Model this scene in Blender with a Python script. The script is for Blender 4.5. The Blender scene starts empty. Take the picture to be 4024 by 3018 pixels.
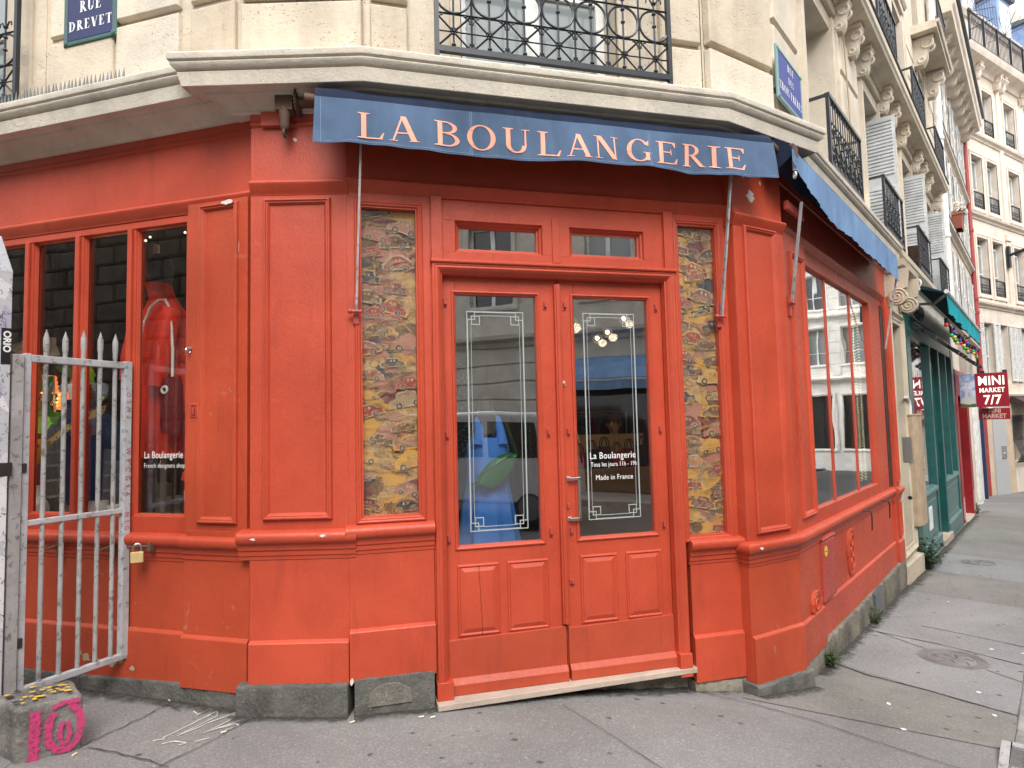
import bpy, bmesh, math, random
from mathutils import Vector, Matrix
from math import sin, cos, tan, pi, radians as rad
S = bpy.context.scene
COL = S.collection
random.seed(7)

# ------------------------------------------------------------------ camera, sky, sun, exposure
cam_d = bpy.data.cameras.new('camera'); cam = bpy.data.objects.new('camera', cam_d); COL.objects.link(cam)
cam_d.sensor_width = 36.0; cam_d.lens = 36.0 * 2500 / 4024; cam_d.clip_start = .05; cam_d.clip_end = 500
pit, rol, head = rad(3.72), rad(-1.37), rad(75.19)
_f = Vector((cos(head) * cos(pit), sin(head) * cos(pit), sin(pit)))
_r0 = Vector((sin(head), -cos(head), 0)); _u0 = _r0.cross(_f)
_r = _r0 * cos(rol) + _u0 * sin(rol); _u = -_r0 * sin(rol) + _u0 * cos(rol)
M = Matrix((_r, _u, -_f)).transposed().to_4x4(); M.translation = (0, 0, 1.6)
cam.matrix_world = M
S.camera = cam

W = bpy.data.worlds.new('World'); S.world = W; W.use_nodes = True
nt = W.node_tree; nt.nodes.clear()
sky = nt.nodes.new('ShaderNodeTexSky'); sky.sky_type = 'NISHITA'; sky.sun_disc = False
SUN_EL, SUN_AZ = 47, 262           # degrees; azimuth counted from +x towards +y
sky.sun_elevation = rad(SUN_EL); sky.sun_rotation = rad(90 - SUN_AZ); sky.dust_density = 5.0; sky.air_density = 1.2; sky.ozone_density = 1.0
hs = nt.nodes.new('ShaderNodeHueSaturation'); hs.inputs['Saturation'].default_value = .18
mg = nt.nodes.new('ShaderNodeMix'); mg.data_type = 'RGBA'; mg.inputs[0].default_value = .6   # an even veil of cloud
mg.inputs[7].default_value = (8.2, 8.4, 8.7, 1)
# cloud is brighter overhead than at the horizon
tcw = nt.nodes.new('ShaderNodeTexCoord'); sxyz = nt.nodes.new('ShaderNodeSeparateXYZ'); mrz = nt.nodes.new('ShaderNodeMapRange'); mrz.inputs[1].default_value = 0; mrz.inputs[2].default_value = 1; mrz.inputs[3].default_value = .8; mrz.inputs[4].default_value = 1.4
vm = nt.nodes.new('ShaderNodeVectorMath'); vm.operation = 'SCALE'; vm.inputs[0].default_value = (8.2, 8.4, 8.7)
nt.links.new(tcw.outputs['Generated'], sxyz.inputs[0]); nt.links.new(sxyz.outputs['Z'], mrz.inputs[0]); nt.links.new(mrz.outputs[0], vm.inputs['Scale']); nt.links.new(vm.outputs[0], mg.inputs[7])
bg = nt.nodes.new('ShaderNodeBackground'); bg.inputs['Strength'].default_value = .15
wo = nt.nodes.new('ShaderNodeOutputWorld')
nt.links.new(sky.outputs[0], hs.inputs['Color']); nt.links.new(hs.outputs[0], mg.inputs[6]); nt.links.new(mg.outputs[2], bg.inputs['Color']); nt.links.new(bg.outputs[0], wo.inputs[0])
sd = bpy.data.lights.new('sun', 'SUN'); sd.energy = 1.4; sd.angle = rad(32); sd.color = (1, .96, .9)
so = bpy.data.objects.new('sun', sd); COL.objects.link(so); so.location = (0, 0, 30)
sv = Vector((cos(rad(SUN_AZ)) * cos(rad(SUN_EL)), sin(rad(SUN_AZ)) * cos(rad(SUN_EL)), sin(rad(SUN_EL))))
so.rotation_euler = sv.to_track_quat('Z', 'Y').to_euler()
S.view_settings.view_transform = 'Standard'; S.view_settings.look = 'None'; S.view_settings.gamma = 1.0
S.view_settings.exposure = 0.9
S.render.engine = 'CYCLES'
S.cycles.max_bounces = 10; S.cycles.transparent_max_bounces = 24; S.cycles.glossy_bounces = 5; S.cycles.diffuse_bounces = 5

# ------------------------------------------------------------------ helpers
class Fr:
    """a vertical facade frame: u along it, w out of it towards the street, z up"""
    def __init__(s, x, y, h, z=0.):
        s.h = h; s.o = Vector((x, y, z)); s.d = Vector((cos(rad(h)), sin(rad(h)), 0)); s.n = Vector((sin(rad(h)), -cos(rad(h)), 0))
    def p(s, u, w, z): return s.o + s.d * u + s.n * w + Vector((0, 0, z))
    def sub(s, u, w, dh=0): q = s.p(u, w, 0); return Fr(q.x, q.y, s.h + dh, q.z)

ORG = {}
def empty(name, loc, label=None, cat=None, group=None, kind=None):
    o = bpy.data.objects.new(name, None); COL.objects.link(o); o.location = loc; o.empty_display_size = .1
    ORG[o.name] = Vector(loc); tag(o, label, cat, group, kind); return o
def tag(o, label=None, cat=None, group=None, kind=None):
    if label: o['label'] = label
    if cat: o['category'] = cat
    if group: o['group'] = group
    if kind: o['kind'] = kind
    return o
class MB:
    def __init__(s): s.v = []; s.f = []; s.m = []; s.k = 0
    def mat(s, k): s.k = k; return s
    def face(s, pts):
        b = len(s.v); s.v += [Vector(p) for p in pts]; s.f.append(tuple(range(b, b + len(pts)))); s.m.append(s.k)
    def grid(s, rows, close=False):
        b = len(s.v); n = len(rows[0])
        for r in rows: s.v += [Vector(p) for p in r]
        for i in range(len(rows) - 1):
            for j in range(n if close else n - 1):
                j2 = (j + 1) % n
                s.f.append((b + i * n + j, b + i * n + j2, b + (i + 1) * n + j2, b + (i + 1) * n + j)); s.m.append(s.k)
        return b
    def cap(s, b, n, flip=False):
        r = list(range(b, b + n)); s.f.append(tuple(r[::-1] if flip else r)); s.m.append(s.k)
    def box(s, F, u0, u1, w0, w1, z0, z1):
        c = [F.p(u, w, z) for z in (z0, z1) for w in (w1, w0) for u in (u0, u1)]
        b = len(s.v); s.v += c
        for q in ((0, 1, 5, 4), (1, 3, 7, 5), (3, 2, 6, 7), (2, 0, 4, 6), (4, 5, 7, 6), (2, 3, 1, 0)):
            s.f.append(tuple(b + i for i in q)); s.m.append(s.k)
        return s
    def prism(s, F, poly, w0, w1):
        """polygon in (u,z), counter-clockwise seen from the street, from depth w0 out to w1"""
        n = len(poly); b = len(s.v)
        s.v += [F.p(u, w1, z) for u, z in poly] + [F.p(u, w0, z) for u, z in poly]
        s.cap(b, n); s.cap(b + n, n, True)
        for i in range(n):
            j = (i + 1) % n; s.f.append((b + i, b + n + i, b + n + j, b + j)); s.m.append(s.k)
        return s
    def slab(s, F, poly, z0, z1):
        """polygon in (u,w) plan, raised from z0 to z1"""
        n = len(poly); b = len(s.v)
        s.v += [F.p(u, w, z1) for u, w in poly] + [F.p(u, w, z0) for u, w in poly]
        s.cap(b, n); s.cap(b + n, n, True)
        for i in range(n):
            j = (i + 1) % n; s.f.append((b + i, b + n + i, b + n + j, b + j)); s.m.append(s.k)
        return s
    def frame(s, F, u0, u1, z0, z1, prof):
        """mitred rectangular frame; prof = [(inset, w), ...] from the outside in"""
        rows = [[F.p(u0 + t, w, z0 + t), F.p(u1 - t, w, z0 + t), F.p(u1 - t, w, z1 - t), F.p(u0 + t, w, z1 - t)] for t, w in prof]
        s.grid(rows, True); return s
    def panel(s, F, u0, u1, z0, z1, prof):
        s.frame(F, u0, u1, z0, z1, prof); s.cap(len(s.v) - 4, 4); return s
    def sweep(s, path, prof, closed_ends=True):
        """moulding: path = plan points left to right as seen from the street, prof = [(w, z)]"""
        P = [Vector((x, y, 0)) for x, y in path]; cols = []
        for i, p in enumerate(P):
            ds = []
            if i > 0: ds.append((P[i] - P[i - 1]).normalized())
            if i < len(P) - 1: ds.append((P[i + 1] - P[i]).normalized())
            ns = [Vector((d.y, -d.x, 0)) for d in ds]
            b = ns[0] if len(ns) == 1 else (ns[0] + ns[1]) / max(.15, 1 + ns[0].dot(ns[1]))
            cols.append([p + b * w + Vector((0, 0, z)) for w, z in prof])
        b = s.grid(cols); n = len(prof)
        if closed_ends:
            s.cap(b, n); s.cap(b + n * (len(P) - 1), n, True)
        return s
    def run(s, F, u0, u1, prof, e0=0, e1=0):
        s.sweep([F.p(u0, 0, 0)[:2], F.p(u1, 0, 0)[:2]], prof); return s
    def tube(s, pts, r, n=8, caps=True):
        pts = [Vector(p) for p in pts]; rs = r if isinstance(r, (list, tuple)) else [r] * len(pts); rows = []; up = None
        for i, p in enumerate(pts):
            d = (pts[min(i + 1, len(pts) - 1)] - pts[max(i - 1, 0)]).normalized()
            if up is None: up = Vector((0, 0, 1)) if abs(d.z) < .9 else Vector((1, 0, 0))
            a = d.cross(up).normalized(); bb = a.cross(d).normalized(); up = bb
            rows.append([p + (a * cos(2 * pi * k / n) + bb * sin(2 * pi * k / n)) * rs[i] for k in range(n)])
        b = s.grid(rows, True)
        if caps: s.cap(b, n); s.cap(b + n * (len(pts) - 1), n, True)
        return s
    def bar(s, a, b, t, F=None): return s.tube([a, b], t, 4)
    def torus(s, c, ax, R, r, n=20, m=6):
        ax = Vector(ax).normalized(); a = ax.orthogonal().normalized(); b = ax.cross(a); rows = []
        for i in range(n + 1):
            q = a * cos(2 * pi * i / n) + b * sin(2 * pi * i / n)
            rows.append([Vector(c) + q * (R + r * cos(2 * pi * k / m)) + ax * (r * sin(2 * pi * k / m)) for k in range(m)])
        s.grid(rows, True); return s
    def lathe(s, c, ax, prof, n=16):
        """prof = [(r, t)] along axis ax from point c"""
        ax = Vector(ax).normalized(); a = ax.orthogonal().normalized(); b = ax.cross(a)
        rows = [[Vector(c) + ax * t + (a * cos(2 * pi * k / n) + b * sin(2 * pi * k / n)) * max(r, 1e-4) for k in range(n)] for r, t in prof]
        k0 = s.grid(rows, True); s.cap(k0, n); s.cap(k0 + n * (len(prof) - 1), n, True); return s
    def ball(s, c, r, n=10, sc=(1, 1, 1)):
        rows = []
        for i in range(n // 2 + 1):
            t = pi * i / (n // 2)
            rows.append([Vector(c) + Vector((r * sc[0] * sin(t) * cos(2 * pi * k / n), r * sc[1] * sin(t) * sin(2 * pi * k / n), r * sc[2] * cos(t))) for k in range(n)])
        s.grid(rows, True); return s
    def build(s, name, mats, parent=None, bevel=0, smooth=False, seg=2, label=None, ang=35, weld=True):
        org = Vector((0, 0, 0))
        if parent is not None: org = ORG[parent.name]
        me = bpy.data.meshes.new(name); me.from_pydata([v - org for v in s.v], [], s.f)
        ms = mats if isinstance(mats, (list, tuple)) else [mats]
        for m in ms: me.materials.append(m)
        me.polygons.foreach_set('material_index', s.m)
        bm = bmesh.new(); bm.from_mesh(me); weld and bmesh.ops.remove_doubles(bm, verts=bm.verts, dist=1e-5)
        bmesh.ops.recalc_face_normals(bm, faces=bm.faces); bm.to_mesh(me); bm.free()
        o = bpy.data.objects.new(name, me); COL.objects.link(o); ORG[o.name] = org
        if parent is not None: o.parent = parent
        if smooth:
            me.polygons.foreach_set('use_smooth', [True] * len(me.polygons))
            try: me.set_sharp_from_angle(angle=rad(smooth if smooth is not True else 40))
            except Exception: pass
        if bevel:
            b = o.modifiers.new('edge', 'BEVEL'); b.width = bevel; b.segments = seg; b.limit_method = 'ANGLE'; b.angle_limit = rad(ang); b.harden_normals = False
        if label: o['label'] = label
        return o

def recentre(o, base=None):
    """give a single-mesh thing its own base point"""
    me = o.data; lo = [min(v.co[i] for v in me.vertices) for i in range(3)]; hi = [max(v.co[i] for v in me.vertices) for i in range(3)]
    c = Vector(((lo[0] + hi[0]) / 2, (lo[1] + hi[1]) / 2, lo[2])) if base is None else Vector(base)
    me.transform(Matrix.Translation(-c)); o.location = o.location + c; return o

def copy_tree(o, parent=None):
    c = o.copy(); COL.objects.link(c)
    if parent is not None: c.parent = parent
    for ch in list(o.children): copy_tree(ch, c)
    return c

def text(mb, s, F, u, w, z, size, align='LEFT', sx=1., bold=0., th=.0012, spacing=1., rot=0):
    """flat sans lettering, added to mesh builder mb in frame F"""
    cu = bpy.data.curves.new('t', 'FONT'); cu.body = s; cu.size = size; cu.align_x = align; cu.offset = bold; cu.resolution_u = 4; cu.space_character = spacing
    o = bpy.data.objects.new('t', cu); COL.objects.link(o); dg = bpy.context.evaluated_depsgraph_get()
    me = bpy.data.meshes.new_from_object(o.evaluated_get(dg)); b = len(mb.v); cr, sr = cos(rot), sin(rot)
    for v in me.vertices:
        x, y = v.co.x * sx, v.co.y; mb.v.append(F.p(u + x * cr - y * sr, w + th, z + x * sr + y * cr))
    for p in me.polygons: mb.f.append(tuple(b + i for i in p.vertices)); mb.m.append(mb.k)
    bpy.data.objects.remove(o); bpy.data.meshes.remove(me); bpy.data.curves.remove(cu)

# -- roman serif capitals, cap height 1; each glyph is a list of polygons
def glyph(ch, T=.125, t=.045):
    P = []
    rect = lambda x0, x1, y0, y1: P.append([(x0, y0), (x1, y0), (x1, y1), (x0, y1)])
    def stem(x, y0=0, y1=1, w=T, sb=True, st=True, sl=.09, sr=.09):
        P.append([(x, y0), (x + w, y0), (x + w, y1), (x, y1)])
        if sb: P.append([(x - sl, 0), (x + w + sr, 0), (x + w + sr, .025), (x + w, .06), (x, .06), (x - sl, .025)])
        if st: P.append([(x - sl, .975), (x, .94), (x + w, .94), (x + w + sr, .975), (x + w + sr, 1), (x - sl, 1)])
    def diag(x0, y0, x1, y1, w): P.append([(x0 - w / 2, y0), (x0 + w / 2, y0), (x1 + w / 2, y1), (x1 - w / 2, y1)] if y1 > y0 else [(x1 - w / 2, y1), (x1 + w / 2, y1), (x0 + w / 2, y0), (x0 - w / 2, y0)])
    def ring(cx, cy, rx, ry, a0, a1, thick, thin, n=22):
        for i in range(n):
            q = []
            for a, inner in ((a0 + (a1 - a0) * i / n, 0), (a0 + (a1 - a0) * (i + 1) / n, 0), (a0 + (a1 - a0) * (i + 1) / n, 1), (a0 + (a1 - a0) * i / n, 1)):
                q.append((cx + (rx - inner * thick) * cos(a), cy + (ry - inner * thin) * sin(a)))
            P.append(q)
    w = .6
    if ch == 'L': stem(.1); rect(.1 + T, .62, 0, t); P.append([(.6, 0), (.66, .26), (.63, .26), (.54, t)]); w = .72
    elif ch == 'I': stem(.1); w = .2 + T
    elif ch in 'EF':
        stem(.1, sr=0); rect(.1 + T, .58, 1 - t, 1); P.append([(.5, 1 - t), (.58, .77), (.6, .77), (.6, 1)]); rect(.1 + T, .45, .5, .5 + t); P.append([(.43, .4), (.46, .4), (.46, .65), (.43, .65)])
        if ch == 'E': rect(.1 + T, .6, 0, t); P.append([(.52, t), (.6, 0), (.65, .26), (.62, .26)])
        w = .72
    elif ch == 'A':
        diag(.1, 0, .36, 1, .05); diag(.38, 1, .68, 0, T * 1.15); rect(.2, .58, .3, .3 + t); rect(0, .23, 0, .028); rect(.54, .82, 0, .028); w = .82
    elif ch == 'V':
        diag(.16, 1, .42, 0, T * 1.15); diag(.44, 0, .68, 1, .05); rect(.02, .3, .972, 1); rect(.57, .79, .972, 1); w = .8
    elif ch == 'B':
        stem(.1, sr=0); ring(.3, .755, .3, .245, -pi / 2, pi / 2, T * .95, t); ring(.32, .27, .34, .27, -pi / 2, pi / 2, T, t); rect(.1 + T, .32, 1 - t, 1); rect(.1 + T, .32, .51, .51 + t * .9); rect(.1 + T, .33, 0, t); w = .74
    elif ch == 'R':
        stem(.1, sr=.06); ring(.3, .74, .3, .26, -pi / 2, pi / 2, T * .95, t); rect(.1 + T, .3, 1 - t, 1); rect(.1 + T, .32, .48, .48 + t); diag(.36, .5, .7, 0, T * 1.1); rect(.62, .84, 0, .028); w = .8
    elif ch == 'D':
        stem(.1, sr=0); ring(.32, .5, .45, .5, -pi / 2, pi / 2, T, t); rect(.1 + T, .33, 1 - t, 1); rect(.1 + T, .33, 0, t); w = .86
    elif ch == 'O': ring(.45, .5, .43, .515, 0, 2 * pi, T * 1.05, t, 44); w = .9
    elif ch == 'G':
        ring(.46, .5, .44, .515, .62, 2 * pi - .55, T * 1.05, t, 34); stem(.68, 0.06, .42, sb=False, st=False); rect(.58, .9, .4, .43); P.append([(.79, .74), (.82, .74), (.83, .98), (.8, .98), (.74, .83)]); w = .9
    elif ch == 'U':
        stem(.1, .3, 1, sb=False); ring(.4, .32, .3, .335, pi, 2 * pi, T, t * 1.3, 24); rect(.7 - .05, .7, .3, 1); rect(.56, .8, .972, 1); w = .82
    elif ch == 'N':
        rect(.12, .165, 0, 1); rect(.66, .705, 0, 1); diag(.17, 1, .66, 0, T * 1.25); rect(.02, .28, 0, .028); rect(.02, .2, .972, 1); rect(.57, .8, .972, 1); w = .84
    elif ch == 'T': stem(.27, st=False); rect(.02, .66, 1 - t, 1); P.append([(.02, 1), (.0, .76), (.03, .76), (.1, 1 - t)]); P.append([(.58, 1 - t), (.65, .76), (.68, .76), (.66, 1)]); w = .7
    elif ch == 'S':
        ring(.3, .745, .24, .265, .5, pi * 1.5, T * .8, t * 1.3, 20); ring(.3, .26, .26, .27, -pi + .45, pi / 2, T * .85, t * 1.3, 20); diag(.2, .56, .42, .44, T * .9); P.append([(.5, .72), (.53, .72), (.53, 1), (.5, .96)]); P.append([(.04, 0), (.07, .04), (.07, .28), (.04, .28)]); w = .62
    return P, w

def serif(mb, s, F, u0, u1, z0, h, w=0., T=.125, t=.045, gap=.06, fn=None, lift=.0012, xs=None):
    """set a line of serif capitals between u0 and u1 (squeezed or stretched to fit)"""
    adv = []; x = 0
    for c in s:
        if c == ' ': adv.append((None, x)); x += .38; continue
        g, wd = glyph('E' if c == 'È' else c, T, t)
        if c == 'È': g.append([(.22, 1.22), (.3, 1.22), (.42, 1.06), (.38, 1.06)])
        adv.append((g, x)); x += wd + gap
    k = (u1 - u0) / (x - gap)
    n = 0
    for i, (g, gx) in enumerate(adv):
        if g is None: continue
        for poly in g:
            n += 1; dz = lift + (n % 7) * .00022
            pts = []
            for a, b in poly:
                uu, zz = (u0 + (gx + a) * k, z0 + b * h) if xs is None else (xs[i][0] + a * xs[i][1], z0 + b * h)
                ww = w + dz + (fn(uu, zz) if fn else 0); pts.append(F.p(uu, ww, zz + (xs[i][2] if xs else 0)))
            mb.face(pts)

# ------------------------------------------------------------------ materials
def mat(name, col, rough=.5, metal=0., spec=.5, coat=0.):
    m = bpy.data.materials.new(name); m.use_nodes = True; b = m.node_tree.nodes['Principled BSDF']
    b.inputs['Base Color'].default_value = (*col, 1); b.inputs['Roughness'].default_value = rough; b.inputs['Metallic'].default_value = metal
    b.inputs['Specular IOR Level'].default_value = spec; b.inputs['Coat Weight'].default_value = coat
    return m
class N:
    """small node helper"""
    def __init__(s, m): s.t = m.node_tree; s.b = s.t.nodes['Principled BSDF']; s.co = s.t.nodes.new('ShaderNodeTexCoord').outputs['Object']
    def new(s, k, **kw):
        n = s.t.nodes.new('ShaderNode' + k)
        for a, v in kw.items():
            if a.startswith('_'): setattr(n, a[1:], v)
            else: n.inputs[a.replace('__', ' ')].default_value = v
        return n
    def l(s, a, b): s.t.links.new(a, b)
    def noise(s, scale, det=4, rough=.55, dist=0., vec=None):
        n = s.new('TexNoise', Scale=scale, Detail=det, Roughness=rough, Distortion=dist); s.l(vec or s.co, n.inputs['Vector']); return n.outputs['Fac']
    def voro(s, scale, feat='F1', vec=None, rnd=1.):
        n = s.new('TexVoronoi', _feature=feat, Scale=scale, Randomness=rnd); s.l(vec or s.co, n.inputs['Vector']); return n.outputs['Distance']
    def rng(s, x, a, b, c=0., d=1.):
        n = s.new('MapRange'); n.inputs[1].default_value = a; n.inputs[2].default_value = b; n.inputs[3].default_value = c; n.inputs[4].default_value = d; s.l(x, n.inputs[0]); return n.outputs[0]
    def mix(s, f, a, b, mode='MIX'):
        n = s.new('Mix', _data_type='RGBA', _blend_type=mode)
        for k, v in ((0, f), (6, a), (7, b)):
            if isinstance(v, (int, float)): n.inputs[k].default_value = v
            elif isinstance(v, tuple): n.inputs[k].default_value = (*v, 1)
            else: s.l(v, n.inputs[k])
        return n.outputs[2]
    def math(s, op, a, b=0.):
        n = s.new('Math', _operation=op)
        for k, v in ((0, a), (1, b)):
            if isinstance(v, (int, float)): n.inputs[k].default_value = v
            else: s.l(v, n.inputs[k])
        return n.outputs[0]
    def bump(s, h, st=.3, d=.01):
        n = s.new('Bump', Strength=st, Distance=d); s.l(h, n.inputs['Height']); s.l(n.outputs[0], s.b.inputs['Normal'])
    def col(s, c): s.l(c, s.b.inputs['Base Color'])
    def rough(s, r): s.l(r, s.b.inputs['Roughness'])
    def stretch(s, sc):
        n = s.new('Mapping'); n.inputs['Scale'].default_value = sc; s.l(s.co, n.inputs['Vector']); return n.outputs[0]

def red_paint(name, c=(.485, .060, .025), worn=0.):
    m = mat(name, c, .42, spec=.45); k = N(m)
    a = k.noise(1.7, 5, .6); b = k.noise(38, 3, .6); st = k.noise(3.2, 4, .6, .4, k.stretch((3.2, 3.2, .5)))
    d = tuple(x * .82 for x in c)
    l = (min(1, c[0] * 1.08), c[1] * 1.2, c[2] * 1.3)
    c1 = k.mix(k.rng(a, .32, .7), d, l); c1 = k.mix(k.rng(st, .57, .74, 0, .42), c1, (c[0] * .55, c[1] * .6, c[2] * .8)); c1 = k.mix(k.rng(k.noise(5, 6, .7, 1.5), .64, .74, 0, .22), c1, (min(1, c[0] * 1.25), c[1] * 2.4, c[2] * 4))
    sp = k.voro(23); sp2 = k.noise(2.1, 2); msk = k.math('MULTIPLY', k.rng(sp, .035, .05, 1, 0), k.rng(sp2, .60, .64))
    c1 = k.mix(k.math('MULTIPLY', msk, .7), c1, (.13, .03, .02))
    if worn:
        ch = k.noise(9, 6, .65, .6); lo = k.noise(.9, 2)
        w_ = k.math('MULTIPLY', k.rng(ch, .63, .66), k.rng(lo, .5, .62)); c1 = k.mix(k.math('MULTIPLY', w_, worn), c1, (.45, .38, .3))
    k.col(c1); k.rough(k.rng(b, .3, .7, .34, .56))
    h = k.math('ADD', k.math('MULTIPLY', k.noise(6.5, 4, .6), .55), k.math('MULTIPLY', k.noise(95, 4, .65, .2, k.stretch((1, 1, .5))), .38))
    if worn: h = k.math('ADD', h, k.math('MULTIPLY', k.rng(k.voro(17, 'DISTANCE_TO_EDGE'), 0, .06, 0, 1), .12 * worn))
    k.bump(h, .42, .012); return m
RED = red_paint('red_paint'); REDW = red_paint('red_paint_worn', (.455, .061, .023), .3); REDB = red_paint('red_board', (.435, .061, .025)); REDM = red_paint('red_metal', (.42, .058, .04))

def stone(name, c, pit=1., stain=.35, rough=.85, scale=1.):
    m = mat(name, c, rough, spec=.25); k = N(m)
    a = k.noise(2.2 * scale, 6, .62); b = k.noise(14 * scale, 5, .6)
    c1 = k.mix(k.rng(a, .3, .72), tuple(x * .74 for x in c), (c[0] * 1.1, c[1] * 1.08, c[2] * 1.04))
    c1 = k.mix(k.math('MULTIPLY', k.rng(b, .5, .8), .3), c1, tuple(x * .72 for x in c))
    st = k.noise(2.5, 5, .65, .3, k.stretch((2.4, 2.4, .35))); c1 = k.mix(k.rng(st, .52, .74, 0, stain * 1.2), c1, (c[0] * .55, c[1] * .51, c[2] * .47)); c1 = k.mix(k.rng(k.noise(.9 * scale, 3), .42, .62, 0, .25), c1, (c[0] * .8, c[1] * .74, c[2] * .66))
    pv = k.voro(42 * scale); pm = k.noise(5 * scale, 3); p = k.math('MULTIPLY', k.rng(pv, .12, .24, 1, 0), k.rng(pm, .5, .62))
    c1 = k.mix(k.math('MULTIPLY', p, .55 * pit), c1, tuple(x * .3 for x in c)); k.col(c1)
    h = k.math('SUBTRACT', k.math('ADD', k.math('MULTIPLY', k.noise(9 * scale, 6, .65), 1.), k.math('MULTIPLY', k.noise(60 * scale, 3), .35)), k.math('MULTIPLY', p, 1.2 * pit))
    k.bump(h, .55, .014); return m
LIME = stone('limestone', (.68, .60, .49)); LIME2 = stone('limestone_pale', (.72, .655, .555), .7, .25); LIME3 = stone('limestone_warm', (.62, .535, .425), 1.2, .5); LIMEP = stone('pale_limestone', (.68, .61, .51), .6, .3); PORT = stone('portal_stone', (.55, .48, .38), .3, .3)
CORN = stone('cornice_paint', (.72, .665, .58), .35, .3); REVEAL = stone('reveal_plaster', (.50, .47, .37), .2, .15)
FARW = stone('far_facade', (.74, .66, .58), .15, .25); FARW2 = stone('far_facade_warm', (.72, .645, .56), .2, .3); CREAM = stone('cream_plaster', (.62, .50, .38), .2, .25)
def dark_stone(name, c, lichen=.5):
    m = mat(name, c, .82, spec=.3); k = N(m); a = k.noise(3.1, 6, .65); s_ = k.noise(70, 3, .7); g_ = k.noise(7, 5, .6)
    c1 = k.mix(k.rng(a, .35, .7), tuple(x * .45 for x in c), tuple(x * 1.25 for x in c)); c1 = k.mix(k.rng(s_, .55, .75, 0, .55), c1, tuple(x * 2.0 for x in c)); c1 = k.mix(k.rng(g_, .58, .8, 0, lichen), c1, (.30, .27, .21)); k.col(c1)
    k.bump(k.math('ADD', k.noise(8, 6, .7), k.math('MULTIPLY', k.noise(45, 4), .5)), .75, .02); return m
PLINTH = dark_stone('dark_plinth_stone', (.125, .12, .11)); PLINTHR = dark_stone('grey_plinth_stone', (.21, .19, .155), .7); BLOCK = dark_stone('rough_block_stone', (.27, .25, .23), .5)
RUBBLE = dark_stone('rubble_bed', (.24, .215, .17), .8)
def asphalt(name, c, spots=1.):
    m = mat(name, c, .88, spec=.25); k = N(m)
    a = k.noise(.8, 6, .62, .4); f_ = k.noise(110, 3, .7); g_ = k.noise(32, 4, .6); big = k.noise(2.6, 6, .6)
    c1 = k.mix(k.rng(a, .3, .72), tuple(x * .66 for x in c), tuple(x * 1.25 for x in c)); c1 = k.mix(k.rng(f_, .38, .62, 0, .5), c1, tuple(x * .5 for x in c)); c1 = k.mix(k.rng(k.noise(75, 2, .6), .55, .68, 0, .32), c1, tuple(x * 1.9 for x in c)); c1 = k.mix(k.rng(g_, .56, .75, 0, .35), c1, tuple(x * 1.5 for x in c))
    c1 = k.mix(k.rng(big, .58, .74, 0, .4), c1, tuple(x * .6 for x in c))
    v = k.new('TexVoronoi', Scale=7.5); k.l(k.co, v.inputs['Vector']); sel = k.noise(7.9, 1)
    r1 = k.math('MULTIPLY', k.rng(v.outputs['Distance'], .10, .16, 1, 0), k.rng(sel, .50, .54)); c1 = k.mix(k.math('MULTIPLY', r1, .8 * spots), c1, (.055, .052, .05))
    v2 = k.voro(13.7); s2 = k.noise(5.3, 2, vec=k.stretch((1.7, 1.3, 1))); r2 = k.math('MULTIPLY', k.rng(v2, .05, .10, 1, 0), k.rng(s2, .57, .63)); c1 = k.mix(k.math('MULTIPLY', r2, .6 * spots), c1, (.55, .54, .52))
    k.col(c1); k.rough(k.rng(a, .3, .7, .78, .95)); k.bump(k.math('ADD', k.math('MULTIPLY', f_, .7), g_), .7, .008); return m
ASPH = asphalt('asphalt_pavement', (.235, .23, .224)); ASPH2 = asphalt('asphalt_olive', (.232, .226, .208)); ASPH3 = asphalt('asphalt_light', (.265, .262, .26)); ASPH4 = asphalt('asphalt_brown', (.222, .21, .2)); ROAD = asphalt('road_asphalt', (.12, .12, .12), .4)
GRANITE = dark_stone('kerb_granite', (.30, .29, .28), .2); JOINT = mat('joint_dark', (.045, .042, .04), .95)
def metal_paint(name, c, rough=.45, rust=.4, bump=.3, th=.62):
    m = mat(name, c, rough, spec=.5); k = N(m); a = k.noise(5, 5, .65); b = k.noise(24, 5, .7, .5)
    c1 = k.mix(k.rng(a, .35, .7), tuple(x * .75 for x in c), tuple(min(1, x * 1.12) for x in c)); c1 = k.mix(k.math('MULTIPLY', k.rng(b, th, th + .1), rust), c1, (.10, .07, .05)); k.col(c1); k.bump(b, bump, .003); return m
IRON = metal_paint('black_iron', (.018, .021, .028), .4, .1); GREYP = metal_paint('grey_gate_paint', (.47, .48, .50), .45, .75, .4, .56); GREYD = metal_paint('worn_grey_steel', (.40, .395, .39), .5, .75, .4, .54)
STEEL = mat('brushed_steel', (.55, .54, .52), .35, 1.); RUST = metal_paint('rusty_iron', (.13, .07, .045), .75, .6, .6); BRASS = metal_paint('brass', (.62, .46, .2), .42, .15); ZINC = mat('zinc', (.12, .125, .13), .55, .4)
CAST = metal_paint('cast_iron', (.20, .19, .185), .6, .35, .5); WHITEP = metal_paint('white_paint', (.74, .74, .72), .5, .12, .1); SHUT = metal_paint('shutter_paint', (.62, .63, .63), .55, .1, .1); REDPIPE = metal_paint('red_pipe_paint', (.36, .05, .05), .5, .2, .4); BEIGE = metal_paint('beige_box_paint', (.44, .33, .22), .55, .12, .15)
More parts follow.
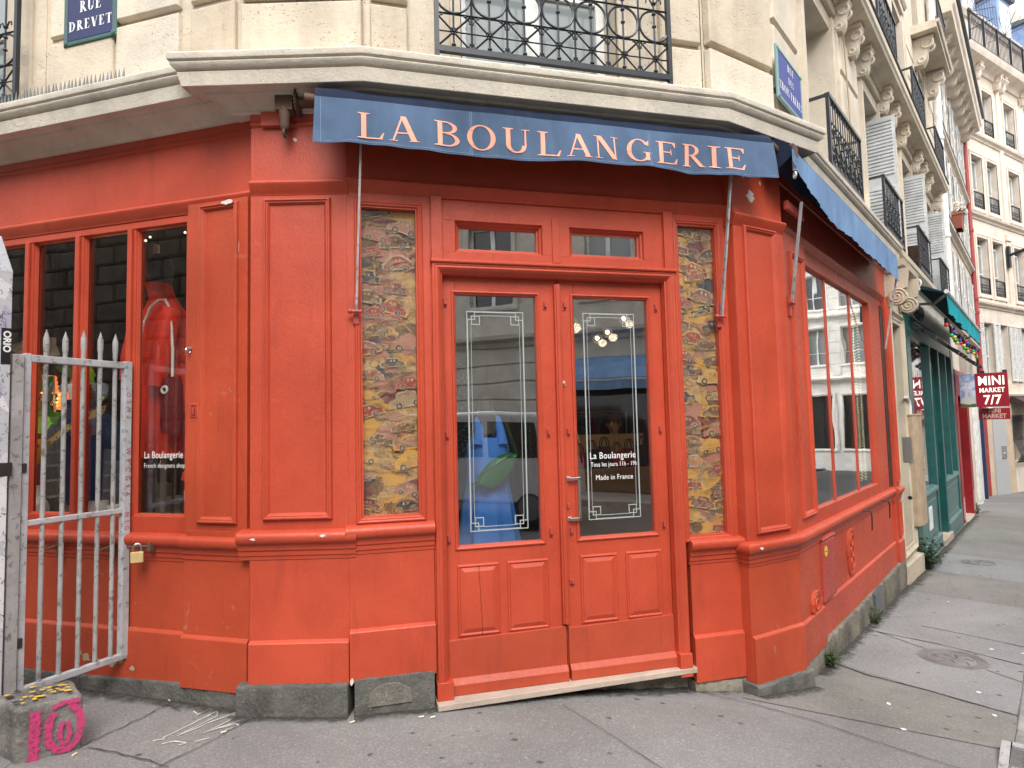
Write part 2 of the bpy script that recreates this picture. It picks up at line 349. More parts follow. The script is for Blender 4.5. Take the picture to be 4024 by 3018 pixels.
def canvas(name, c, sc=900):
    m = mat(name, c, .85, spec=.2); k = N(m); a = k.noise(2.3, 5, .6); b = k.noise(9, 4, .6, .8)
    c1 = k.mix(k.rng(a, .3, .72), tuple(x * .72 for x in c), tuple(x * 1.25 for x in c)); sk = k.noise(3.0, 5, .6, .5, k.stretch((4, 4, .5))); c1 = k.mix(k.rng(sk, .5, .8, 0, .3), c1, tuple(min(1, x * 1.5 + .02) for x in c)); k.col(c1)
    wv = k.noise(420, 1, .5); k.bump(k.math('ADD', k.math('MULTIPLY', b, .6), k.math('MULTIPLY', wv, .25)), .4, .01); return m
NAVY = canvas('navy_canvas', (.062, .105, .20)); NAVYL = canvas('faded_blue_canvas', (.15, .25, .42)); NAVYF = canvas('blue_canvas', (.075, .118, .195)); NAVYD = canvas('dark_navy_canvas', (.012, .02, .045)); TEAL = canvas('teal_canvas', (.008, .30, .36)); TEALD = canvas('shaded_teal_canvas', (.006, .035, .045)); PEACH = canvas('peach_lettering', (.82, .37, .26))
STITCH = mat('stitching', (.20, .28, .42), .9)
def enamel(name, c):
    m = mat(name, c, .32, spec=.3, coat=.08); k = N(m); a = k.noise(7, 5, .6); k.col(k.mix(k.rng(a, .3, .75), tuple(x * .8 for x in c), tuple(min(1, x * 1.15 + .004) for x in c))); return m
ENB = enamel('blue_enamel', (.012, .018, .10)); ENG = enamel('green_enamel', (.055, .13, .115)); ENV = mat('faded_blue_enamel', (.07, .085, .30), .6, spec=.2); ENG2 = mat('faded_green_enamel', (.22, .36, .35), .6, spec=.2); WLET = mat('white_lettering', (.80, .80, .78), .5)
def glass(name, f0=.075, tint=(1, 1, 1), rough=0., pw=4.):
    m = bpy.data.materials.new(name); m.use_nodes = True; t = m.node_tree; t.nodes.clear(); L = t.links.new
    o = t.nodes.new('ShaderNodeOutputMaterial'); mx = t.nodes.new('ShaderNodeMixShader'); tr = t.nodes.new('ShaderNodeBsdfTransparent'); gl = t.nodes.new('ShaderNodeBsdfGlossy')
    tr.inputs[0].default_value = (*tint, 1); gl.inputs['Roughness'].default_value = rough; gl.inputs[0].default_value = (.97, .98, 1, 1)
    lw = t.nodes.new('ShaderNodeLayerWeight'); lw.inputs[0].default_value = .5
    a = t.nodes.new('ShaderNodeMath'); a.operation = 'POWER'; a.inputs[1].default_value = pw
    b = t.nodes.new('ShaderNodeMath'); b.operation = 'MULTIPLY_ADD'; b.inputs[1].default_value = 1 - f0; b.inputs[2].default_value = f0
    L(lw.outputs['Facing'], a.inputs[0]); L(a.outputs[0], b.inputs[0]); L(b.outputs[0], mx.inputs[0]); L(tr.outputs[0], mx.inputs[1]); L(gl.outputs[0], mx.inputs[2])
    # old glass is never quite flat
    tc = t.nodes.new('ShaderNodeTexCoord'); nz = t.nodes.new('ShaderNodeTexNoise'); nz.inputs['Scale'].default_value = 2.3; nz.inputs['Detail'].default_value = 1; bp = t.nodes.new('ShaderNodeBump'); bp.inputs['Strength'].default_value = .05; bp.inputs['Distance'].default_value = .02
    L(tc.outputs['Object'], nz.inputs['Vector']); L(nz.outputs['Fac'], bp.inputs['Height']); L(bp.outputs[0], gl.inputs['Normal']); L(mx.outputs[0], o.inputs[0]); return m
GLASS = glass('shop_glass', .085, (.93, .95, .94)); GLASSR = glass('street_glass', .16, (.9, .93, .92), 0, 2.4); GLASSD = glass('door_glass', .27, (.93, .95, .94)); GLASST = glass('transom_glass', .30, (.9, .92, .92))
DARKGL = mat('dark_window_glass', (.02, .024, .026), .06, spec=.9); GREYGL = mat('curtained_glass', (.22, .25, .25), .08, spec=.8)
INT = mat('interior_dark', (.055, .045, .038), .8); INTF = mat('interior_floor', (.05, .035, .025), .5); TAN = mat('tan_wood', (.30, .19, .10), .5); BLACK = mat('black_plastic', (.012, .012, .013), .4); WHITE = mat('white_ceramic', (.72, .70, .66), .35)
def emit(name, c, s):
    m = mat(name, c, .5); b = m.node_tree.nodes['Principled BSDF']; b.inputs['Emission Color'].default_value = (*c, 1); b.inputs['Emission Strength'].default_value = s; return m
LAMP = emit('warm_bulb', (1, .74, .42), 14.); ORSH = emit('orange_lampshade', (.85, .16, .04), .9); BEAD = emit('bead_light', (1., .82, .5), 1.6); LED = emit('sign_letters', (1, .98, .86), .45)

# ------------------------------------------------------------------ the plan of the corner
L = Fr(-.4914, 3.9597, -30.85)      # wall on the stepped street, u runs towards the corner (u = 0)
P1 = Fr(.02, 3.768, -14.5)          # left corner pilaster, u -.56 .. 0
C = Fr(0, 3.768, 0)                 # door front, u .02 .. 2.53
P2 = Fr(2.551, 3.697, 16.5)         # right corner pilaster, u 0 .. .52
R = Fr(3.0793, 3.9593, 35.29)       # wall on the long street, u grows away from the corner
B3 = Fr(18.4, 14.8, 17.8)           # the house where the street bends

def interp(x, T):
    if x <= T[0][0]: return T[0][1]
    for (a, b), (c, d) in zip(T, T[1:]):
        if x <= c: return b + (d - b) * (x - a) / (c - a)
    return T[-1][1]
GT = [(-9, .16), (-4.2, .10), (-3.7, .055), (-2.98, .03), (-2.4, .002), (-1.58, -.04), (-.58, -.172), (-.05, -.24), (.4, -.3), (2, -.365), (4.2, -.44), (8, -.52), (13, -.68), (18.8, -.82), (40, -1.3), (70, -2)]
def g(x, y):
    return interp((x - R.o.x) * R.d.x + (y - R.o.y) * R.d.y, GT)
def gF(F, u, w=0): q = F.p(u, w, 0); return g(q.x, q.y)
KERB = 1.21

# ------------------------------------------------------------------ ground
def sheet(name, mt, F, us, ws, dz, kind='structure'):
    mb = MB(); mb.grid([[(lambda q: (q.x, q.y, g(q.x, q.y) + dz))(F.p(u, w, 0)) for w in ws] for u in us]); o = mb.build(name, mt); tag(o, kind=kind); return o
frange = lambda a, b, n: [a + (b - a) * i / n for i in range(n + 1)]
sheet('ground', ROAD, R, frange(-70, 90, 40), frange(-60, 60, 30), -.32)
sheet('road', ROAD, R, frange(-30, 60, 120), frange(KERB + .12, 8.0, 8), -.11)
sheet('pavement', ASPH, R, frange(-13, 40, 260), frange(-7, KERB, 30), 0)
sheet('far_pavement', ASPH3, R, frange(-30, 60, 60), frange(8.0, 9.4, 3), 0)
for nm, (w0, w1) in (('kerb', (KERB, KERB + .14)), ('far_kerb', (7.86, 8.0))):
    mb = MB()
    for i in range(60 if nm == 'kerb' else 30):
        u0 = -14 + i * 1.0; a = gF(R, u0, w0); b = gF(R, u0 + .994, w0); F_ = R
        pts = [(u0 + .003, w0), (u0 + .994, w0), (u0 + .994, w1), (u0 + .003, w1)]
        k = len(mb.v); mb.v += [F_.p(u, w, gF(R, u, w0) + .004) for u, w in pts] + [F_.p(u, w, gF(R, u, w0) - .25) for u, w in pts]
        for q in ((0, 1, 2, 3), (4, 7, 6, 5), (0, 4, 5, 1), (1, 5, 6, 2), (2, 6, 7, 3), (3, 7, 4, 0)): mb.f.append(tuple(k + i_ for i_ in q)); mb.m.append(0)
    tag(mb.build(nm, GRANITE, bevel=.008), kind='structure')
def patch(mt, quad, dz=.004, n=14):
    """a re-laid strip of asphalt between four plan corners in R (u, w)"""
    (a, b, c, d) = quad; rows = []
    for i in range(n + 1):
        s_ = i / n; row = []
        for j in range(7):
            t_ = j / 6; u = (a[0] * (1 - s_) + b[0] * s_) * (1 - t_) + (d[0] * (1 - s_) + c[0] * s_) * t_; w = (a[1] * (1 - s_) + b[1] * s_) * (1 - t_) + (d[1] * (1 - s_) + c[1] * s_) * t_
            q = R.p(u, w, 0); row.append((q.x, q.y, g(q.x, q.y) + dz))
        rows.append(row)
    mb = MB(); mb.grid(rows); tag(mb.build('pavement_patch', mt), kind='structure')
K_ = KERB - .002
patch(ASPH2, ((-.72, -.12), (.72, -.02), (.33, K_), (-.45, K_)))
patch(ASPH3, ((.73, -.04), (1.98, -.04), (1.1, K_), (.34, K_)))
patch(ASPH3, ((1.99, -.04), (3.9, -.04), (3.75, K_), (1.12, K_)), .0045)
patch(ASPH4, ((3.91, -.04), (5.35, -.04), (5.2, K_), (3.76, K_)))
patch(ASPH3, ((5.36, -.04), (6.95, -.04), (6.75, K_), (5.21, K_)))
patch(ASPH4, ((6.96, -.04), (8.9, -.04), (8.7, K_), (6.76, K_)))
patch(ASPH2, ((8.91, -.04), (11.4, -.04), (11.2, K_), (8.71, K_)))
patch(ASPH4, ((11.41, -.04), (13.2, -.04), (13.1, K_), (11.21, K_)))
def crack(pts, wd=.006, jit=.008, n=14, dz=.0085):
    mb = MB(); P = []
    for (x0, y0), (x1, y1) in zip(pts, pts[1:]):
        m = max(2, int(n * math.hypot(x1 - x0, y1 - y0)))
        for i in range(m): P.append((x0 + (x1 - x0) * i / m + random.uniform(-jit, jit), y0 + (y1 - y0) * i / m + random.uniform(-jit, jit)))
    P.append(pts[-1]); rows = []
    for i, (x, y) in enumerate(P):
        a, b = P[max(0, i - 1)], P[min(len(P) - 1, i + 1)]; dx, dy = b[0] - a[0], b[1] - a[1]; ln = math.hypot(dx, dy) or 1; h = wd * random.uniform(.3, .75)
        rows.append([(x - dy / ln * h, y + dx / ln * h, g(x, y) + dz), (x + dy / ln * h, y - dx / ln * h, g(x, y) + dz)])
    mb.grid(rows); tag(mb.build('pavement_joint', JOINT), kind='structure')
crack([(2.2, 3.75), (2.40, 3.53), (2.61, 3.19), (2.73, 2.88), (2.9, 2.5)], .005, .004, 20)
crack([(1.22, 3.62), (1.265, 3.445), (1.345, 3.13), (1.414, 2.84), (1.5, 2.4)], .004, .004, 20)
crack([(-.503, 3.846), (-.672, 3.592), (-.82, 3.426), (-1.1, 3.0)], .0045, .004, 20)
crack([(-1.24, 3.69), (-1.086, 3.598), (-.91, 3.47), (-.8, 3.38)], .0055, .005, 22)
crack([(-1.27, 3.71), (-1.172, 3.875), (-1.092, 3.978), (-.994, 4.168), (-.999, 4.25)], .0055, .012, 34)
crack([(-.99, 4.15), (-.9, 4.05)], .004, .01, 30)
crack([(4.67, 4.9), (4.888, 4.48), (5.05, 3.88)], .01, .002); crack([(5.23, 4.94), (5.40, 4.55), (5.52, 4.22)], .01, .002)
crack([(3.664, 4.32), (3.72, 4.0), (3.90, 3.65), (4.07, 3.16)], .012, .003)


# ------------------------------------------------------------------ corner building with the red shopfront
shop = empty('corner_building', (1.3, 3.9, 0), 'cream stone corner house with a red wooden shopfront and glazed double doors', 'building')
def corner(c, F0, F1, w): return c
# -- stone plinth
mb = MB()
def rough_stone(mb, F, u0, u1, w0, w1, top, n=9, dj=.006, ztop2=None):
    """a worn stone block standing from below the ground up to `top`"""
    m = 5; rows = []
    zt = lambda u: top + ((ztop2 - top) * (u - u0) / (u1 - u0) if ztop2 is not None else 0)
    for i in range(n + 1):
        u = u0 + (u1 - u0) * i / n; row = [F.p(u, w0, zt(u))]
        row.append(F.p(u, w1 - .012, zt(u) + random.uniform(-dj, dj) * .5))
        for j in range(m):
            z = zt(u) - .012 - (zt(u) + .55) * j / (m - 1) * 1.0; row.append(F.p(u, w1 + random.uniform(-dj, dj), max(z, -.9)))
        rows.append(row)
    b = mb.grid(rows); mb.cap(b, m + 2); mb.cap(b + n * (m + 2), m + 2, True)
for a_ in ((P1, -.62, -.003, -.2, .045, .20, 20, .006), (C, .045, .492, -.2, .028, .217, 16, .006), (L, -1.25, -.06, -.2, .035, .135, 26, .008, .16), (L, -4.2, -1.254, -.2, .035, .12, 50, .008, .135), (P2, -.03, .565, -.2, .05, -.10, 16, .008, -.115)):
    mb = MB(); rough_stone(mb, *a_); mb.build('plinth_stone', PLINTH, shop, bevel=.006, smooth=50)
mb = MB(); rough_stone(mb, C, 2.165, 2.545, -.2, .012, -.055, 12, .012, -.085); rough_stone(mb, C, .55, 2.16, -.2, -.075, .0, 30, .018)
mb.build('plinth_rubble', RUBBLE, shop, smooth=50)
for a, b in ((.08, .62), (.625, 1.93), (1.935, 3.05), (3.055, 4.215)): mb = MB(); rough_stone(mb, R, a, b, -.2, .05, -.125, int((b - a) * 20), .009, -.13 if a < 3 else -.105); mb.build('plinth_stone', PLINTHR, shop, bevel=.006, smooth=50)
# crack plaster patch in the left plinth block
mb = MB(); P_ = []
for i in range(19):
    t = pi * i / 18; P_.append((.24 - .125 * cos(t) + random.uniform(-.006, .006), .055 + .12 * sin(t) ** .6 * (1.0 if i < 12 else .96)))
mb.prism(C, [(u, z) for u, z in reversed(P_)][::-1][::-1], .02, .0365); mb.build('plinth_patch', dark_stone('patch_mortar', (.19, .175, .15), .5), shop, bevel=.004)

def dado(F, u0, u1, zt, zl, zb, name='dado_panel', w=0., lw=.022, m=RED, rail=True, railw=0., ztop=None):
    """boarded wall below the windows: flat panel, projecting skirting, moulded rail on top at height zt"""
    mb = MB(); mb.box(F, u0, u1, w - .1, w, zl - .004, zt - .10); o1 = mb
    mb.prism_ = None
    prof = [(-.1, zl + .012), (w, zl + .012), (w + lw * .85, zl), (w + lw, zl - .006), (w + lw, zb), (-.1, zb)]
    mb.run(F, u0, u1, [(a, b) for a, b in prof[::-1]])
    return mb
RAIL = lambda z, w=0.: [(-.08, z - .155), (w + .004, z - .155), (w + .006, z - .135), (w + .012, z - .13), (w + .014, z - .105), (w + .022, z - .098), (w + .024, z - .08), (w + .03, z - .066), (w + .044, z - .058), (w + .053, z - .042), (w + .056, z - .024), (w + .052, z - .008), (w + .044, z + .0), (w + .01, z + .012), (-.08, z + .016)]
PM = [(0, 0), (.002, .016), (.008, .024), (.016, .024), (.02, .016), (.026, .018), (.033, .010), (.038, .003), (.044, -.004)]   # picture moulding

parts = []
mb = dado(C, .02, .503, 1.045, .467, .19); mb.build('dado_panel', RED, shop, bevel=.003)
mb = dado(C, 2.165, 2.53, .82, .212, -.07); mb.build('dado_panel', RED, shop, bevel=.003)
mb = dado(P1, -.56, 0, 1.015, .42, .18, w=.0); mb.build('dado_panel', RED, shop, bevel=.003)
mb = dado(P2, 0, .52, .77, .184, -.12, w=.0); mb.build('dado_panel', REDW, shop, bevel=.003)
mb = dado(L, -4.2, -.49, .985, .422, .11); mb.build('dado_panel', REDW, shop, bevel=.003)
mb = dado(L, -.488, -.03, .985, .415, .13, w=.025); mb.build('dado_panel', REDW, shop, bevel=.003)
mb = dado(R, .03, .60, .725, .14, -.14, w=.035); mb.build('dado_panel', REDW, shop, bevel=.003)
mb = dado(R, .602, 3.90, .71, .125, -.14); mb.build('dado_panel', RED, shop, bevel=.003)
mb = dado(R, 3.902, 4.215, .71, .12, -.12, w=.03); mb.build('dado_panel', RED, shop, bevel=.003)
# return faces of the pilasters
for F_, a, b, z in ((P2, -.002, .05, -.1), (P2, .47, .522, -.1), (P1, -.562, -.50, .15)): mb = MB(); mb.box(F_, a, b, -.12, -.002, z, 3.46); mb.build('pilaster_return', RED, shop, bevel=.003)
# rails
mb = MB()
rp = lambda F, u0, u1, z, w=0.: mb.run(F, u0, u1, RAIL(z, w))
rp(C, .0, .505, 1.045); mb.sweep([P1.p(-.62, .0, 0)[:2], P1.p(0, 0, 0)[:2], C.p(.06, 0, 0)[:2]], RAIL(1.03)); rp(L, -4.2, -.49, .99); rp(L, -.488, -.0, .99, .02)
mb.build('dado_rail', RED, shop, bevel=.002, smooth=40)
mb = MB(); rp(C, 2.155, 2.545, .825); mb.sweep([P2.p(0, -.074, 0)[:2], P2.p(0, 0, 0)[:2], P2.p(.52, 0, 0)[:2], R.p(.03, .05, 0)[:2]], RAIL(.79)); rp(R, .03, .61, .765, .03); rp(R, .60, 3.9, .745); rp(R, 3.89, 4.225, .745, .03)
mb.build('dado_rail', RED, shop, bevel=.002, smooth=40)

# -- frieze (the red band under the cornice)
mb = MB()
FM = lambda z, w=0.: [(-.08, z - .075), (w + .002, z - .075), (w + .006, z - .06), (w + .016, z - .05), (w + .02, z - .035), (w + .03, z - .022), (w + .034, z - .006), (w + .03, z + .004), (w + .01, z + .008), (w + .002, z + .02), (-.08, z + .02)]
FT = lambda w=0.: [(-.08, 3.385), (w + .001, 3.385), (w + .012, 3.395), (w + .014, 3.408), (w + .008, 3.415), (w + .018, 3.43), (w + .02, 3.475), (-.08, 3.475)]
mb.box(L, -4.2, -.0, -.1, .0, 2.96, 3.475); mb.box(P1, -.56, 0, -.1, .0, 3.03, 3.475); mb.box(C, .02, 2.53, -.1, -.002, 3.0, 3.475); mb.box(P2, 0, .52, -.1, 0, 2.98, 3.475); mb.box(R, .03, 4.215, -.1, .0, 3.0, 3.475)
mb.run(L, -4.2, -.0, FT()); mb.run(L, -4.2, -.02, FM(3.02)); mb.run(P1, -.56, 0.012, FM(3.05)); mb.run(P1, -.56, 0.0, FT()); mb.run(C, .0, 2.545, FM(3.065)); mb.run(P2, -.01, .53, FM(2.995)); mb.run(R, .03, 4.22, FM(3.06)); mb.run(R, .03, 4.22, FT())
mb.box(P1, -.49, -.30, 0.021, .03, 3.385, 3.49)
mb.build('frieze', RED, shop, bevel=.002, smooth=35)

# -- pilasters with a sunk panel
def pilaster(F, u0, u1, z0, z1, pu0, pu1, pz0, pz1, w=0., m=RED, foot=False):
    mb = MB(); mb.box(F, u0, u1, w - .1, w, z0, z1); q = [(a, w + b) for a, b in PM]
    mb.panel(F, pu0, pu1, pz0, pz1, q)
    if foot:   # hanging shutter case: the panel stands on nothing
        mb.box(F, u0 + .02, u1 - .005, w + .001, w + .012, z0 - .02, z0 + .03)
    return mb.build('pilaster', m, shop, bevel=.0025)
pilaster(P1, -.56, 0, .9, 3.04, -.485, -.09, 1.095, 2.955)
pilaster(P2, 0, .52, .68, 2.99, .085, .435, .84, 2.93)
pilaster(L, -.475, -.045, 1.0, 2.99, -.385, -.105, 1.07, 2.97, .03, REDW, True)
pilaster(R, .06, .63, .74, 3.0, .20, .55, .86, 2.87, .03)
pilaster(R, 3.99, 4.215, .70, 3.04, 4.05, 4.19, .80, 2.95, .03)

# -- shop windows
def pane(F, u0, u1, z0, z1, w, par, m=GLASS, t=.005): mb = MB(); mb.box(F, u0, u1, w - t, w, z0, z1); return mb.build('pane', m, par)
wl = MB(); wl.box(L, -4.2, -.475, -.07, -.004, .985, 1.10); wl.box(L, -4.2, -.475, -.07, -.004, 2.90, 2.97); wl.box(L, -.515, -.476, -.07, -.003, .985, 2.97)
GB = [(-.04, 0), (-.03, .0), (-.016, .022), (.016, .022), (.03, 0), (.04, 0)]
winL = wl.build('shop_window', RED, shop, bevel=.003)
edges = [-3.62, -3.16, -2.60, -2.19, -1.81, -1.375, -.945, -.515]
for x in edges[:-1]:
    m_ = MB(); m_.box(L, x - .034, x + .034, -.07, -.008, 1.10, 2.90); m_.box(L, x - .017, x + .017, -.0085, .012, 1.10, 2.905); m_.build('mullion', RED, winL, bevel=.005)
for a, b in zip(edges, edges[1:]): pane(L, a + .034, b - (.034 if b < -.6 else 0), 1.10, 2.90, -.045, winL)
m_ = MB()
for a, b in zip(edges, edges[1:]): m_.frame(L, a + .034, b - (.034 if b < -.6 else 0), 1.10, 2.90, [(0, -.02), (.006, -.022), (.012, -.04)])
m_.build('glazing_bead', RED, winL)
lt = MB(); text(lt, 'La Boulangerie', L, -.862, -.0445, 1.450, .060, sx=.78, bold=.0004, spacing=1.06); text(lt, 'French designers shop', L, -.862, -.0445, 1.391, .040, sx=.78, spacing=1.1); lt.build('lettering', WLET, winL)
wr = MB(); wr.box(R, .632, 3.93, -.07, -.004, .745, .865); wr.box(R, .632, 3.93, -.07, -.004, 2.87, 2.99); wr.box(R, .632, .69, -.07, -.002, .745, 2.99); wr.box(R, 3.22, 3.93, -.07, -.003, .745, 2.99)
wr.mat(1).box(R, 3.80, 3.985, -.06, .004, .78, 2.93)  # hollow shutter slot drawn as a black box, its shade put into the colour
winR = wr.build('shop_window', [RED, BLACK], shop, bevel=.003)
eR = [.69, 1.455, 2.40, 3.22]
for x in eR[1:-1]: m_ = MB(); m_.box(R, x - .022, x + .022, -.07, -.028, .865, 2.87); m_.build('mullion', RED, winR, bevel=.006)
for i, (a, b) in enumerate(zip(eR, eR[1:])): pane(R, a + (.022 if i else 0), b - (.022 if i < 2 else 0), .865, 2.87, -.038, winR, GLASSR)

# -- art panels on either side of the doors: printed sheet behind glass
def sheetmat():
    m = mat('print_ground', (.4, .3, .18), .7); k = N(m); a = k.noise(5.5, 4, .6, 1.2); b = k.noise(9, 5, .6, 2.5, k.stretch((1, 1, 2.2))); c = k.new('TexWave', _wave_type='RINGS', Scale=16., Distortion=14., Detail=3.); k.l(k.co, c.inputs[0])
    r = k.new('ValToRGB'); k.l(a, r.inputs[0]); e = r.color_ramp.elements
    e[0].position = .3; e[0].color = (.07, .065, .06, 1); e[1].position = .75; e[1].color = (.36, .21, .08, 1)
    for p_, cc in ((.42, (.20, .085, .04, 1)), (.5, (.50, .30, .09, 1)), (.58, (.28, .15, .06, 1)), (.66, (.58, .36, .12, 1))): n_ = e.new(p_); n_.color = cc
    c1 = k.mix(k.rng(c.outputs['Fac'], .62, .8, 0, .45), r.outputs[0], (.42, .33, .22)); c1 = k.mix(k.rng(b, .56, .62, 0, .55), c1, (.07, .06, .055)); k.col(c1); return m
PR_BG = sheetmat()
PR = [PR_BG, mat('print_cream', (.42, .31, .17), .7), mat('print_red', (.27, .05, .04), .7), mat('print_grey', (.045, .05, .055), .7), mat('print_ochre', (.52, .28, .06), .7), mat('print_plum', (.16, .05, .05), .7), mat('print_taupe', (.33, .24, .14), .7), mat('print_brown', (.15, .085, .04), .7), mat('print_rose', (.36, .16, .11), .7)]
CAR = [[(0, .1), (0, .34), (.06, .42), (.22, .46), (.34, .74), (.62, .76), (.74, .48), (.96, .42), (1, .3), (1, .1)],
       [(0, .1), (.02, .4), (.2, .44), (.28, .72), (.55, .78), (.72, .72), (.84, .46), (1, .4), (1, .1)],
       [(0, .12), (0, .5), (.36, .52), (.4, .82), (.74, .84), (.8, .54), (1, .5), (1, .12)],
       [(0, .12), (.02, .38), (.14, .55), (.32, .78), (.5, .86), (.68, .78), (.86, .56), (.98, .38), (1, .12)]]
def art(F, u0, u1, z0, z1, seed):
    rg = random.Random(seed); mb = MB(); mb.box(F, u0 - .01, u1 + .01, -.06, -.050, z0 - .01, z1 + .01); lay = [0]
    def lift(): lay[0] += 1; return -.0495 + .000006 * lay[0]
    clip = lambda p: (min(max(p[0], u0), u1), min(max(p[1], z0), z1))
    def poly(pts, k):
        w = lift(); q = [clip(p) for p in pts]
        if len({p[0] for p in q}) < 2 or len({p[1] for p in q}) < 2: return
        mb.mat(k).face([F.p(a, w, b) for a, b in q])
    def stroke(pts, k, t):
        w = lift(); rows = []; n = len(pts) - 1
        for i, p in enumerate(pts):
            a, b = pts[max(0, i - 1)], pts[min(n, i + 1)]; dx, dy = b[0] - a[0], b[1] - a[1]; l_ = math.hypot(dx, dy) or 1; h = t * (1.15 - abs(2 * i / max(1, n) - 1)); c1, c2 = clip((p[0] - dy / l_ * h, p[1] + dx / l_ * h)), clip((p[0] + dy / l_ * h, p[1] - dx / l_ * h)); rows.append([F.p(c1[0], w, c1[1]), F.p(c2[0], w, c2[1])])
        mb.mat(k).grid(rows)
    def wob(P_, j):
        r = []
        for i, p in enumerate(P_):
            q = P_[(i + 1) % len(P_)]
            for t in (0, .34, .67): r.append((p[0] + (q[0] - p[0]) * t + rg.uniform(-j, j), p[1] + (q[1] - p[1]) * t + rg.uniform(-j, j)))
        return r
    def swirls(n, dark):
        for i in range(n):
            x, z, r = rg.uniform(u0 - .03, u1 + .03), rg.uniform(z0, z1), rg.uniform(.03, .17); a0 = rg.uniform(0, 6.28); sp = rg.uniform(.10, .24); k = rg.choice([1, 6, 7, 3, 5, 7] if dark else [1, 1, 4, 4, 8])
            for j in range(rg.randint(3, 8)):
                rr = r + j * rg.uniform(.004, .008); m_ = rg.randint(4, 8); stroke([(x + rr * cos(a0 + t * sp), z + rr * .6 * sin(a0 + t * sp)) for t in range(m_)], k, rg.uniform(.0005, .0012))
    for i in range(60):
        x, z, r = rg.uniform(u0, u1), rg.uniform(z0, z1), rg.uniform(.03, .085); k = rg.choice([4, 4, 4, 5, 7, 7, 3, 8, 8])
        poly(wob([(x + r * 1.3 * cos(t * .8), z + r * .8 * sin(t * .8)) for t in range(8)], r * .16), k)
    swirls(60, True); swirls(45, False)
    spots_ = []; zc = z0
    while zc < z1 - .02: spots_ += [(zc, len(spots_))]; zc += rg.uniform(.045, .075)
    rg.shuffle(spots_)
    for zc, row in spots_:
        L_ = rg.uniform(.12, .20); h = L_ * rg.uniform(.48, .62); cx = u0 + (rg.uniform(-.08, .02) if row % 2 else rg.uniform(.09, .20)) + rg.uniform(-.03, .03); cz = zc; sh = rg.choice(CAR); k = rg.choice([2, 2, 3, 5, 7, 7, 4, 8, 8, 6]); fl = rg.random() < .5; tl = rg.uniform(-.3, .3)
        pt = lambda a, b: (cx + a * L_ - b * h * tl, cz + b * h + a * L_ * tl)
        P_ = [((1 - a) if fl else a, b) for a, b in sh]; P_ = P_[::-1] if fl else P_
        for e_ in (1.14,):
            kk = rg.choice([1, 1, 4, 8]); poly([pt(.5 + (a - .5) * e_, .4 + (b - .4) * (e_ + .14)) for a, b in wob(P_, .035)], kk)
        poly([pt(a, b) for a, b in wob(P_, .016)], k)
        for dx in (-.13, .02): poly([pt(a, b) for a, b in wob([(.5 + dx, .5), (.5 + dx + .10, .5), (.5 + dx + .085, .68), (.5 + dx + .02, .68)], .012)], rg.choice([6, 8, 1]))
        for wx in (.22, .77):
            wx += rg.uniform(-.03, .03); r0 = rg.uniform(.10, .135)
            for f_, kk in ((1, 1), (.86, 3 if k != 3 else 7), (.5, 6), (.3, k)): poly([pt(wx + r0 * f_ * cos(t * .57) * rg.uniform(.9, 1.1), .13 + r0 * f_ * sin(t * .57) * L_ / h * rg.uniform(.9, 1.1)) for t in range(11)], kk)
            for q in range(3): stroke([pt(wx + r0 * (1.15 + q * .16) * cos(t * .4 + q), .13 + r0 * (1.15 + q * .16) * sin(t * .4 + q) * L_ / h) for t in range(rg.randint(5, 11))], 1, .0007)
        for j in range(14): a, b = rg.uniform(.02, .98), rg.uniform(.12, .5); stroke([pt(a, b), pt(a + rg.uniform(.05, .2), b + rg.uniform(-.06, .06)), pt(a + rg.uniform(.1, .3), b + rg.uniform(-.1, .1))], rg.choice([1, 7, 3, 6]), .0006)
        for j in range(16): a = rg.uniform(-.05, 1.05); x, z = pt(a, -.05); stroke([(x, z), (x + (a - .5) * .05, z - rg.uniform(.02, .06))], rg.choice([1, 6, 3, 7]), .0008)
    swirls(120, False); swirls(90, True)
    return mb
for (u0, u1, z0, z1, a, b, c_, d_, sd_) in ((.103, .42, 1.10, 2.905, .02, .505, 1.045, 3.0, 3), (2.17, 2.45, .855, 2.915, 2.125, 2.53, .825, 3.0, 8)):
    F_ = MB()
    for q in ((a, u0, c_, d_), (u1, b, c_, d_)): F_.box(C, q[0], q[1], -.08, 0, q[2], q[3])
    F_.box(C, u0, u1, -.08, 0, c_, z0); F_.box(C, u0, u1, -.08, 0, z1, d_)
    F_.frame(C, u0 - .042, u1 + .042, z0 - .042, z1 + .042, [(0, .0005), (.003, .012), (.012, .017), (.02, .010), (.026, .012), (.034, .002), (.042, -.012), (.0425, -.05)])
    ap = F_.build('art_panel', RED, shop, bevel=.0015)
    art(C, u0, u1, z0, z1, sd_).build('car_print', PR, ap); pane(C, u0, u1, z0, z1, -.03, ap, glass('art_glass', .055), .003)

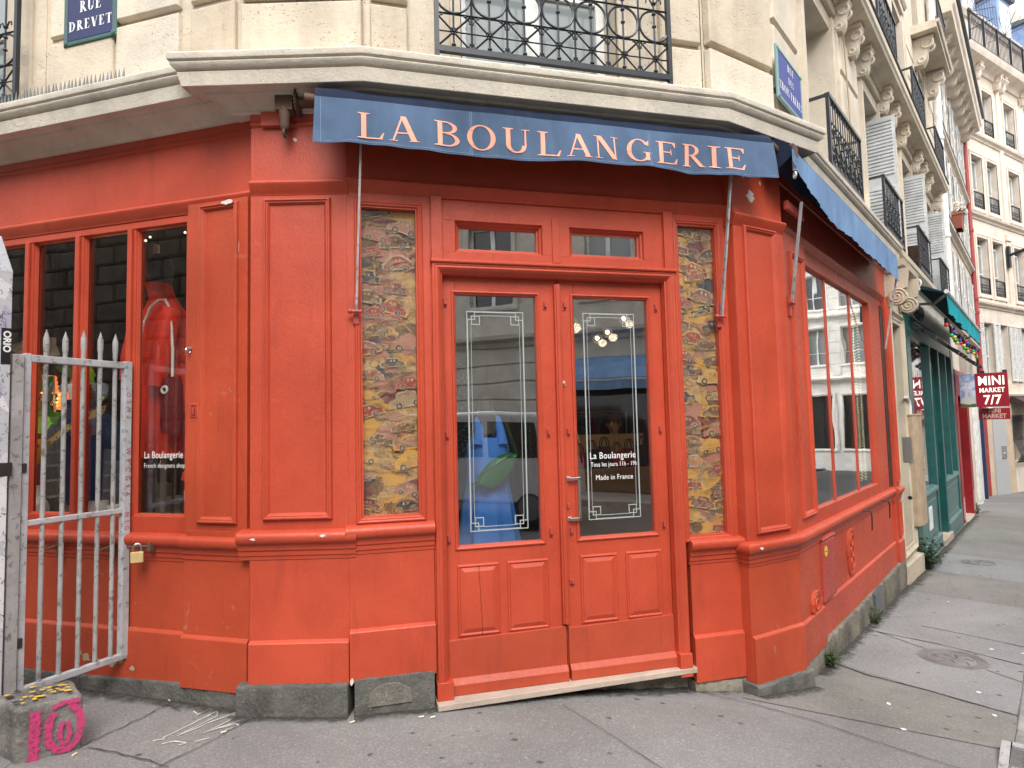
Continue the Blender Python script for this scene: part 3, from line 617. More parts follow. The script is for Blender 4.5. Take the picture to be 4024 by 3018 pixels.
# -- door surround and transom lights
mb = MB(); mb.box(C, .505, .575, -.16, -.005, .0, 3.0); mb.box(C, 2.06, 2.125, -.16, -.005, -.02, 3.0)
CS = [(0, -.004), (.0, .02), (.012, .026), (.022, .02), (.03, .024), (.048, .012), (.056, -.002), (.066, -.01), (.072, -.05)]
rows = []
for t, w in CS: rows.append([C.p(.512 + t, w, .02), C.p(.512 + t, w, 2.592 - t), C.p(2.128 - t, w, 2.592 - t), C.p(2.128 - t, w, -.02)])
mb.grid(rows)
mb.box(C, .505, .60, -.06, .034, -.005, .135); mb.box(C, 2.05, 2.135, -.06, .034, -.02, .125)
mb.build('door_casing', RED, shop, bevel=.003, smooth=35)
mb = MB(); mb.box(C, .575, 2.06, -.16, -.012, 2.528, 2.668); mb.box(C, .575, 2.06, -.16, -.012, 2.862, 3.0); mb.box(C, .575, .662, -.16, -.012, 2.668, 2.862); mb.box(C, 1.222, 1.405, -.16, -.012, 2.668, 2.862); mb.box(C, 1.925, 2.06, -.16, -.012, 2.668, 2.862)
mb.box(C, .512, .578, -.03, .014, 2.60, 3.0); mb.panel(C, .526, .564, 2.63, 2.99, [(0, .0145), (.004, .0105), (.006, .0095)]); mb.box(C, 2.062, 2.128, -.03, .014, 2.60, 3.0); mb.panel(C, 2.076, 2.114, 2.63, 2.99, [(0, .0145), (.004, .0105), (.006, .0095)])
mb.box(C, 1.285, 1.335, -.02, -.002, 2.62, 2.91); mb.run(C, .505, 2.135, [(-.02, 2.60), (.03, 2.585), (.036, 2.592), (.036, 2.604), (.02, 2.612), (-.02, 2.62)])
mb.build('transom_frame', RED, shop, bevel=.002)
for a, b in ((.662, 1.222), (1.405, 1.925)):
    f = MB(); f.frame(C, a, b, 2.668, 2.862, [(0, -.012), (.006, -.03), (.016, -.036), (.02, -.05), (.03, -.054), (.032, -.075)]); tw = f.build('transom_window', RED, shop); pane(C, a + .03, b - .03, 2.698, 2.832, -.07, tw, GLASST)

# -- the double doors
def door(u0, u1, gu0, gu1, pan, handle, zk, w=-.06):  # door measures taken from image pixels, scaled about the camera to the recess depth
    m = MB(); zb, zt = zk
    for q in ((u0, gu0, zb, zt), (gu1, u1, zb, zt), (gu0, gu1, 2.413, zt), (gu0, gu1, zb, .884)): m.box(C, q[0], q[1], w - .045, w, q[2], q[3])
    m.frame(C, gu0 - .024, gu1 + .024, .86, 2.437, [(0, w + .0005), (.002, w + .009), (.01, w + .012), (.016, w + .006), (.024, w - .004), (.0245, w - .03)])
    d = m.build('door', RED, shop, bevel=.002)
    pane(C, gu0, gu1, .884, 2.413, w - .022, d, GLASSD)
    for a, b in pan:
        k = MB(); k.panel(C, a, b, .352, .775, [(0, w + .0005), (.004, w + .008), (.012, w + .011), (.02, w + .003), (.045, w + .013)]); k.build('door_panel', RED, d, bevel=.0015)
    k = MB(); k.prism(C, [(u0 + .004, .124), (u1 - .004, .124), (u1 - .004, .356), (u0 + .004, .345)], w - .01, w + .021); k.build('kick_board', REDB, d, bevel=.004)
    k = MB(); k.run(C, u0 + .006, u1 - .004, [(w - .01, .035), (w + .05, .035), (w + .05, .095), (w + .022, .127), (w - .01, .127)]); k.build('weather_bar', REDB, d, bevel=.003)
    # shutter clips round the glass
    for cu in (gu0 - .062, gu1 + .058):
        for cz in (2.36, 1.55, .93):
            k = MB(); k.box(C, cu - .011, cu + .011, w, w + .004, cz - .03, cz + .03); k.prism(C, [(cu - .006, cz - .012), (cu + .009, cz - .018), (cu + .009, cz + .012), (cu - .006, cz + .02)], w + .004, w + .02); k.build('shutter_clip', REDM, d, bevel=.002)
    # etched border on the glass
    e = MB(); ww = w - .0212; a, b, z0, z1 = gu0 + .075, gu1 - .078, .96, 2.315
    if gu0 > 1.3: a, b, z0, z1 = gu0 + .07, gu1 - .088, .985, 2.32
    def hb(x0, x1, y0, y1): e.face([C.p(x0, ww, y0), C.p(x1, ww, y0), C.p(x1, ww, y1), C.p(x0, ww, y1)])
    s_ = .055
    for x, sg in ((a, 1), (b, -1)):
        hb(min(x, x + sg * .009), max(x, x + sg * .009), z0 + s_ * 1.0, z1 - s_ * 1.0); x2 = x + sg * .026; hb(min(x2, x2 + sg * .003), max(x2, x2 + sg * .003), z0 + s_ * 1.52, z1 - s_ * 1.52)
    for z, sg in ((z0, 1), (z1, -1)):
        hb(a + s_ * 1.0, b - s_ * 1.0, min(z, z + sg * .009), max(z, z + sg * .009)); z2 = z + sg * .026; hb(a + s_ * 1.52, b - s_ * 1.52, min(z2, z2 + sg * .004), max(z2, z2 + sg * .004))
    for x, sx_ in ((a, 1), (b, -1)):
        for z, sz_ in ((z0, 1), (z1, -1)):
            for (ox, oz, n_) in ((0, 0, s_), (.028, .028, s_ * 1.05)):
                x0, z0_ = x + sx_ * ox, z + sz_ * oz
                for q in ((0, n_, 0, .006), (0, n_, n_ - .006, n_), (0, .006, .006, n_ - .006), (n_ - .006, n_, .006, n_ - .006)):
                    xs = sorted((x0 + sx_ * q[0], x0 + sx_ * q[1])); zs = sorted((z0_ + sz_ * q[2], z0_ + sz_ * q[3])); ww_ = ww; ww = ww + (.0002 if ox else 0); hb(xs[0], xs[1], zs[0], zs[1]); ww = ww_
    e.build('etched_border', mat('etched_glass', (.33, .36, .35), .7), d)
    return d
dl = door(.577, 1.322, .66, 1.18, ((.645, .905), (.952, 1.218)), 0, (.045, 2.528))
dr = door(1.328, 2.058, 1.433, 1.955, ((1.425, 1.678), (1.735, 1.99)), 1, (.045, 2.528))
k = MB(); k.box(C, 1.296, 1.338, -.062, -.028, .37, 2.49); k.box(C, 1.306, 1.328, -.03, -.018, .37, 2.49); k.build('astragal', RED, dl, bevel=.004)
k = MB()
for z in (1.255, 1.005): k.box(C, 1.352, 1.378, -.0595, -.052, z - .014, z + .014); k.box(C, 1.36, 1.435, -.04, -.026, z - .009, z + .009); k.box(C, 1.36, 1.375, -.055, -.03, z - .009, z + .009)
k.box(C, 1.418, 1.436, -.04, -.026, .995, 1.266); k.build('handle', STEEL, dr, bevel=.003)
k = MB(); k.box(C, 1.335, 1.362, -.06, -.052, 1.84, 1.875); k.lathe(C.p(1.3485, -.052, 1.858), (0, -1, 0), [(.010, 0), (.010, .008), (.004, .01), (.003, .02)]); k.build('lock', metal_paint('worn_lock', (.5, .45, .42), .4, .6), dr, bevel=.003)
k = MB(); k.box(C, 1.352, 1.385, -.06, -.05, .60, .635); k.box(C, 1.362, 1.372, -.05, -.036, .607, .63); k.build('lock', REDM, dr, bevel=.003)
k = MB(); k.box(C, 1.35, 1.37, -.06, -.05, 1.07, 1.10); k.build('lock', REDM, dr, bevel=.003)
lt = MB(); wl_ = -.0812
text(lt, 'La Boulangerie', C, 1.683, wl_, 1.372, .060, 'CENTER', .84, .0002, spacing=1.07); text(lt, 'Tous les jours 11h - 19h', C, 1.690, wl_, 1.322, .041, 'CENTER', .73, spacing=1.08); text(lt, 'Made in France', C, 1.690, wl_, 1.236, .047, 'CENTER', .84, 0, spacing=1.07); lt.build('lettering', WLET, dr)
# crack and missing corner on the first door panel
k = MB(); pts = [(.775, .77), (.777, .70), (.782, .62), (.784, .55), (.789, .47), (.79, .40), (.79, .36)]
k.grid([[C.p(a - .0013, -.0462, b), C.p(a + .0016, -.0462, b)] for a, b in pts]); k.build('panel_crack', mat('crack_dark', (.09, .012, .008), .9), dl)
# doorstep
MARB = stone('step_marble', (.50, .41, .345), .1, .4)
mb = MB(); mb.slab(C, [(.50, -.12), (2.165, -.12), (2.165, .035), (.50, .085)], -.0, .034); mb.box(C, .50, 2.165, -.12, -.085, -.06, -.001); mb.build('doorstep', MARB, shop, bevel=.004)

# -- ironwork on the red wall: wall hatches, rings, hooks
def oval_plate(F, u, z, ru, rz, w, rows=3):
    k = MB(); n = 28
    ring = lambda a, ww: [F.p(u + a * ru * math.copysign(abs(cos(t)) ** .75, cos(t)), ww, z + a * rz * math.copysign(abs(sin(t)) ** .75, sin(t))) for t in [2 * pi * i / n for i in range(n)]]
    k.grid([ring(1, w), ring(1, w + .012), ring(.9, w + .02), ring(.78, w + .012), ring(.72, w + .02), ring(.62, w + .012), ring(.3, w + .012)], True); k.cap(len(k.v) - n, n)
    for j in range(rows): zz = z + rz * .5 * (j - (rows - 1) / 2) * .9; k.torus(F.p(u, w + .014, zz), F.n, min(ru * .34, .05), .007, 12, 5)
    for sg in (-1, 1): k.box(F, u + sg * ru - .012, u + sg * ru + .012, w, w + .022, z - .03, z + .03)
    return k.build('wall_hatch', RED, shop, bevel=.002)
oval_plate(R, 1.74, .37, .145, .215, .0); oval_plate(R, .40, .20, .115, .105, .035, 1)
k = MB(); k.box(R, 4.03, 4.14, .03, .05, .17, .58); k.frame(R, 4.03, 4.14, .17, .58, [(0, .05), (.01, .06), (.025, .05)]); k.torus(R.p(4.085, .05, .38), R.n, .03, .008, 12, 5); k.build('wall_hatch', RED, shop, bevel=.003)
k = MB(); k.lathe(L.p(-.447, .03, 2.104), L.n, [(.012, 0), (.012, .012), (.005, .014)]); k.torus(L.p(-.447, .05, 2.092), L.d, .018, .004, 14, 6); k.build('wall_ring', STEEL, shop)
k = MB(); k.frame(L, -.445, -.39, 1.69, 1.775, [(0, .0305), (.004, .036), (.01, .036), (.012, .024)]); k.box(L, -.425, -.41, .03, .042, 1.71, 1.75); k.build('latch_plate', REDM, shop)
for u, z in ((-1.42, .905), (-1.0, .91)):
    k = MB(); k.tube([L.p(u, .0, z), L.p(u - .01, .07, z + .01), L.p(u - .05, .10, z - .01)], .008, 6); k.box(L, u - .012, u + .012, .03, .06, z - .06, z + .05); k.build('wall_hook', RUST, shop)
for u in (2.1, 3.0):
    k = MB(); k.tube([R.p(u, .05, .70), R.p(u, .11, .70), R.p(u + .01, .12, .66), R.p(u + .01, .115, .52)], .007, 6); k.build('wall_hook', IRON, shop)
k = MB(); k.box(R, 2.30, 2.68, .03, .052, -.36, -.13)
for i in range(11): k.run(R, 2.33, 2.65, [(.05, -.345 + i * .019), (.068, -.345 + i * .019), (.06, -.332 + i * .019), (.05, -.332 + i * .019)])
k.build('vent_grille', ZINC, shop, bevel=.002)

def chip(F, u, z, r, w, sd_, sx=1., m=None):
    kx = random.Random(sd_); k = MB(); k.face([F.p(u + r * sx * cos(t) * kx.uniform(.5, 1.2), w, z + r * sin(t) * kx.uniform(.5, 1.2)) for t in frange(0, 5.8, 9)]); k.build('paint_chip', m or CHIP, shop)
CHIP = mat('bare_undercoat', (.62, .60, .56), .8); CHIPB = mat('bare_plaster', (.40, .33, .22), .85)
chip(P2, .19, 3.15, .045, .0015, 1); chip(P2, .12, 3.29, .022, .0015, 2, 1.4); chip(P2, .30, 3.26, .02, .0015, 3, .4); chip(P1, -.30, 3.31, .012, .0015, 4, 1.3); chip(L, -.17, 2.962, .016, .055, 5, 2.6); chip(L, -.112, 2.9, .03, .0345, 6, .25); chip(L, -.108, 2.7, .05, .032, 7, .12)
for i, (u, z, r) in enumerate(((-1.28, .26, .022), (-1.22, .235, .03), (-1.12, .22, .026), (-1.02, .22, .03), (-.86, .20, .016), (-.95, .24, .02))): chip(L, u, z, r, .0245, 20 + i, 1.3, CHIPB)
chip(P2, .06, .762, .010, .058, 30, 1.8); chip(P1, -.13, 1.012, .009, .0585, 31, 2.4); chip(P1, -.52, 1.0, .008, .059, 32, 2.); chip(C, .03, .20, .022, .0245, 33, .5)

# dirt gathered where the pavement meets the walls
def dirtmat():
    m = bpy.data.materials.new('wall_foot_dirt'); m.use_nodes = True; t = m.node_tree; b = t.nodes['Principled BSDF']; b.inputs['Base Color'].default_value = (.055, .047, .038, 1); b.inputs['Roughness'].default_value = .95
    tc = t.nodes.new('ShaderNodeTexCoord'); nz = t.nodes.new('ShaderNodeTexNoise'); nz.inputs['Scale'].default_value = 16; nz.inputs['Detail'].default_value = 6; nz.inputs['Roughness'].default_value = .7; at = t.nodes.new('ShaderNodeAttribute'); at.attribute_name = 'fade'; ad = t.nodes.new('ShaderNodeMath'); ad.operation = 'MULTIPLY_ADD'; ad.inputs[1].default_value = .42; sb = t.nodes.new('ShaderNodeMapRange'); sb.inputs[1].default_value = .55; sb.inputs[2].default_value = .85; sb.inputs[4].default_value = .85
    L_ = t.links.new; L_(tc.outputs['Object'], nz.inputs[0]); L_(at.outputs['Fac'], ad.inputs[0]); L_(nz.outputs['Fac'], ad.inputs[2]); L_(ad.outputs[0], sb.inputs[0]); L_(sb.outputs[0], b.inputs['Alpha']); return m
DIRT = dirtmat()
def dirt(F, u0, u1, w0, wd):
    mb = MB(); fd = []; n = max(4, int((u1 - u0) * 14)); rows = []
    for i in range(n + 1):
        u = u0 + (u1 - u0) * i / n; row = []
        for t in (0, .35, .7, 1):
            q = F.p(u, w0 + wd * t, 0); row.append((q.x, q.y, g(q.x, q.y) + .0095)); fd.append(1 - t)
        rows.append(row)
    mb.grid(rows); o = mb.build('pavement_dirt', DIRT, weld=False); o.data.attributes.new('fade', 'FLOAT', 'POINT').data.foreach_set('value', fd); tag(o, kind='structure')
dirt(L, -3.8, -.1, .02, .13); dirt(P1, -.63, .0, .03, .10); dirt(C, .04, .5, .02, .10); dirt(C, .5, 2.55, -.085, .17); dirt(P2, -.03, .57, .04, .12); dirt(R, .3, 4.25, .04, .12); dirt(R, 4.25, 13, .08, .14)

# ------------------------------------------------------------------ cornice and upper storey
OUT = [(-.665, 3.709), (-.69, 3.688), (.11, 3.467), (2.428, 3.459), (3.204, 3.707)]      # outer top edge at z 3.70
def inner(w):
    nn = [L.n, P1.n, C.n, P2.n, R.n]; r = []
    for i, (a, b) in enumerate(((L.n, P1.n), (P1.n, C.n), (C.n, P2.n), (P2.n, R.n))):
        o = Vector((*OUT[i + 1], 0)); bb = (a + b) / (1 + a.dot(b)); q = o - bb * w; r.append((q.x, q.y))
    return r
W1, W2, W3, W4 = inner(.27)
CP = [(-.10, 3.455), (.03, 3.455), (.04, 3.47), (.055, 3.475), (.068, 3.498), (.10, 3.52), (.135, 3.53), (.14, 3.545), (.20, 3.547), (.208, 3.536), (.219, 3.536), (.236, 3.612), (.224, 3.615), (.224, 3.622), (.244, 3.626), (.258, 3.64), (.264, 3.655), (.257, 3.658), (.257, 3.665), (.270, 3.667), (.273, 3.676), (.275, 3.704), (.264, 3.712), (0, 3.74), (-.10, 3.745)]
far = lambda F, p, u, w=0: (p[0] + F.d.x * u, p[1] + F.d.y * u)
mb = MB()
b4 = Vector((*W4, 0)); b1 = Vector((*W1, 0))
mb.sweep([tuple((b1 - P1.n * .12 + P1.d * .012)[:2]), W1, W2, W3, W4, tuple((b4 - P2.n * .12)[:2])], CP)
mb.build('cornice', CORN, shop, bevel=.004, smooth=30)
mb = MB(); l0 = L.p(-4.3, .01, 0); l1 = L.p(-.0, .01, 0); mb.sweep([tuple(l0[:2]), tuple(l1[:2])], [(w, z + .004) for w, z in CP]); mb.build('cornice', CORN, shop, bevel=.004, smooth=30)
mb = MB(); mb.sweep([tuple(R.p(.06, -.06, 0)[:2]), tuple(R.p(4.33, -.06, 0)[:2])], [(w, z - .005) for w, z in CP]); mb.build('cornice', CORN, shop, bevel=.004, smooth=30)

ZT = 11.2
UL = Fr(W1[0], W1[1], -30.85); UC = Fr(W2[0], W2[1], 0); LC = W3[0] - W2[0]; UP1 = Fr(W1[0], W1[1], math.degrees(math.atan2(W2[1] - W1[1], W2[0] - W1[0]))); LP1 = math.hypot(W2[0] - W1[0], W2[1] - W1[1])
UP2 = Fr(W3[0], W3[1], math.degrees(math.atan2(W4[1] - W3[1], W4[0] - W3[0]))); LP2 = math.hypot(W4[0] - W3[0], W4[1] - W3[1])
def wall(mb, F, u0, u1, z0, z1, holes, w=0., depth=.25):
    us = sorted({u0, u1, *[h[0] for h in holes], *[h[1] for h in holes]}); zs = sorted({z0, z1, *[h[2] for h in holes], *[h[3] for h in holes]})
    for a, b in zip(us, us[1:]):
        for c, d in zip(zs, zs[1:]):
            if any(h[0] <= a and b <= h[1] and h[2] <= c and d <= h[3] for h in holes): continue
            mb.face([F.p(a, w, c), F.p(b, w, c), F.p(b, w, d), F.p(a, w, d)])
    for a, b, c, d in holes:
        for q in (((a, c), (a, d)), ((b, d), (b, c)), ((a, d), (b, d)), ((b, c), (a, c))):
            (x0, y0), (x1, y1) = q; mb.face([F.p(x0, w, y0), F.p(x0, w - depth, y0), F.p(x1, w - depth, y1), F.p(x1, w, y1)])
def ashlar(mb, F, u0, u1, z0, z1, w, proud=.04, ch=.01, gap=.02):
    """one dressed block standing proud of the wall"""
    mb.mat(random.choice(mb.tones)) if hasattr(mb, 'tones') else None; mb.panel(F, u0 + gap, u1 - gap, z0 + gap, z1 - gap, [(0, w), (.002, w + proud - ch), (ch, w + proud)]); mb.mat(0)
CO = [3.70, 4.14, 4.70, 5.26, 5.82, 6.38]
mb = MB(); mb.tones = [0, 0, 1, 1, 2]
CH = (W2[0], .60, 1.62)       # opening of the corner window in UC coordinates
wall(mb, UC, 0, LC, 3.6, ZT, [(.565, 1.62, 3.74, 6.0)]); wall(mb, UL, -5.5, 0, 3.6, ZT, [(-3.7, -1.87, 3.76, 6.0)]); wall(mb, UP1, 0, LP1, 3.6, ZT, []); wall(mb, UP2, 0, LP2, 3.6, ZT, [])
for i, (a, b) in enumerate(zip(CO, CO[1:])):
    ashlar(mb, UC, .0, .26, a, b, .004); ashlar(mb, UC, 1.90, LC - .0, a, b, .004)
    ashlar(mb, UL, -.93, -.405, a + .06, b + .06, .0, .04); ashlar(mb, UL, -1.50, -.93, a + .06, b + .06, -.004, .03)
    ashlar(mb, UL, -.365, -.0, a + .06, b + .06, .002, .03)
    ashlar(mb, UP1, 0, LP1, a + .01, b + .01, .006, .05); ashlar(mb, UP2, .0, LP2, a + .02, b + .02, .006, .055)
# window surround
mb.box(UC, .43, .50, -.02, .012, 3.70, 6.2); mb.box(UC, .50, .565, -.02, .02, 3.70, 6.1); mb.box(UC, 1.62, 1.69, -.02, .02, 3.70, 6.1); mb.box(UC, 1.69, 1.77, -.02, .012, 3.70, 6.2); mb.box(UC, .30, 1.9, -.02, .016, 3.70, 3.80)
mb.box(UL, -1.869, -1.64, -.02, .03, 3.7, 6.1); mb.box(UL, -1.64, -1.53, -.02, .012, 3.7, 6.1); mb.box(UL, -3.9, -3.7, -.02, .03, 3.7, 6.1)
mb.build('stone_wall', [LIME, LIME2, LIME3], shop, bevel=.004, ang=50)

def casement(F, u0, u1, z0, z1, w, par, curtain=True, gl=GREYGL):
    f = MB(); t = .06; f.box(F, u0, u0 + t, w - .05, w, z0, z1); f.box(F, u1 - t, u1, w - .05, w, z0, z1); f.box(F, u0 + t, u1 - t, w - .05, w, z0, z0 + .12); f.box(F, u0 + t, u1 - t, w - .05, w, z1 - t, z1)
    c = (u0 + u1) / 2; f.box(F, c - .05, c + .05, w - .05, w + .012, z0 + .12, z1 - t); f.box(F, u0 + t, c - .05, w - .045, w - .004, z0 + .75, z0 + .79); f.box(F, c + .05, u1 - t, w - .045, w - .004, z0 + .75, z0 + .79)
    o = f.build('window', WHITEP, par, bevel=.004); p = MB(); p.box(F, u0 + t - .01, u1 - t + .01, w - .032, w - .026, z0 + .10, z1 - t + .01); p.build('pane', gl, o); return o
wc = casement(UC, .565, 1.62, 3.745, 6.0, -.20, shop)
k = MB(); k.box(UC, .575, .60, -.19, -.01, 3.76, 5.95)
for i in range(36): k.box(UC, .60, .606, -.18, -.02, 3.80 + i * .058, 3.835 + i * .058)
k.build('shutter', SHUT, wc)
casement(UL, -3.7, -1.87, 3.77, 6.0, -.22, shop)

def railing(F, wid, hgt, cells, w=0., d=.0, sides=0.22, lite=False):
    """wrought-iron window guard: X band below, a row of rings, spear bars above; base at F origin"""
    m = MB(); c = wid / cells; z0 = .03; xb = min(c * 1.0, hgt * .26); rz = z0 + xb + c * .5
    b = lambda u, z, r=.006, dz=0: F.p(u, w, z)
    m.box(F, 0, wid, w - .016, w + .016, z0 - .022, z0 + .012); m.box(F, 0, wid, w - .02, w + .02, hgt - .02, hgt + .012)
    m.box(F, -.004, .022, w - .014, w + .014, -.04, hgt); m.box(F, wid - .022, wid + .004, w - .014, w + .014, -.04, hgt)
    for zz in (z0 + xb, z0 + xb + c): m.tube([b(0, zz), b(wid, zz)], .0075, 4)
    m.tube([b(0, z0 + xb / 2), b(wid, z0 + xb / 2)], .005, 4)
    for i in range(cells + 1):
        if 0 < i < cells: m.tube([b(i * c, z0), b(i * c, hgt)], .0068, 4)
        if i == cells: break
        u = (i + .5) * c; m.tube([b(u, z0), b(u, hgt)], .0062, 6)
        zc = z0 + xb / 2
        for sg in (-1, 1):
            m.tube([b(u - c / 2, zc - sg * xb / 2), b(u + c / 2, zc + sg * xb / 2)], .0062, 4)
        if not lite:
            for q in range(6): m.ball(F.p(u + .017 * cos(q * pi / 3), w + .008, zc + .017 * sin(q * pi / 3)), .0085, 6)
            m.ball(F.p(u, w + .012, zc), .010, 6)
            for su in (-1, 1):
                for sz in (-1, 1):
                    eu, ez = u + su * c * .46, zc + sz * xb * .46
                    m.tube([b(eu - su * .03, ez), b(eu - su * .012, ez - sz * .012), b(eu, ez - sz * .035)], .005, 5); m.ball(b(eu - su * .032, ez), .008, 6); m.ball(b(eu, ez - sz * .037), .008, 6)
            for zz in (z0 + .03, rz, z0 + xb + c * .88): m.lathe(b(u, zz - .012), (0, 0, 1), [(.006, 0), (.014, .007), (.014, .014), (.006, .024)], 8)
        m.torus(b(u, rz), F.n, c * .47, .0075, 22 if not lite else 14, 5)
        zz = z0 + xb + c + .03
        while zz < hgt - .12:
            for su in (-1, 1): m.tube([b(u + su * .004, zz), b(u + su * .03, zz + .045), b(u + su * .05, zz + .04), b(u + su * .052, zz + .018)], .0055, 5)
            m.lathe(b(u, zz), (0, 0, 1), [(.006, 0), (.016, .012), (.006, .03)], 8); zz += c * 1.2
    for u in (.009, wid - .009):
        m.box(F, u - .011, u + .011, w - sides, w - .014, hgt - .018, hgt + .006); m.box(F, u - .011, u + .011, w - sides, w - .014, -.03, -.008)
    return m
rC = UC.sub(.405 - .03, .235); rC.o.z = 3.745
railing(rC, 1.50, 1.02, 7).build('window_railing', IRON, shop, smooth=50)
rL = UL.sub(-3.38, .14); rL.o.z = 3.76; railing(rL, 1.78, 1.02, 8).build('window_railing', IRON, shop, smooth=50)
# bird spikes on the left cornice
k = MB()
for i in range(58):
    u = -2.55 + i * .031; q = L.p(u, .22, 3.738)
    k.lathe(q, (random.uniform(-.08, .08), random.uniform(-.06, .06), 1), [(.011, 0), (.001, .075)], 4)
k.build('bird_spikes', ZINC, shop)

# -- street side of the house, upper storeys
UR = Fr(R.p(.03, -.03, 0).x, R.p(.03, -.03, 0).y, R.h)
WIN = [(1.15, 2.20), (3.62, 4.62), (6.25, 7.30), (8.85, 9.85)]; UEND = 11.25
mb = MB()
wall(mb, UR, -.1, UEND, 3.6, ZT, [(a, b, 3.78, 5.62) for a, b in WIN] + [(a, b, 6.2, 8.2) for a, b in WIN] + [(a + .05, b - .05, 8.75, 10.4) for a, b in WIN], depth=.28)
wall(mb, UR, 4.33, UEND, 2.95, 3.6, [])
for a, b in WIN:
    for z0, z1 in ((3.70, 5.64), (6.1, 8.2)):
        for s_, u in ((-1, a), (1, b)):
            mb.box(UR, *sorted((u + s_ * .002, u + s_ * .10)), -.02, .03, z0, z1 + .1); mb.box(UR, *sorted((u + s_ * .10, u + s_ * .15)), -.02, .05, z0, z1 + .14)
        mb.box(UR, a - .16, b + .16, -.02, .045, z1 + .14, z1 + .25); mb.run(UR, a - .2, b + .2, [(-.02, z1 + .25), (.06, z1 + .25), (.09, z1 + .29), (.10, z1 + .33), (-.02, z1 + .34)])
for x0, x1 in ((.12, .95), (2.42, 3.40), (4.84, 6.02), (7.52, 8.62), (10.1, 11.05)):
    for a, b in zip(CO[:-2], CO[1:-1]): ashlar(mb, UR, x0 + .06, x1 - .06, a + .02, min(b + .02, 5.72), .0, .03, .014, .022)
    for a in (6.3, 6.85, 7.4, 7.95): ashlar(mb, UR, x0 + .06, x1 - .06, a, a + .55, 0, .025, .014, .022)
mb.run(UR, 4.33, UEND, [(-.02, 3.50), (.03, 3.50), (.05, 3.56), (.13, 3.60), (.14, 3.64), (.20, 3.66), (.21, 3.72), (-.02, 3.75)])
mb.build('stone_wall', LIMEP, shop, bevel=.004, ang=50)
# balcony ledge of the second floor with its consoles
mb = MB(); mb.run(UR, -.3, 10.15, [(-.02, 5.90), (.03, 5.90), (.035, 5.93), (.10, 5.95), (.25, 5.97), (.262, 6.0), (.28, 6.02), (.285, 6.09), (-.02, 6.12)]); mb.mat(1).box(UR, -.3, 10.16, -.02, .30, 6.121, 6.135)
mb.build('balcony_ledge', [LIMEP, ZINC], shop, bevel=.004)
def console(F, u, z, hw, pr, ht, par, mt, name='corbel'):
    k = MB(); poly = []
    for i in range(13):
        t = i / 12; poly.append((.02 + pr * (.42 + .55 * t ** 1.2 + .13 * sin(t * 2 * pi) * (1 - t)), z - ht + ht * t))
    rows = [[F.p(u - hw, 0, z - ht)] + [F.p(u - hw, w, zz) for w, zz in poly] + [F.p(u - hw, 0, z)], [F.p(u + hw, 0, z - ht)] + [F.p(u + hw, w, zz) for w, zz in poly] + [F.p(u + hw, 0, z)]]
    b = k.grid(rows); k.cap(b, 15); k.cap(b + 15, 15, True)
    for su in (-1, 1): k.torus(F.p(u + su * hw, pr * .72, z - ht * .28), F.d, ht * .17, ht * .05, 12, 5); k.torus(F.p(u + su * hw, pr * .42, z - ht * .84), F.d, ht * .09, ht * .04, 10, 5)
    k.box(F, u - hw - .03, u + hw + .03, 0, pr * 1.05, z, z + .04)
    return k.build(name, mt, par, smooth=40)
for u in (.5, 1.0, 2.36, 2.95, 3.5, 4.72, 5.3, 6.1, 7.42, 8.0, 8.72, 9.97): console(UR, u, 5.905, .065, .17, .29, shop, LIMEP)
rail_src = None
for i, (a, b) in enumerate(WIN):
    q = UR.p(a - .08, .19, 3.75)
    if rail_src is None:
        F0 = Fr(q.x, q.y, R.h, q.z); rail_src = railing(F0, 1.26, .66, 7, sides=.2).build('window_railing', IRON, shop, smooth=50); src_q = q
    else: o = rail_src.copy(); COL.objects.link(o); o.location = q - src_q
    casement(UR, a, b, 3.80, 5.62, -.24, shop, gl=DARKGL if i else GREYGL); casement(UR, a, b, 6.22, 8.2, -.24, shop, gl=DARKGL)
    q2 = UR.p(a - .08, .24, 6.17); o = rail_src.copy(); COL.objects.link(o); o.location = q2 - src_q
    k = MB(); s_ = MB()
    if i:
        f = b - .02; k.box(UR, f - .03, f, -.22, .20, 3.84, 5.52)
        for j in range(34):
            if abs(j - 16) > 1: k.box(UR, f - .045, f - .03, -.19, .17, 3.90 + j * .047, 3.93 + j * .047)
        k.build('shutter', SHUT, shop)
# third floor balcony over the downpipe
mb = MB(); mb.box(UR, 8.3, 10.4, -.02, .42, 8.42, 8.5); mb.run(UR, 8.3, 10.4, [(-.02, 8.5), (.45, 8.5), (.47, 8.56), (-.02, 8.58)]); mb.build('balcony_ledge', LIMEP, shop, bevel=.004)
for u in (8.6, 10.1): console(UR, u, 8.42, .10, .34, .5, shop, LIMEP)
q = UR.p(8.8, .40, 8.62); o = rail_src.copy(); COL.objects.link(o); o.location = q - src_q
# white downpipe
k = MB(); k.tube([UR.p(11.12, .10, z) for z in (3.4, 5.6, 8, 11)], .075, 12)
for z in (5.3, 7.4, 9.4): k.lathe(UR.p(11.12, .10, z), (0, 0, 1), [(.075, 0), (.092, .01), (.092, .09), (.075, .1)], 12)
k.build('downpipe', WHITEP, shop, smooth=40)
k = MB(); k.tube([UR.p(2.62 + .04 * sin(z * 3), .055, z) for z in frange(4.0, 6.0, 12)], .008, 5); k.build('wall_cable', BEIGE, shop)

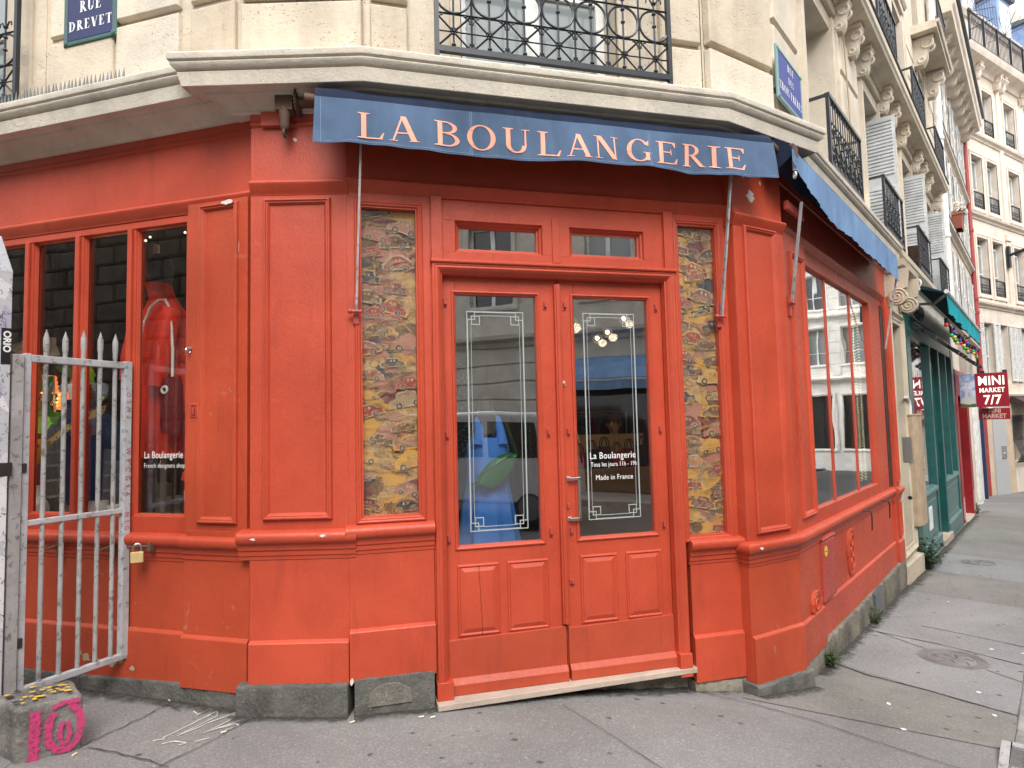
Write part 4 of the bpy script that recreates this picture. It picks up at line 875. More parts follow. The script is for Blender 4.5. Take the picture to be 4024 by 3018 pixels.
# -- doorway of the house
mb = MB()
mb.box(R, 4.222, 4.36, -.30, .02, -.15, 2.96); mb.box(R, 5.06, 5.22, -.30, .02, -.15, 2.96); mb.box(R, 4.36, 5.06, -.30, .02, 2.80, 2.96); mb.box(R, 4.222, 5.30, -.12, .012, 2.96, 3.50)
mb.frame(R, 4.235, 5.205, -.14, 2.94, [(0, .02), (.0, .05), (.02, .06), (.04, .045), (.06, .03), (.09, .03), (.10, .02)])
mb.box(R, 4.36, 5.06, -.42, -.30, -.15, 2.80); mb.run(R, 4.222, 5.40, [(-.02, 3.38), (.10, 3.38), (.14, 3.43), (.22, 3.46), (.23, 3.53), (-.02, 3.56)])
mb.build('portal', PORT, shop, bevel=.006)
def volute(F, u, z):
    k = MB(); k.lathe(F.p(u - .06, .13, z), F.d, [(.105, 0), (.105, .12)], 24)
    for su in (-1, 1):
        pts = []
        for i in range(34): t = i / 33 * 4.6 * pi; r = .10 * (1 - t / (5.2 * pi)); pts.append(F.p(u + su * .062, .13 + r * cos(t), z + r * sin(t)))
        k.tube(pts, .010, 6)
    k.prism(Fr(F.p(u, 0, 0).x, F.p(u, 0, 0).y, F.h + 90), [(-.0, z + .0), (.0, z + .34), (-.26, z + .34), (-.235, z + .10)][::-1], -.055, .055)
    return k.build('volute_bracket', PORT, shop, bevel=.004, smooth=40)
volute(R, 4.30, 3.08); volute(R, 5.13, 3.08)
k = MB(); k.box(R, 4.36, 5.06, -.32, -.26, -.10, 2.80); 
for a in (4.40, 4.74): k.panel(R, a, a + .28, .2, 1.2, [(0, -.259), (.02, -.245), (.04, -.255)]); k.panel(R, a, a + .28, 1.4, 2.6, [(0, -.259), (.02, -.245), (.04, -.255)])
k.build('house_door', metal_paint('dark_door_paint', (.05, .06, .05), .4, .05), shop, bevel=.003)
mb = MB(); mb.slab(R, [(4.23, -.3), (5.3, -.3), (5.3, .10), (4.23, .06)], -.62, -.22); mb.build('doorstep', PORT, shop, bevel=.008)
# intercom and round bell on the jamb
J = Fr(R.p(5.055, -.04, 0).x, R.p(5.055, -.04, 0).y, R.h + 90)
k = MB(); k.box(J, -.11, .0, .004, .018, .98, 1.32)
for z in (1.25, 1.15, 1.09, 1.02): k.lathe(J.p(-.055, .018, z), J.n, [(.012, 0), (.012, .006), (.008, .009)], 10)
k.build('intercom', STEEL, shop, bevel=.002)
k = MB(); k.lathe(J.p(-.05, .004, .52), J.n, [(.026, 0), (.028, .01), (.02, .014), (.0, .014)], 16); k.build('door_stop', IRON, shop)

# -- interior shell of the shop (dark rooms behind the glass)
mb = MB(); pl = [L.p(-4.4, -.1, 0), L.p(0, -.1, 0), C.p(.1, -.17, 0), C.p(2.5, -.17, 0), R.p(.3, -.12, 0), R.p(4.2, -.12, 0), Vector((4.2, 9.2, 0)), Vector((-2.6, 9.2, 0))]
mb.face([(p.x, p.y, -.02) for p in pl]); b_ = mb.k
flo = mb.build('shop_floor', INTF, shop)
mb = MB(); mb.face([(p.x, p.y, 3.44) for p in pl[::-1]])
for i in (5, 6, 7): a, b = pl[i], pl[(i + 1) % 8]; mb.face([(a.x, a.y, -.02), (b.x, b.y, -.02), (b.x, b.y, 3.44), (a.x, a.y, 3.44)])
mb.build('interior_wall', INT, shop)
mb = MB()   # solid core of the upper house
cp = [L.p(-5.4, -.45, 0), Vector((*W1, 0)) + Vector((.1, .5, 0)), Vector((*W2, 0)) + Vector((.1, .45, 0)), Vector((*W3, 0)) + Vector((-.1, .45, 0)), Vector((*W4, 0)) + Vector((-.15, .45, 0)), R.p(11.2, -.45, 0), R.p(11.2, -9, 0), L.p(-5.4, -9, 0)]
for z0, z1 in ((3.5, ZT - .01),):
    n = len(cp); b = len(mb.v); mb.v += [Vector((p.x, p.y, z0)) for p in cp] + [Vector((p.x, p.y, z1)) for p in cp]; mb.cap(b, n, True); mb.cap(b + n, n)
    for i in range(n): j = (i + 1) % n; mb.f.append((b + i, b + j, b + n + j, b + n + i)); mb.m.append(0)
mb.build('house_core', INT, shop)
mb = MB(); mb.sweep([tuple(UL.p(-5.5, 0, 0)[:2]), W1, W2, W3, W4, tuple(UR.p(UEND, 0, 0)[:2])], [(-.4, ZT - .3), (.05, ZT - .3), (.1, ZT - .15), (.4, ZT - .05), (.45, ZT + .1), (-.4, ZT + .2)]); mb.build('eaves', LIMEP, shop)

# ------------------------------------------------------------------ green shop (same house, further along)
GP = metal_paint('green_shop_paint', (.010, .085, .08), .32, .06, .15); GPL = metal_paint('sheen_green_paint', (.07, .165, .165), .35, .25, .2)
gs = empty('green_shop', R.p(8.5, 0, -.5), 'dark green wooden shopfront past the stone doorway, beneath the teal awning', 'shopfront')
mb = MB(); mb.box(R, 5.42, 5.75, -.08, .035, -.6, 2.86); mb.box(R, 5.45, 11.1, -.06, .03, 2.75, 3.05); mb.box(R, 10.75, 11.1, -.08, .04, -.8, 2.9); mb.box(R, 7.55, 7.72, -.06, .04, -.5, 2.75); mb.box(R, 8.55, 8.72, -.06, .05, -.5, 2.75); mb.box(R, 9.75, 9.85, -.06, .04, .4, 2.75)
mb.build('shop_frame', GP, gs, bevel=.006)
mb = MB()
for a, b in ((5.75, 7.55), (8.72, 10.75)):
    mb = MB(); mb.box(R, a, b, -.06, .02, -.75, .40); mb.panel(R, a + .12, b - .1, -.22, .30, [(0, .021), (.012, .03), (.03, .022)]); mb.run(R, a, b, [(-.05, .40), (.05, .40), (.06, .43), (.045, .47), (-.05, .5)]); mb.run(R, a - .02, b + .02, [(-.05, -.8), (.07, -.8), (.065, -.30), (.03, -.27), (-.05, -.27)]); mb.build('shop_base', GPL, gs, bevel=.006)
for a, b in ((5.75, 7.55), (8.72, 9.75), (9.85, 10.75)): k = MB(); k.box(R, a, b, -.03, -.02, .5, 2.75); k.build('pane', GLASSR, gs)
k = MB(); k.box(R, 7.72, 8.55, -.32, -.26, -.45, 2.75); gd = k.build('shop_door', GP, gs, bevel=.004); k = MB(); k.box(R, 7.86, 8.41, -.262, -.252, .5, 2.5); k.build('pane', DARKGL, gd)
k = MB()
pts = [R.p(8.135 + .40 * cos(t), -.05, 2.15 + .40 * sin(t)) for t in frange(0, pi, 16)]; k.tube([R.p(8.535, -.05, .5)] + pts + [R.p(7.735, -.05, .5)], .03, 8); k.build('arched_frame', GP, gs, smooth=True)
k = MB(); k.slab(R, [(7.6, -.3), (8.7, -.3), (8.7, .1), (7.6, .1)], -.75, -.42); k.build('doorstep', MARB, gs)
k = MB(); k.box(R, 6.55, 6.85, .022, .032, -.12, .22)
for i in range(14): k.box(R, 6.565, 6.835, .032, .038, -.105 + i * .023, -.093 + i * .023)
k.build('vent_grille', WHITEP, gs)
k = MB(); k.face([R.p(5.3, -1.2, -.6), R.p(11, -1.2, -.6), R.p(11, -1.2, 3), R.p(5.3, -1.2, 3)]); k.face([R.p(5.3, -1.2, 3), R.p(11, -1.2, 3), R.p(11, -.05, 3), R.p(5.3, -.05, 3)]); k.face([R.p(5.3, -1.2, -.5), R.p(11, -1.2, -.5), R.p(11, -.05, -.5), R.p(5.3, -.05, -.5)]); k.face([R.p(5.46, -1.2, -.6), R.p(5.46, -.05, -.6), R.p(5.46, -.05, 3), R.p(5.46, -1.2, 3)]); k.build('shop_interior', INT, gs)
mb = MB(); mb.box(R, 5.31, 5.42, -.08, .012, -.6, 3.0); mb.box(R, 5.31, 11.15, -.1, .012, 3.05, 3.5); mb.build('rendered_wall', stone('render_white', (.62, .61, .58), .2, .3), gs)

# ------------------------------------------------------------------ house with white shutters
h2 = empty('shuttered_house', R.p(15, 0, -.7), 'cream house with white louvred shutters and scrolled brackets under its eaves', 'building')
F2 = R.sub(11.3, -.05); E2 = 7.4; Z2 = 10.2
SW = [(.75, 1.55), (2.9, 3.7), (4.75, 5.5), (6.35, 7.05)]; SZ = [(3.85, 5.6), (6.15, 7.75), (8.2, 9.6)]
mb = MB(); wall(mb, F2, 0, E2, 2.6, Z2, [(a, b, c, d) for a, b in SW for c, d in SZ], depth=.2)
for z in (3.45, 5.8, 7.9): mb.run(F2, 0, E2, [(-.02, z), (.03, z), (.05, z + .06), (.12, z + .10), (.13, z + .15), (-.02, z + .18)])
for a, b in SW:
    for c, d in SZ: mb.frame(F2, a - .09, b + .09, c - .02, d + .09, [(0, 0), (.0, .03), (.03, .035), (.06, .025), (.088, .022)])
mb.build('wall', FARW2, h2, bevel=.004, ang=50)
k = MB()
for z in (3.63, 5.98, 8.08): k.box(F2, 0, E2, -.01, .14, z, z + .012)
k.build('ledge_flashing', ZINC, h2)
sh_src = None
for a, b in SW:
    for c, d in SZ:
        w_ = MB(); w_.box(F2, a, b, -.2, -.18, c, d); w_.build('window', DARKGL, h2)
        for u in (a - .42, b + .02):
            if sh_src is None:
                k = MB(); k.frame(F2, u, u + .40, c, c + 1.6, [(0, .03), (0, .065), (.045, .065), (.045, .04)]); k.box(F2, u + .02, u + .38, .032, .038, c + .02, c + 1.58); k.box(F2, u, u + .4, .035, .064, c + .76, c + .82)
                for j in range(26):
                    if not 12 < j < 14: zz = c + .06 + j * .0575; k.face([F2.p(u + .04, .04, zz + .045), F2.p(u + .36, .04, zz + .045), F2.p(u + .36, .062, zz), F2.p(u + .04, .062, zz)])
                sh_src = k.build('shutter', WHITEP, h2); sq = F2.p(u, 0, c)
            else: o = sh_src.copy(); COL.objects.link(o); o.location = F2.p(u, 0, c) - sq
mb = MB(); mb.run(F2, -.1, E2 + .1, [(-.05, Z2 - .25), (.03, Z2 - .25), (.06, Z2 - .12), (.10, Z2 - .08), (.48, Z2 - .05), (.50, Z2 + .05), (.54, Z2 + .1), (.56, Z2 + .22), (-.05, Z2 + .3)]); mb.mat(1).box(F2, -.1, E2 + .1, .40, .62, Z2 + .302, Z2 + .42)
mb.build('eaves', [FARW2, ZINC], h2, bevel=.004)
for i in range(11): console(F2, .25 + i * .69, Z2 - .06, .09, .40, .30, h2, FARW2, 'eaves_bracket')
k = MB(); k.prism(F2, [(0, 2.5), (E2, 2.5), (E2, Z2), (0, Z2)], -8, -.21); k.box(F2, 0, E2, -8, -.3, Z2, Z2 + 2.2); k.build('house_core', INT, h2)
mb = MB(); mb.box(F2, .0, 1.9, -.1, .02, 2.55, 3.44); mb.box(F2, 1.9, E2, -.1, .0, -1.3, 3.44); mb.build('ground_floor_wall', FARW, h2)
k = MB(); k.tube([F2.p(E2 + .02, .09, z) for z in (-.9, 3, 6.0, 9.9)], .06, 10)
for z in (2.0, 4.6, 5.0, 7.1): k.lathe(F2.p(E2 + .02, .09, z), (0, 0, 1), [(.06, 0), (.08, .01), (.08, .10), (.06, .11)], 10)
k.build('downpipe', REDPIPE, h2, smooth=40)
k = MB(); k.box(F2, 4.6, 5.3, .001, .06, -1.2, 1.9); k.box(F2, 4.72, 5.2, .06, .09, -1.0, 1.75); k.build('white_door', WHITEP, h2, bevel=.008)
k = MB(); k.box(F2, 5.36, 6.2, .001, .05, -1.2, 2.0); k.build('door_surround', WHITEP, h2, bevel=.008)
k = MB(); k.box(F2, 6.4, 6.62, .001, .12, -1.2, 2.3); k.build('blue_door', metal_paint('blue_door_paint', (.015, .03, .09), .4, .1), h2, bevel=.006)

# red mini market front under that house
ms = empty('market_shop', R.p(12.3, 0, -.7), 'narrow crimson market entrance with rolled shutter boxes under the red sign', 'shopfront')
CRIM = metal_paint('crimson_paint', (.32, .012, .018), .4, .1, .15)
k = MB(); k.box(R, 11.15, 11.5, -.1, .05, -.9, 2.5); k.box(R, 12.9, 13.35, -.1, .09, -1.0, 2.3); k.box(R, 11.15, 13.35, -.1, .05, 2.0, 2.55); k.build('door_frame', CRIM, ms, bevel=.006)
k = MB(); k.box(R, 11.5, 12.9, -.25, -.2, -.9, 2.0); k.build('shop_door', mat('deep_red_glass', (.09, .006, .01), .15), ms)
k = MB()
for i in range(9): k.box(R, 12.95, 13.3, .091, .10, -.55 + i * .05, -.52 + i * .05); k.box(R, 11.2, 11.45, .051, .06, -.55 + i * .05, -.52 + i * .05)
k.build('door_stripes', mat('pale_stripes', (.5, .35, .35), .6), ms)
k = MB(); k.slab(R, [(11.5, -.25), (12.9, -.25), (12.9, .1), (11.5, .1)], -1.2, -.62); k.build('doorstep', PORT, ms)

# ------------------------------------------------------------------ house on the bend
h3 = empty('bend_house', B3.p(4, 0, -.8), 'tall pale stone house at the bend with a balcony and blue mansard dormers', 'building')
HW = [(.42, 1.17), (1.52, 2.26), (3.15, 4.0), (5.2, 6.0), (7.2, 8.0), (9.2, 10.0), (11.2, 12.0), (13.2, 14.0), (15.2, 16), (17.2, 18), (19.2, 20), (21.2, 22), (23.2, 24), (25.2, 26)]
rowsz = [(2.62, 4.40), (5.2, 7.05), (7.9, 9.66), (10.45, 12.0)]; EB = 27.
holes = [(a, b, c, d) for a, b in HW for c, d in rowsz] + [(1.95, 2.75, .1, 1.5), (4.4, 5.2, -.9, 1.6), (7.4, 8.6, -.9, 1.7), (10, 12, -.7, 1.7), (13, 14.5, -.7, 1.7), (16, 18, -.9, 1.7)]
mb = MB(); wall(mb, B3, 0, EB, -1.8, 12.9, holes, depth=.22)
for z in (2.05, 4.85, 7.6, 10.2): mb.run(B3, 0, EB, [(-.02, z), (.03, z), (.05, z + .06), (.12, z + .10), (.14, z + .16), (-.02, z + .2)])
mb.run(B3, -.1, EB, [(-.02, 12.5), (.05, 12.5), (.08, 12.62), (.12, 12.66), (.38, 12.75), (.42, 12.85), (.45, 12.95), (-.02, 13.0)])
for a, b in HW:
    for c, d in rowsz[1:]: mb.frame(B3, a - .12, b + .12, c - .03, d + .12, [(0, 0), (.0, .04), (.035, .045), (.06, .03), (.118, .026)])
for u in (2.7, 4.6, 6.6, 8.6, 10.6): mb.box(B3, u - .14, u + .14, -.02, .05, 5.0, 7.4); mb.box(B3, u - .18, u + .18, -.02, .09, 7.2, 7.4); mb.box(B3, u - .13, u + .13, -.02, .05, 7.8, 12.4)
mb.build('wall', FARW, h3, bevel=.005, ang=50)
for u in (1.1, 2.55, 2.9, 4.55, 4.95, 6.4, 6.8, 8.4, 8.8): console(B3, u, 12.66, .08, .26, .45, h3, FARW)
k = MB(); k.box(B3, 0, 2.0, .0, .03, -1.6, 1.9); k.build('base_render', CREAM, h3)
wsrc = None; rsrc = None; ssrc = None
for i, (a, b) in enumerate(HW):
    for j, (c, d) in enumerate(rowsz):
        if wsrc is None: wsrc = casement(B3, 0, .78, 0, 1.7, -.16, h3, gl=GREYGL); wp = B3.p(0, 0, 0)
        if i == 0 and j == 0: o = wsrc; o.location += B3.p(a, 0, c) - wp
        else: o = copy_tree(wsrc); o.parent = h3; o.location = B3.p(a, 0, c) - wp
        if j:
            if rsrc is None: rq = B3.p(a, .0, c - .02); rsrc = railing(Fr(rq.x, rq.y, B3.h, rq.z), .76, .62, 5, lite=True, sides=.02).build('window_railing', IRON, h3)
            elif i < 9: o = rsrc.copy(); COL.objects.link(o); o.location = B3.p(a, 0, c - .02) - rq
        elif i < 9:
            for u in (a - .40, b + .02):
                if ssrc is None:
                    k = MB(); sq3 = B3.p(u, 0, c); k.frame(B3, u, u + .37, c, c + 1.78, [(0, .02), (0, .06), (.04, .06), (.04, .03)]); k.box(B3, u + .02, u + .35, .022, .028, c + .02, c + 1.76)
                    for q_ in range(28): zz = c + .05 + q_ * .06; k.face([B3.p(u + .035, .03, zz + .046), B3.p(u + .335, .03, zz + .046), B3.p(u + .335, .056, zz), B3.p(u + .035, .056, zz)])
                    ssrc = k.build('shutter', WHITEP, h3)
                else: o = ssrc.copy(); COL.objects.link(o); o.location = B3.p(u, 0, c) - sq3
# shutters folded open beside the top windows
k = MB(); k.box(B3, 4.06, 4.5, .05, .085, 10.45, 12.0); k.build('shutter', WHITEP, h3)
# continuous balcony and attic
k = MB(); k.box(B3, 0, EB, .36, .40, 13.02, 13.06); k.box(B3, 0, EB, .36, .40, 13.92, 13.97); k.box(B3, 0, EB, .37, .39, 13.72, 13.74)
for i in range(150): u = i * .1; k.box(B3, u, u + .016, .372, .388, 13.06, 13.92)
for i in range(0, 15): k.box(B3, i * 1.0, i * 1.0 + .04, .35, .41, 13.0, 14.0)
k.build('balcony_railing', IRON, h3)
k = MB(); k.box(B3, -.0, .02, .38, 1.0, 13.3, 13.32)
for i in range(9): a = i * pi / 8; k.tube([B3.p(.05, .38, 13.9 + .0), B3.p(.05 - .1, .38 + .75 * cos(a - pi / 2), 13.9 + .75 * sin(a - pi / 2))], .01, 4)
for i in range(7): a = i * pi / 6; k.tube([B3.p(2.6 + .02, .38, 13.95), B3.p(2.6, .38 + .5 * cos(a - .3), 13.95 + .8 * sin(a))], .01, 4)
for i in range(9): k.tube([B3.p(.5 + i * .22, .36, 13.95), B3.p(.5 + i * .22, .30, 14.9)], .008, 4)
k.build('railing_spikes', IRON, h3)
mb = MB(); mb.box(B3, 0, EB, -.5, -.45, 13.0, 15.0); mb.run(B3, 0, EB, [(-.5, 14.85), (-.38, 14.85), (-.3, 14.98), (-.28, 15.08), (-.5, 15.1)]); mb.build('attic_wall', FARW, h3, bevel=.004)
mb = MB(); mb.prism(Fr(B3.o.x, B3.o.y, B3.h + 90), [(.5, 15.0), (2.2, 17.6), (8, 17.8), (8, -1.2), (.5, -1.2)][::-1], 0.02, EB); mb.build('mansard_roof', metal_paint('zinc_roof', (.28, .32, .38), .5, .1, .1), h3)
for u in (1.6, 4.6, 7.6, 10.6):
    k = MB(); k.box(B3, u, u + 1.15, -1.9, -.42, 15.05, 16.6); k.mat(1).box(B3, u + .16, u + .99, -.42, -.40, 15.15, 16.4); k.mat(2).run(B3, u - .1, u + 1.25, [(-1.9, 16.6), (-.3, 16.6), (-.26, 16.72), (-1.9, 16.9)]); k.build('dormer', [metal_paint('blue_dormer', (.24, .34, .55), .5, .1, .1), WHITEP, ZINC], h3, bevel=.006)
for u in (3.4, 9.4): k = MB(); k.box(B3, u, u + .8, -3.2, -1.4, 16, 18.2); k.mat(1).lathe(B3.p(u + .3, -2, 18.2), (0, 0, 1), [(.13, 0), (.11, .5)], 10); k.build('chimney', [FARW2, REDPIPE], h3, bevel=.01)
# ground floor of the bend house: grey intercom panel, barred window
k = MB(); k.box(B3, .5, 1.42, .031, .06, -1.3, 2.2); k.build('entry_panel', mat('grey_panel', (.42, .43, .44), .5), h3); k = MB(); k.box(B3, .98, 1.26, .061, .09, .25, .62); k.lathe(B3.p(1.12, .09, .38), B3.n, [(.04, 0), (.04, .02)], 12); k.box(B3, 1.0, 1.24, .09, .095, .5, .58); k.build('intercom', STEEL, h3)
k = MB()
for i in range(11):
    u = 1.92 + i * .082; k.tube([B3.p(u, .06, 1.55), B3.p(u, .06, .75), B3.p(u, .16, .5), B3.p(u, .22, .28), B3.p(u, .12, .06)], .011, 5)
for z, w in ((1.4, .06), (.78, .06), (.3, .22), (.08, .12)): k.tube([B3.p(1.88, w, z), B3.p(2.8, w, z)], .010, 5)
k.build('window_grille', IRON, h3)
# awning box over the barred window
k = MB(); k.prism(Fr(B3.p(1.9, 0, 0).x, B3.p(1.9, 0, 0).y, B3.h + 90), [(0, 2.0), (0, 2.2), (-.5, 1.9), (-.5, 1.82)][::-1], 0, 8); k.build('shop_canopy', mat('brown_canopy', (.05, .025, .025), .7), h3)

# street lamp bracket on the bend house
k = MB(); k.box(B3, 2.45, 2.6, .05, .12, 6.3, 7.0); k.tube([B3.p(2.52, .1, 6.7), B3.p(2.6, .6, 6.85), B3.p(2.7, 1.1, 7.2), B3.p(2.8, 1.5, 7.25)], .045, 8); k.lathe(B3.p(2.8, 1.5, 6.95), (0, 0, 1), [(.22, 0), (.2, .1), (.08, .26), (.03, .32)], 14)
o = k.build('wall_lamp', IRON, None, smooth=40); tag(o, 'black curved arm street lamp fixed on the pale house at the bend', 'street lamp'); recentre(o)

# ------------------------------------------------------------------ awnings
aw = empty('awning', C.p(1.3, .02, 3.3), 'navy blue awning with peach lettering rolled up over the double doors', 'awning', 'shop awnings')
AX0, AX1 = -.145, 2.76
def vtop(u): return 3.425 + .002 * sin(u * 9)
def vbot(u): return 3.152 + .016 * max(0, u) / 1.4 + .007 * sin(u * 4.3 + 1) + .004 * sin(u * 11)
def wavef(u, z): t = (3.425 - z) / .27; return t * (.016 * sin(u * 4.6 + .6) + .009 * sin(u * 13.1 + 2) + .004 * sin(u * 29)) + .003 * sin(u * 31 + z * 22) * min(1, max(0, t + .2)) + .02 * t
def cloth(mb, F, u0, u1, w, fn, vt, vb, nu=120, nz=9, th=.003, skew=0.):
    rows = []
    for i in range(nu + 1):
        u = u0 + (u1 - u0) * i / nu; col = []
        for side in (0, 1):
            for j in (range(nz + 1) if side == 0 else range(nz, -1, -1)):
                t = j / nz; z = vt(u) + (vb(u) - vt(u)) * t; col.append(F.p(u + skew * t * (2 * i / nu - 1), w + fn(u, z) - side * th, z))
        rows.append(col)
    b = mb.grid(rows, True); n = 2 * nz + 2; mb.cap(b, n); mb.cap(b + nu * n, n, True)
mb = MB(); cloth(mb, C, AX0, AX1, .25, wavef, vtop, vbot, skew=.012); va = mb.build('valance', NAVYF, aw, smooth=60)
boxes = [('L', .08, .225), ('A', .252, .42), ('B', .503, .652), ('O', .696, .865), ('U', .907, 1.073), ('L', 1.12, 1.266), ('A', 1.30, 1.459), ('N', 1.476, 1.636), ('G', 1.694, 1.855), ('E', 1.893, 2.042), ('R', 2.084, 2.243), ('I', 2.261, 2.355), ('E', 2.385, 2.538)]
mb = MB()
for n_, (ch, x0, x1) in enumerate(boxes):
    P_, w_ = glyph(ch, .14, .04); k = (x1 - x0) / (max(p[0] for q in P_ for p in q) - min(p[0] for q in P_ for p in q)); P_, w_ = glyph(ch, min(.19, .0275 / k), .05); xa = min(p[0] for q in P_ for p in q); xb = max(p[0] for q in P_ for p in q); k = (x1 - x0) / (xb - xa); zb = 3.197 + .024 * max(0, x0 - 1.1) / 1.4; h = .152 - .010 * x0 / 2.5
    for m_, q in enumerate(P_):
        cx = [(x0 + (a - xa) * k, zb + b * h) for a, b in q]
        if len(cx) == 4:     # cut into strips so that the paint follows the folds
            for i in range(4):
                s0, s1 = i / 4, (i + 1) / 4; lerp = lambda a, b, t: (a[0] + (b[0] - a[0]) * t, a[1] + (b[1] - a[1]) * t)
                r = [lerp(cx[0], cx[3], s0), lerp(cx[1], cx[2], s0), lerp(cx[1], cx[2], s1), lerp(cx[0], cx[3], s1)]
                mb.face([C.p(a, .25 + wavef(a, b) + .0024 + .00022 * (m_ % 9), b) for a, b in r])
        else: mb.face([C.p(a, .25 + wavef(a, b) + .0024 + .00022 * (m_ % 9), b) for a, b in cx])
mb.build('lettering', PEACH, va)
mb = MB()
for u in (.715, .725, 1.845, 1.855, AX0 + .03): mb.grid([[C.p(u - .001, .25 + wavef(u, z) + .0018, z), C.p(u + .001, .25 + wavef(u, z) + .0018, z)] for z in frange(vbot(u) + .004, vtop(u) - .004, 10)])
for dz in (.012,): mb.grid([[C.p(u, .25 + wavef(u, vbot(u) + dz) + .0018, vbot(u) + dz), C.p(u, .25 + wavef(u, vbot(u) + dz + .002) + .0018, vbot(u) + dz + .002)] for u in frange(AX0 + .01, AX1 - .01, 100)])
mb.build('seam', STITCH, va)
mb = MB(); rows = []
for i in range(31):
    u = AX0 + (AX1 - AX0) * i / 30; rows.append([C.p(u, .03, 3.52), C.p(u, .10, 3.515), C.p(u, .20, 3.495 + .004 * sin(i * 1.3)), C.p(u, .236, 3.455), C.p(u, .240, 3.41), C.p(u, .22, 3.41), C.p(u, .03, 3.49)])
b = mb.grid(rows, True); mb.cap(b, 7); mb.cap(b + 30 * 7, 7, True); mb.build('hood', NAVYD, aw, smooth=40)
k = MB(); k.tube([C.p(AX0 - .06, .12, 3.47), C.p(AX1 + .04, .12, 3.47)], .028, 10); k.build('roller', RUST, aw, smooth=40)
k = MB(); k.tube([C.p(AX0, .235, 3.405), C.p(AX1, .235, 3.405)], .014, 8); k.build('front_bar', GREYD, aw, smooth=40)
for (ub, zb, ut) in ((.07, 2.275, .105), (2.448, 2.295, 2.47)):
    k = MB(); q0, q1 = C.p(ub, .045, zb), C.p(ut, .225, 3.40); s_ = C.d * .006; t_ = C.n * .011
    k.grid([[q - s_ - t_, q + s_ - t_, q + s_ + t_, q - s_ + t_] for q in (q0, q1)], True); k.build('arm', GREYD, aw)
    k = MB(); k.box(C, ub - .016, ub + .016, .001, .02, zb - .07, zb + .1); k.tube([C.p(ub - .035, .045, zb), C.p(ub + .03, .045, zb)], .011, 8); k.ball(C.p(ub - .035, .045, zb), .016, 8); k.build('arm_bracket', REDM, aw, bevel=.003)
G0 = P1.sub(-.33, .0)
k = MB(); k.box(G0, -.05, .05, .03, .11, 3.44, 3.53); k.lathe(G0.p(.07, .08, 3.49), G0.d, [(.072, 0), (.072, .012), (.03, .014), (.03, .12)], 28)
for i in range(28): a = 2 * pi * i / 28; c_ = G0.p(.076, .08 + .075 * cos(a), 3.49 + .075 * sin(a)); k.ball(c_, .008, 5)
k.lathe(G0.p(0, .085, 3.33), (0, 0, 1), [(.02, 0), (.03, .02), (.028, .06), (.035, .1), (.03, .13)], 12); k.torus(G0.p(0, .085, 3.31), G0.d, .022, .008, 14, 6); k.build('crank_gear', RUST, aw, smooth=40)

ra = empty('awning', R.p(1.6, .02, 3.3), 'faded blue awning without lettering rolled up along the street side windows', 'awning', 'shop awnings')
RX0, RX1 = -.36, 3.60
rtop = lambda u: 3.42 + .004 * sin(u * 7)
rbot = lambda u: 3.15 + .20 * max(0, min(1, (.45 - u) / .85)) ** 1.3 + .006 * sin(u * 5)
def rwave(u, z): t = (3.42 - z) / .26; return t * (.007 * sin(u * 6.2) + .0045 * sin(u * 24 + z * 5) + .002 * sin(u * 57)) + .002 * sin(u * 80) * min(1, t * 3)
mb = MB(); cloth(mb, R, RX0, RX1, .25, rwave, rtop, rbot, 260, 8); mb.build('valance', NAVYL, ra, smooth=60)
mb = MB(); rows = []
for i in range(41):
    u = RX0 + .02 + (RX1 - RX0) * i / 40 * .99; rows.append([R.p(u, .03, 3.52), R.p(u, .14, 3.53), R.p(u, .225, 3.46), R.p(u, .246, 3.43), R.p(u, .24, 3.38), R.p(u, .13, 3.30 + .02 * sin(i * .8)), R.p(u, .03, 3.44)])
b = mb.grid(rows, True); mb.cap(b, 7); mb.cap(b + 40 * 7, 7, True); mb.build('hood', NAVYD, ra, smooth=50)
k = MB(); k.tube([R.p(RX0 - .08, .13, 3.45), R.p(RX1, .13, 3.45)], .03, 10); k.build('roller', RUST, ra, smooth=40)
k = MB(); k.box(R, -.10, .30, .10, .13, 3.10, 3.16); k.build('side_bar', REDM, ra, bevel=.003)
for (a, b_) in ((R.p(.14, .055, 2.46), R.p(.02, .19, 3.16)), (R.p(3.62, .07, 2.38), R.p(3.58, .24, 3.22))):
    k = MB(); s_ = R.d * .012; t_ = R.n * .008; k.grid([[q - s_ - t_, q + s_ - t_, q + s_ + t_, q - s_ + t_] for q in (a, b_)], True); k.build('arm', GREYD, ra)
k = MB(); k.box(R, .12, .16, .031, .05, 2.36, 2.52); k.tube([R.p(.10, .06, 2.46), R.p(.18, .06, 2.46)], .012, 8); k.build('arm_bracket', REDM, ra, bevel=.003)
k = MB(); q = R.p(-.27, .23, 3.43); k.box(Fr(q.x, q.y, R.h), -.05, .05, -.05, .02, 3.39, 3.47); k.build('crank_gear', RUST, ra, bevel=.005)
k = MB(); k.tube([q + Vector((0, 0, -.03)), q + Vector((.004, 0, -.13))], .012, 8); k.torus(q + Vector((.004, 0, -.165)), Vector((1, -.3, 0)), .02, .007, 14, 6); k.build('crank_eye', WHITEP, ra, smooth=40)

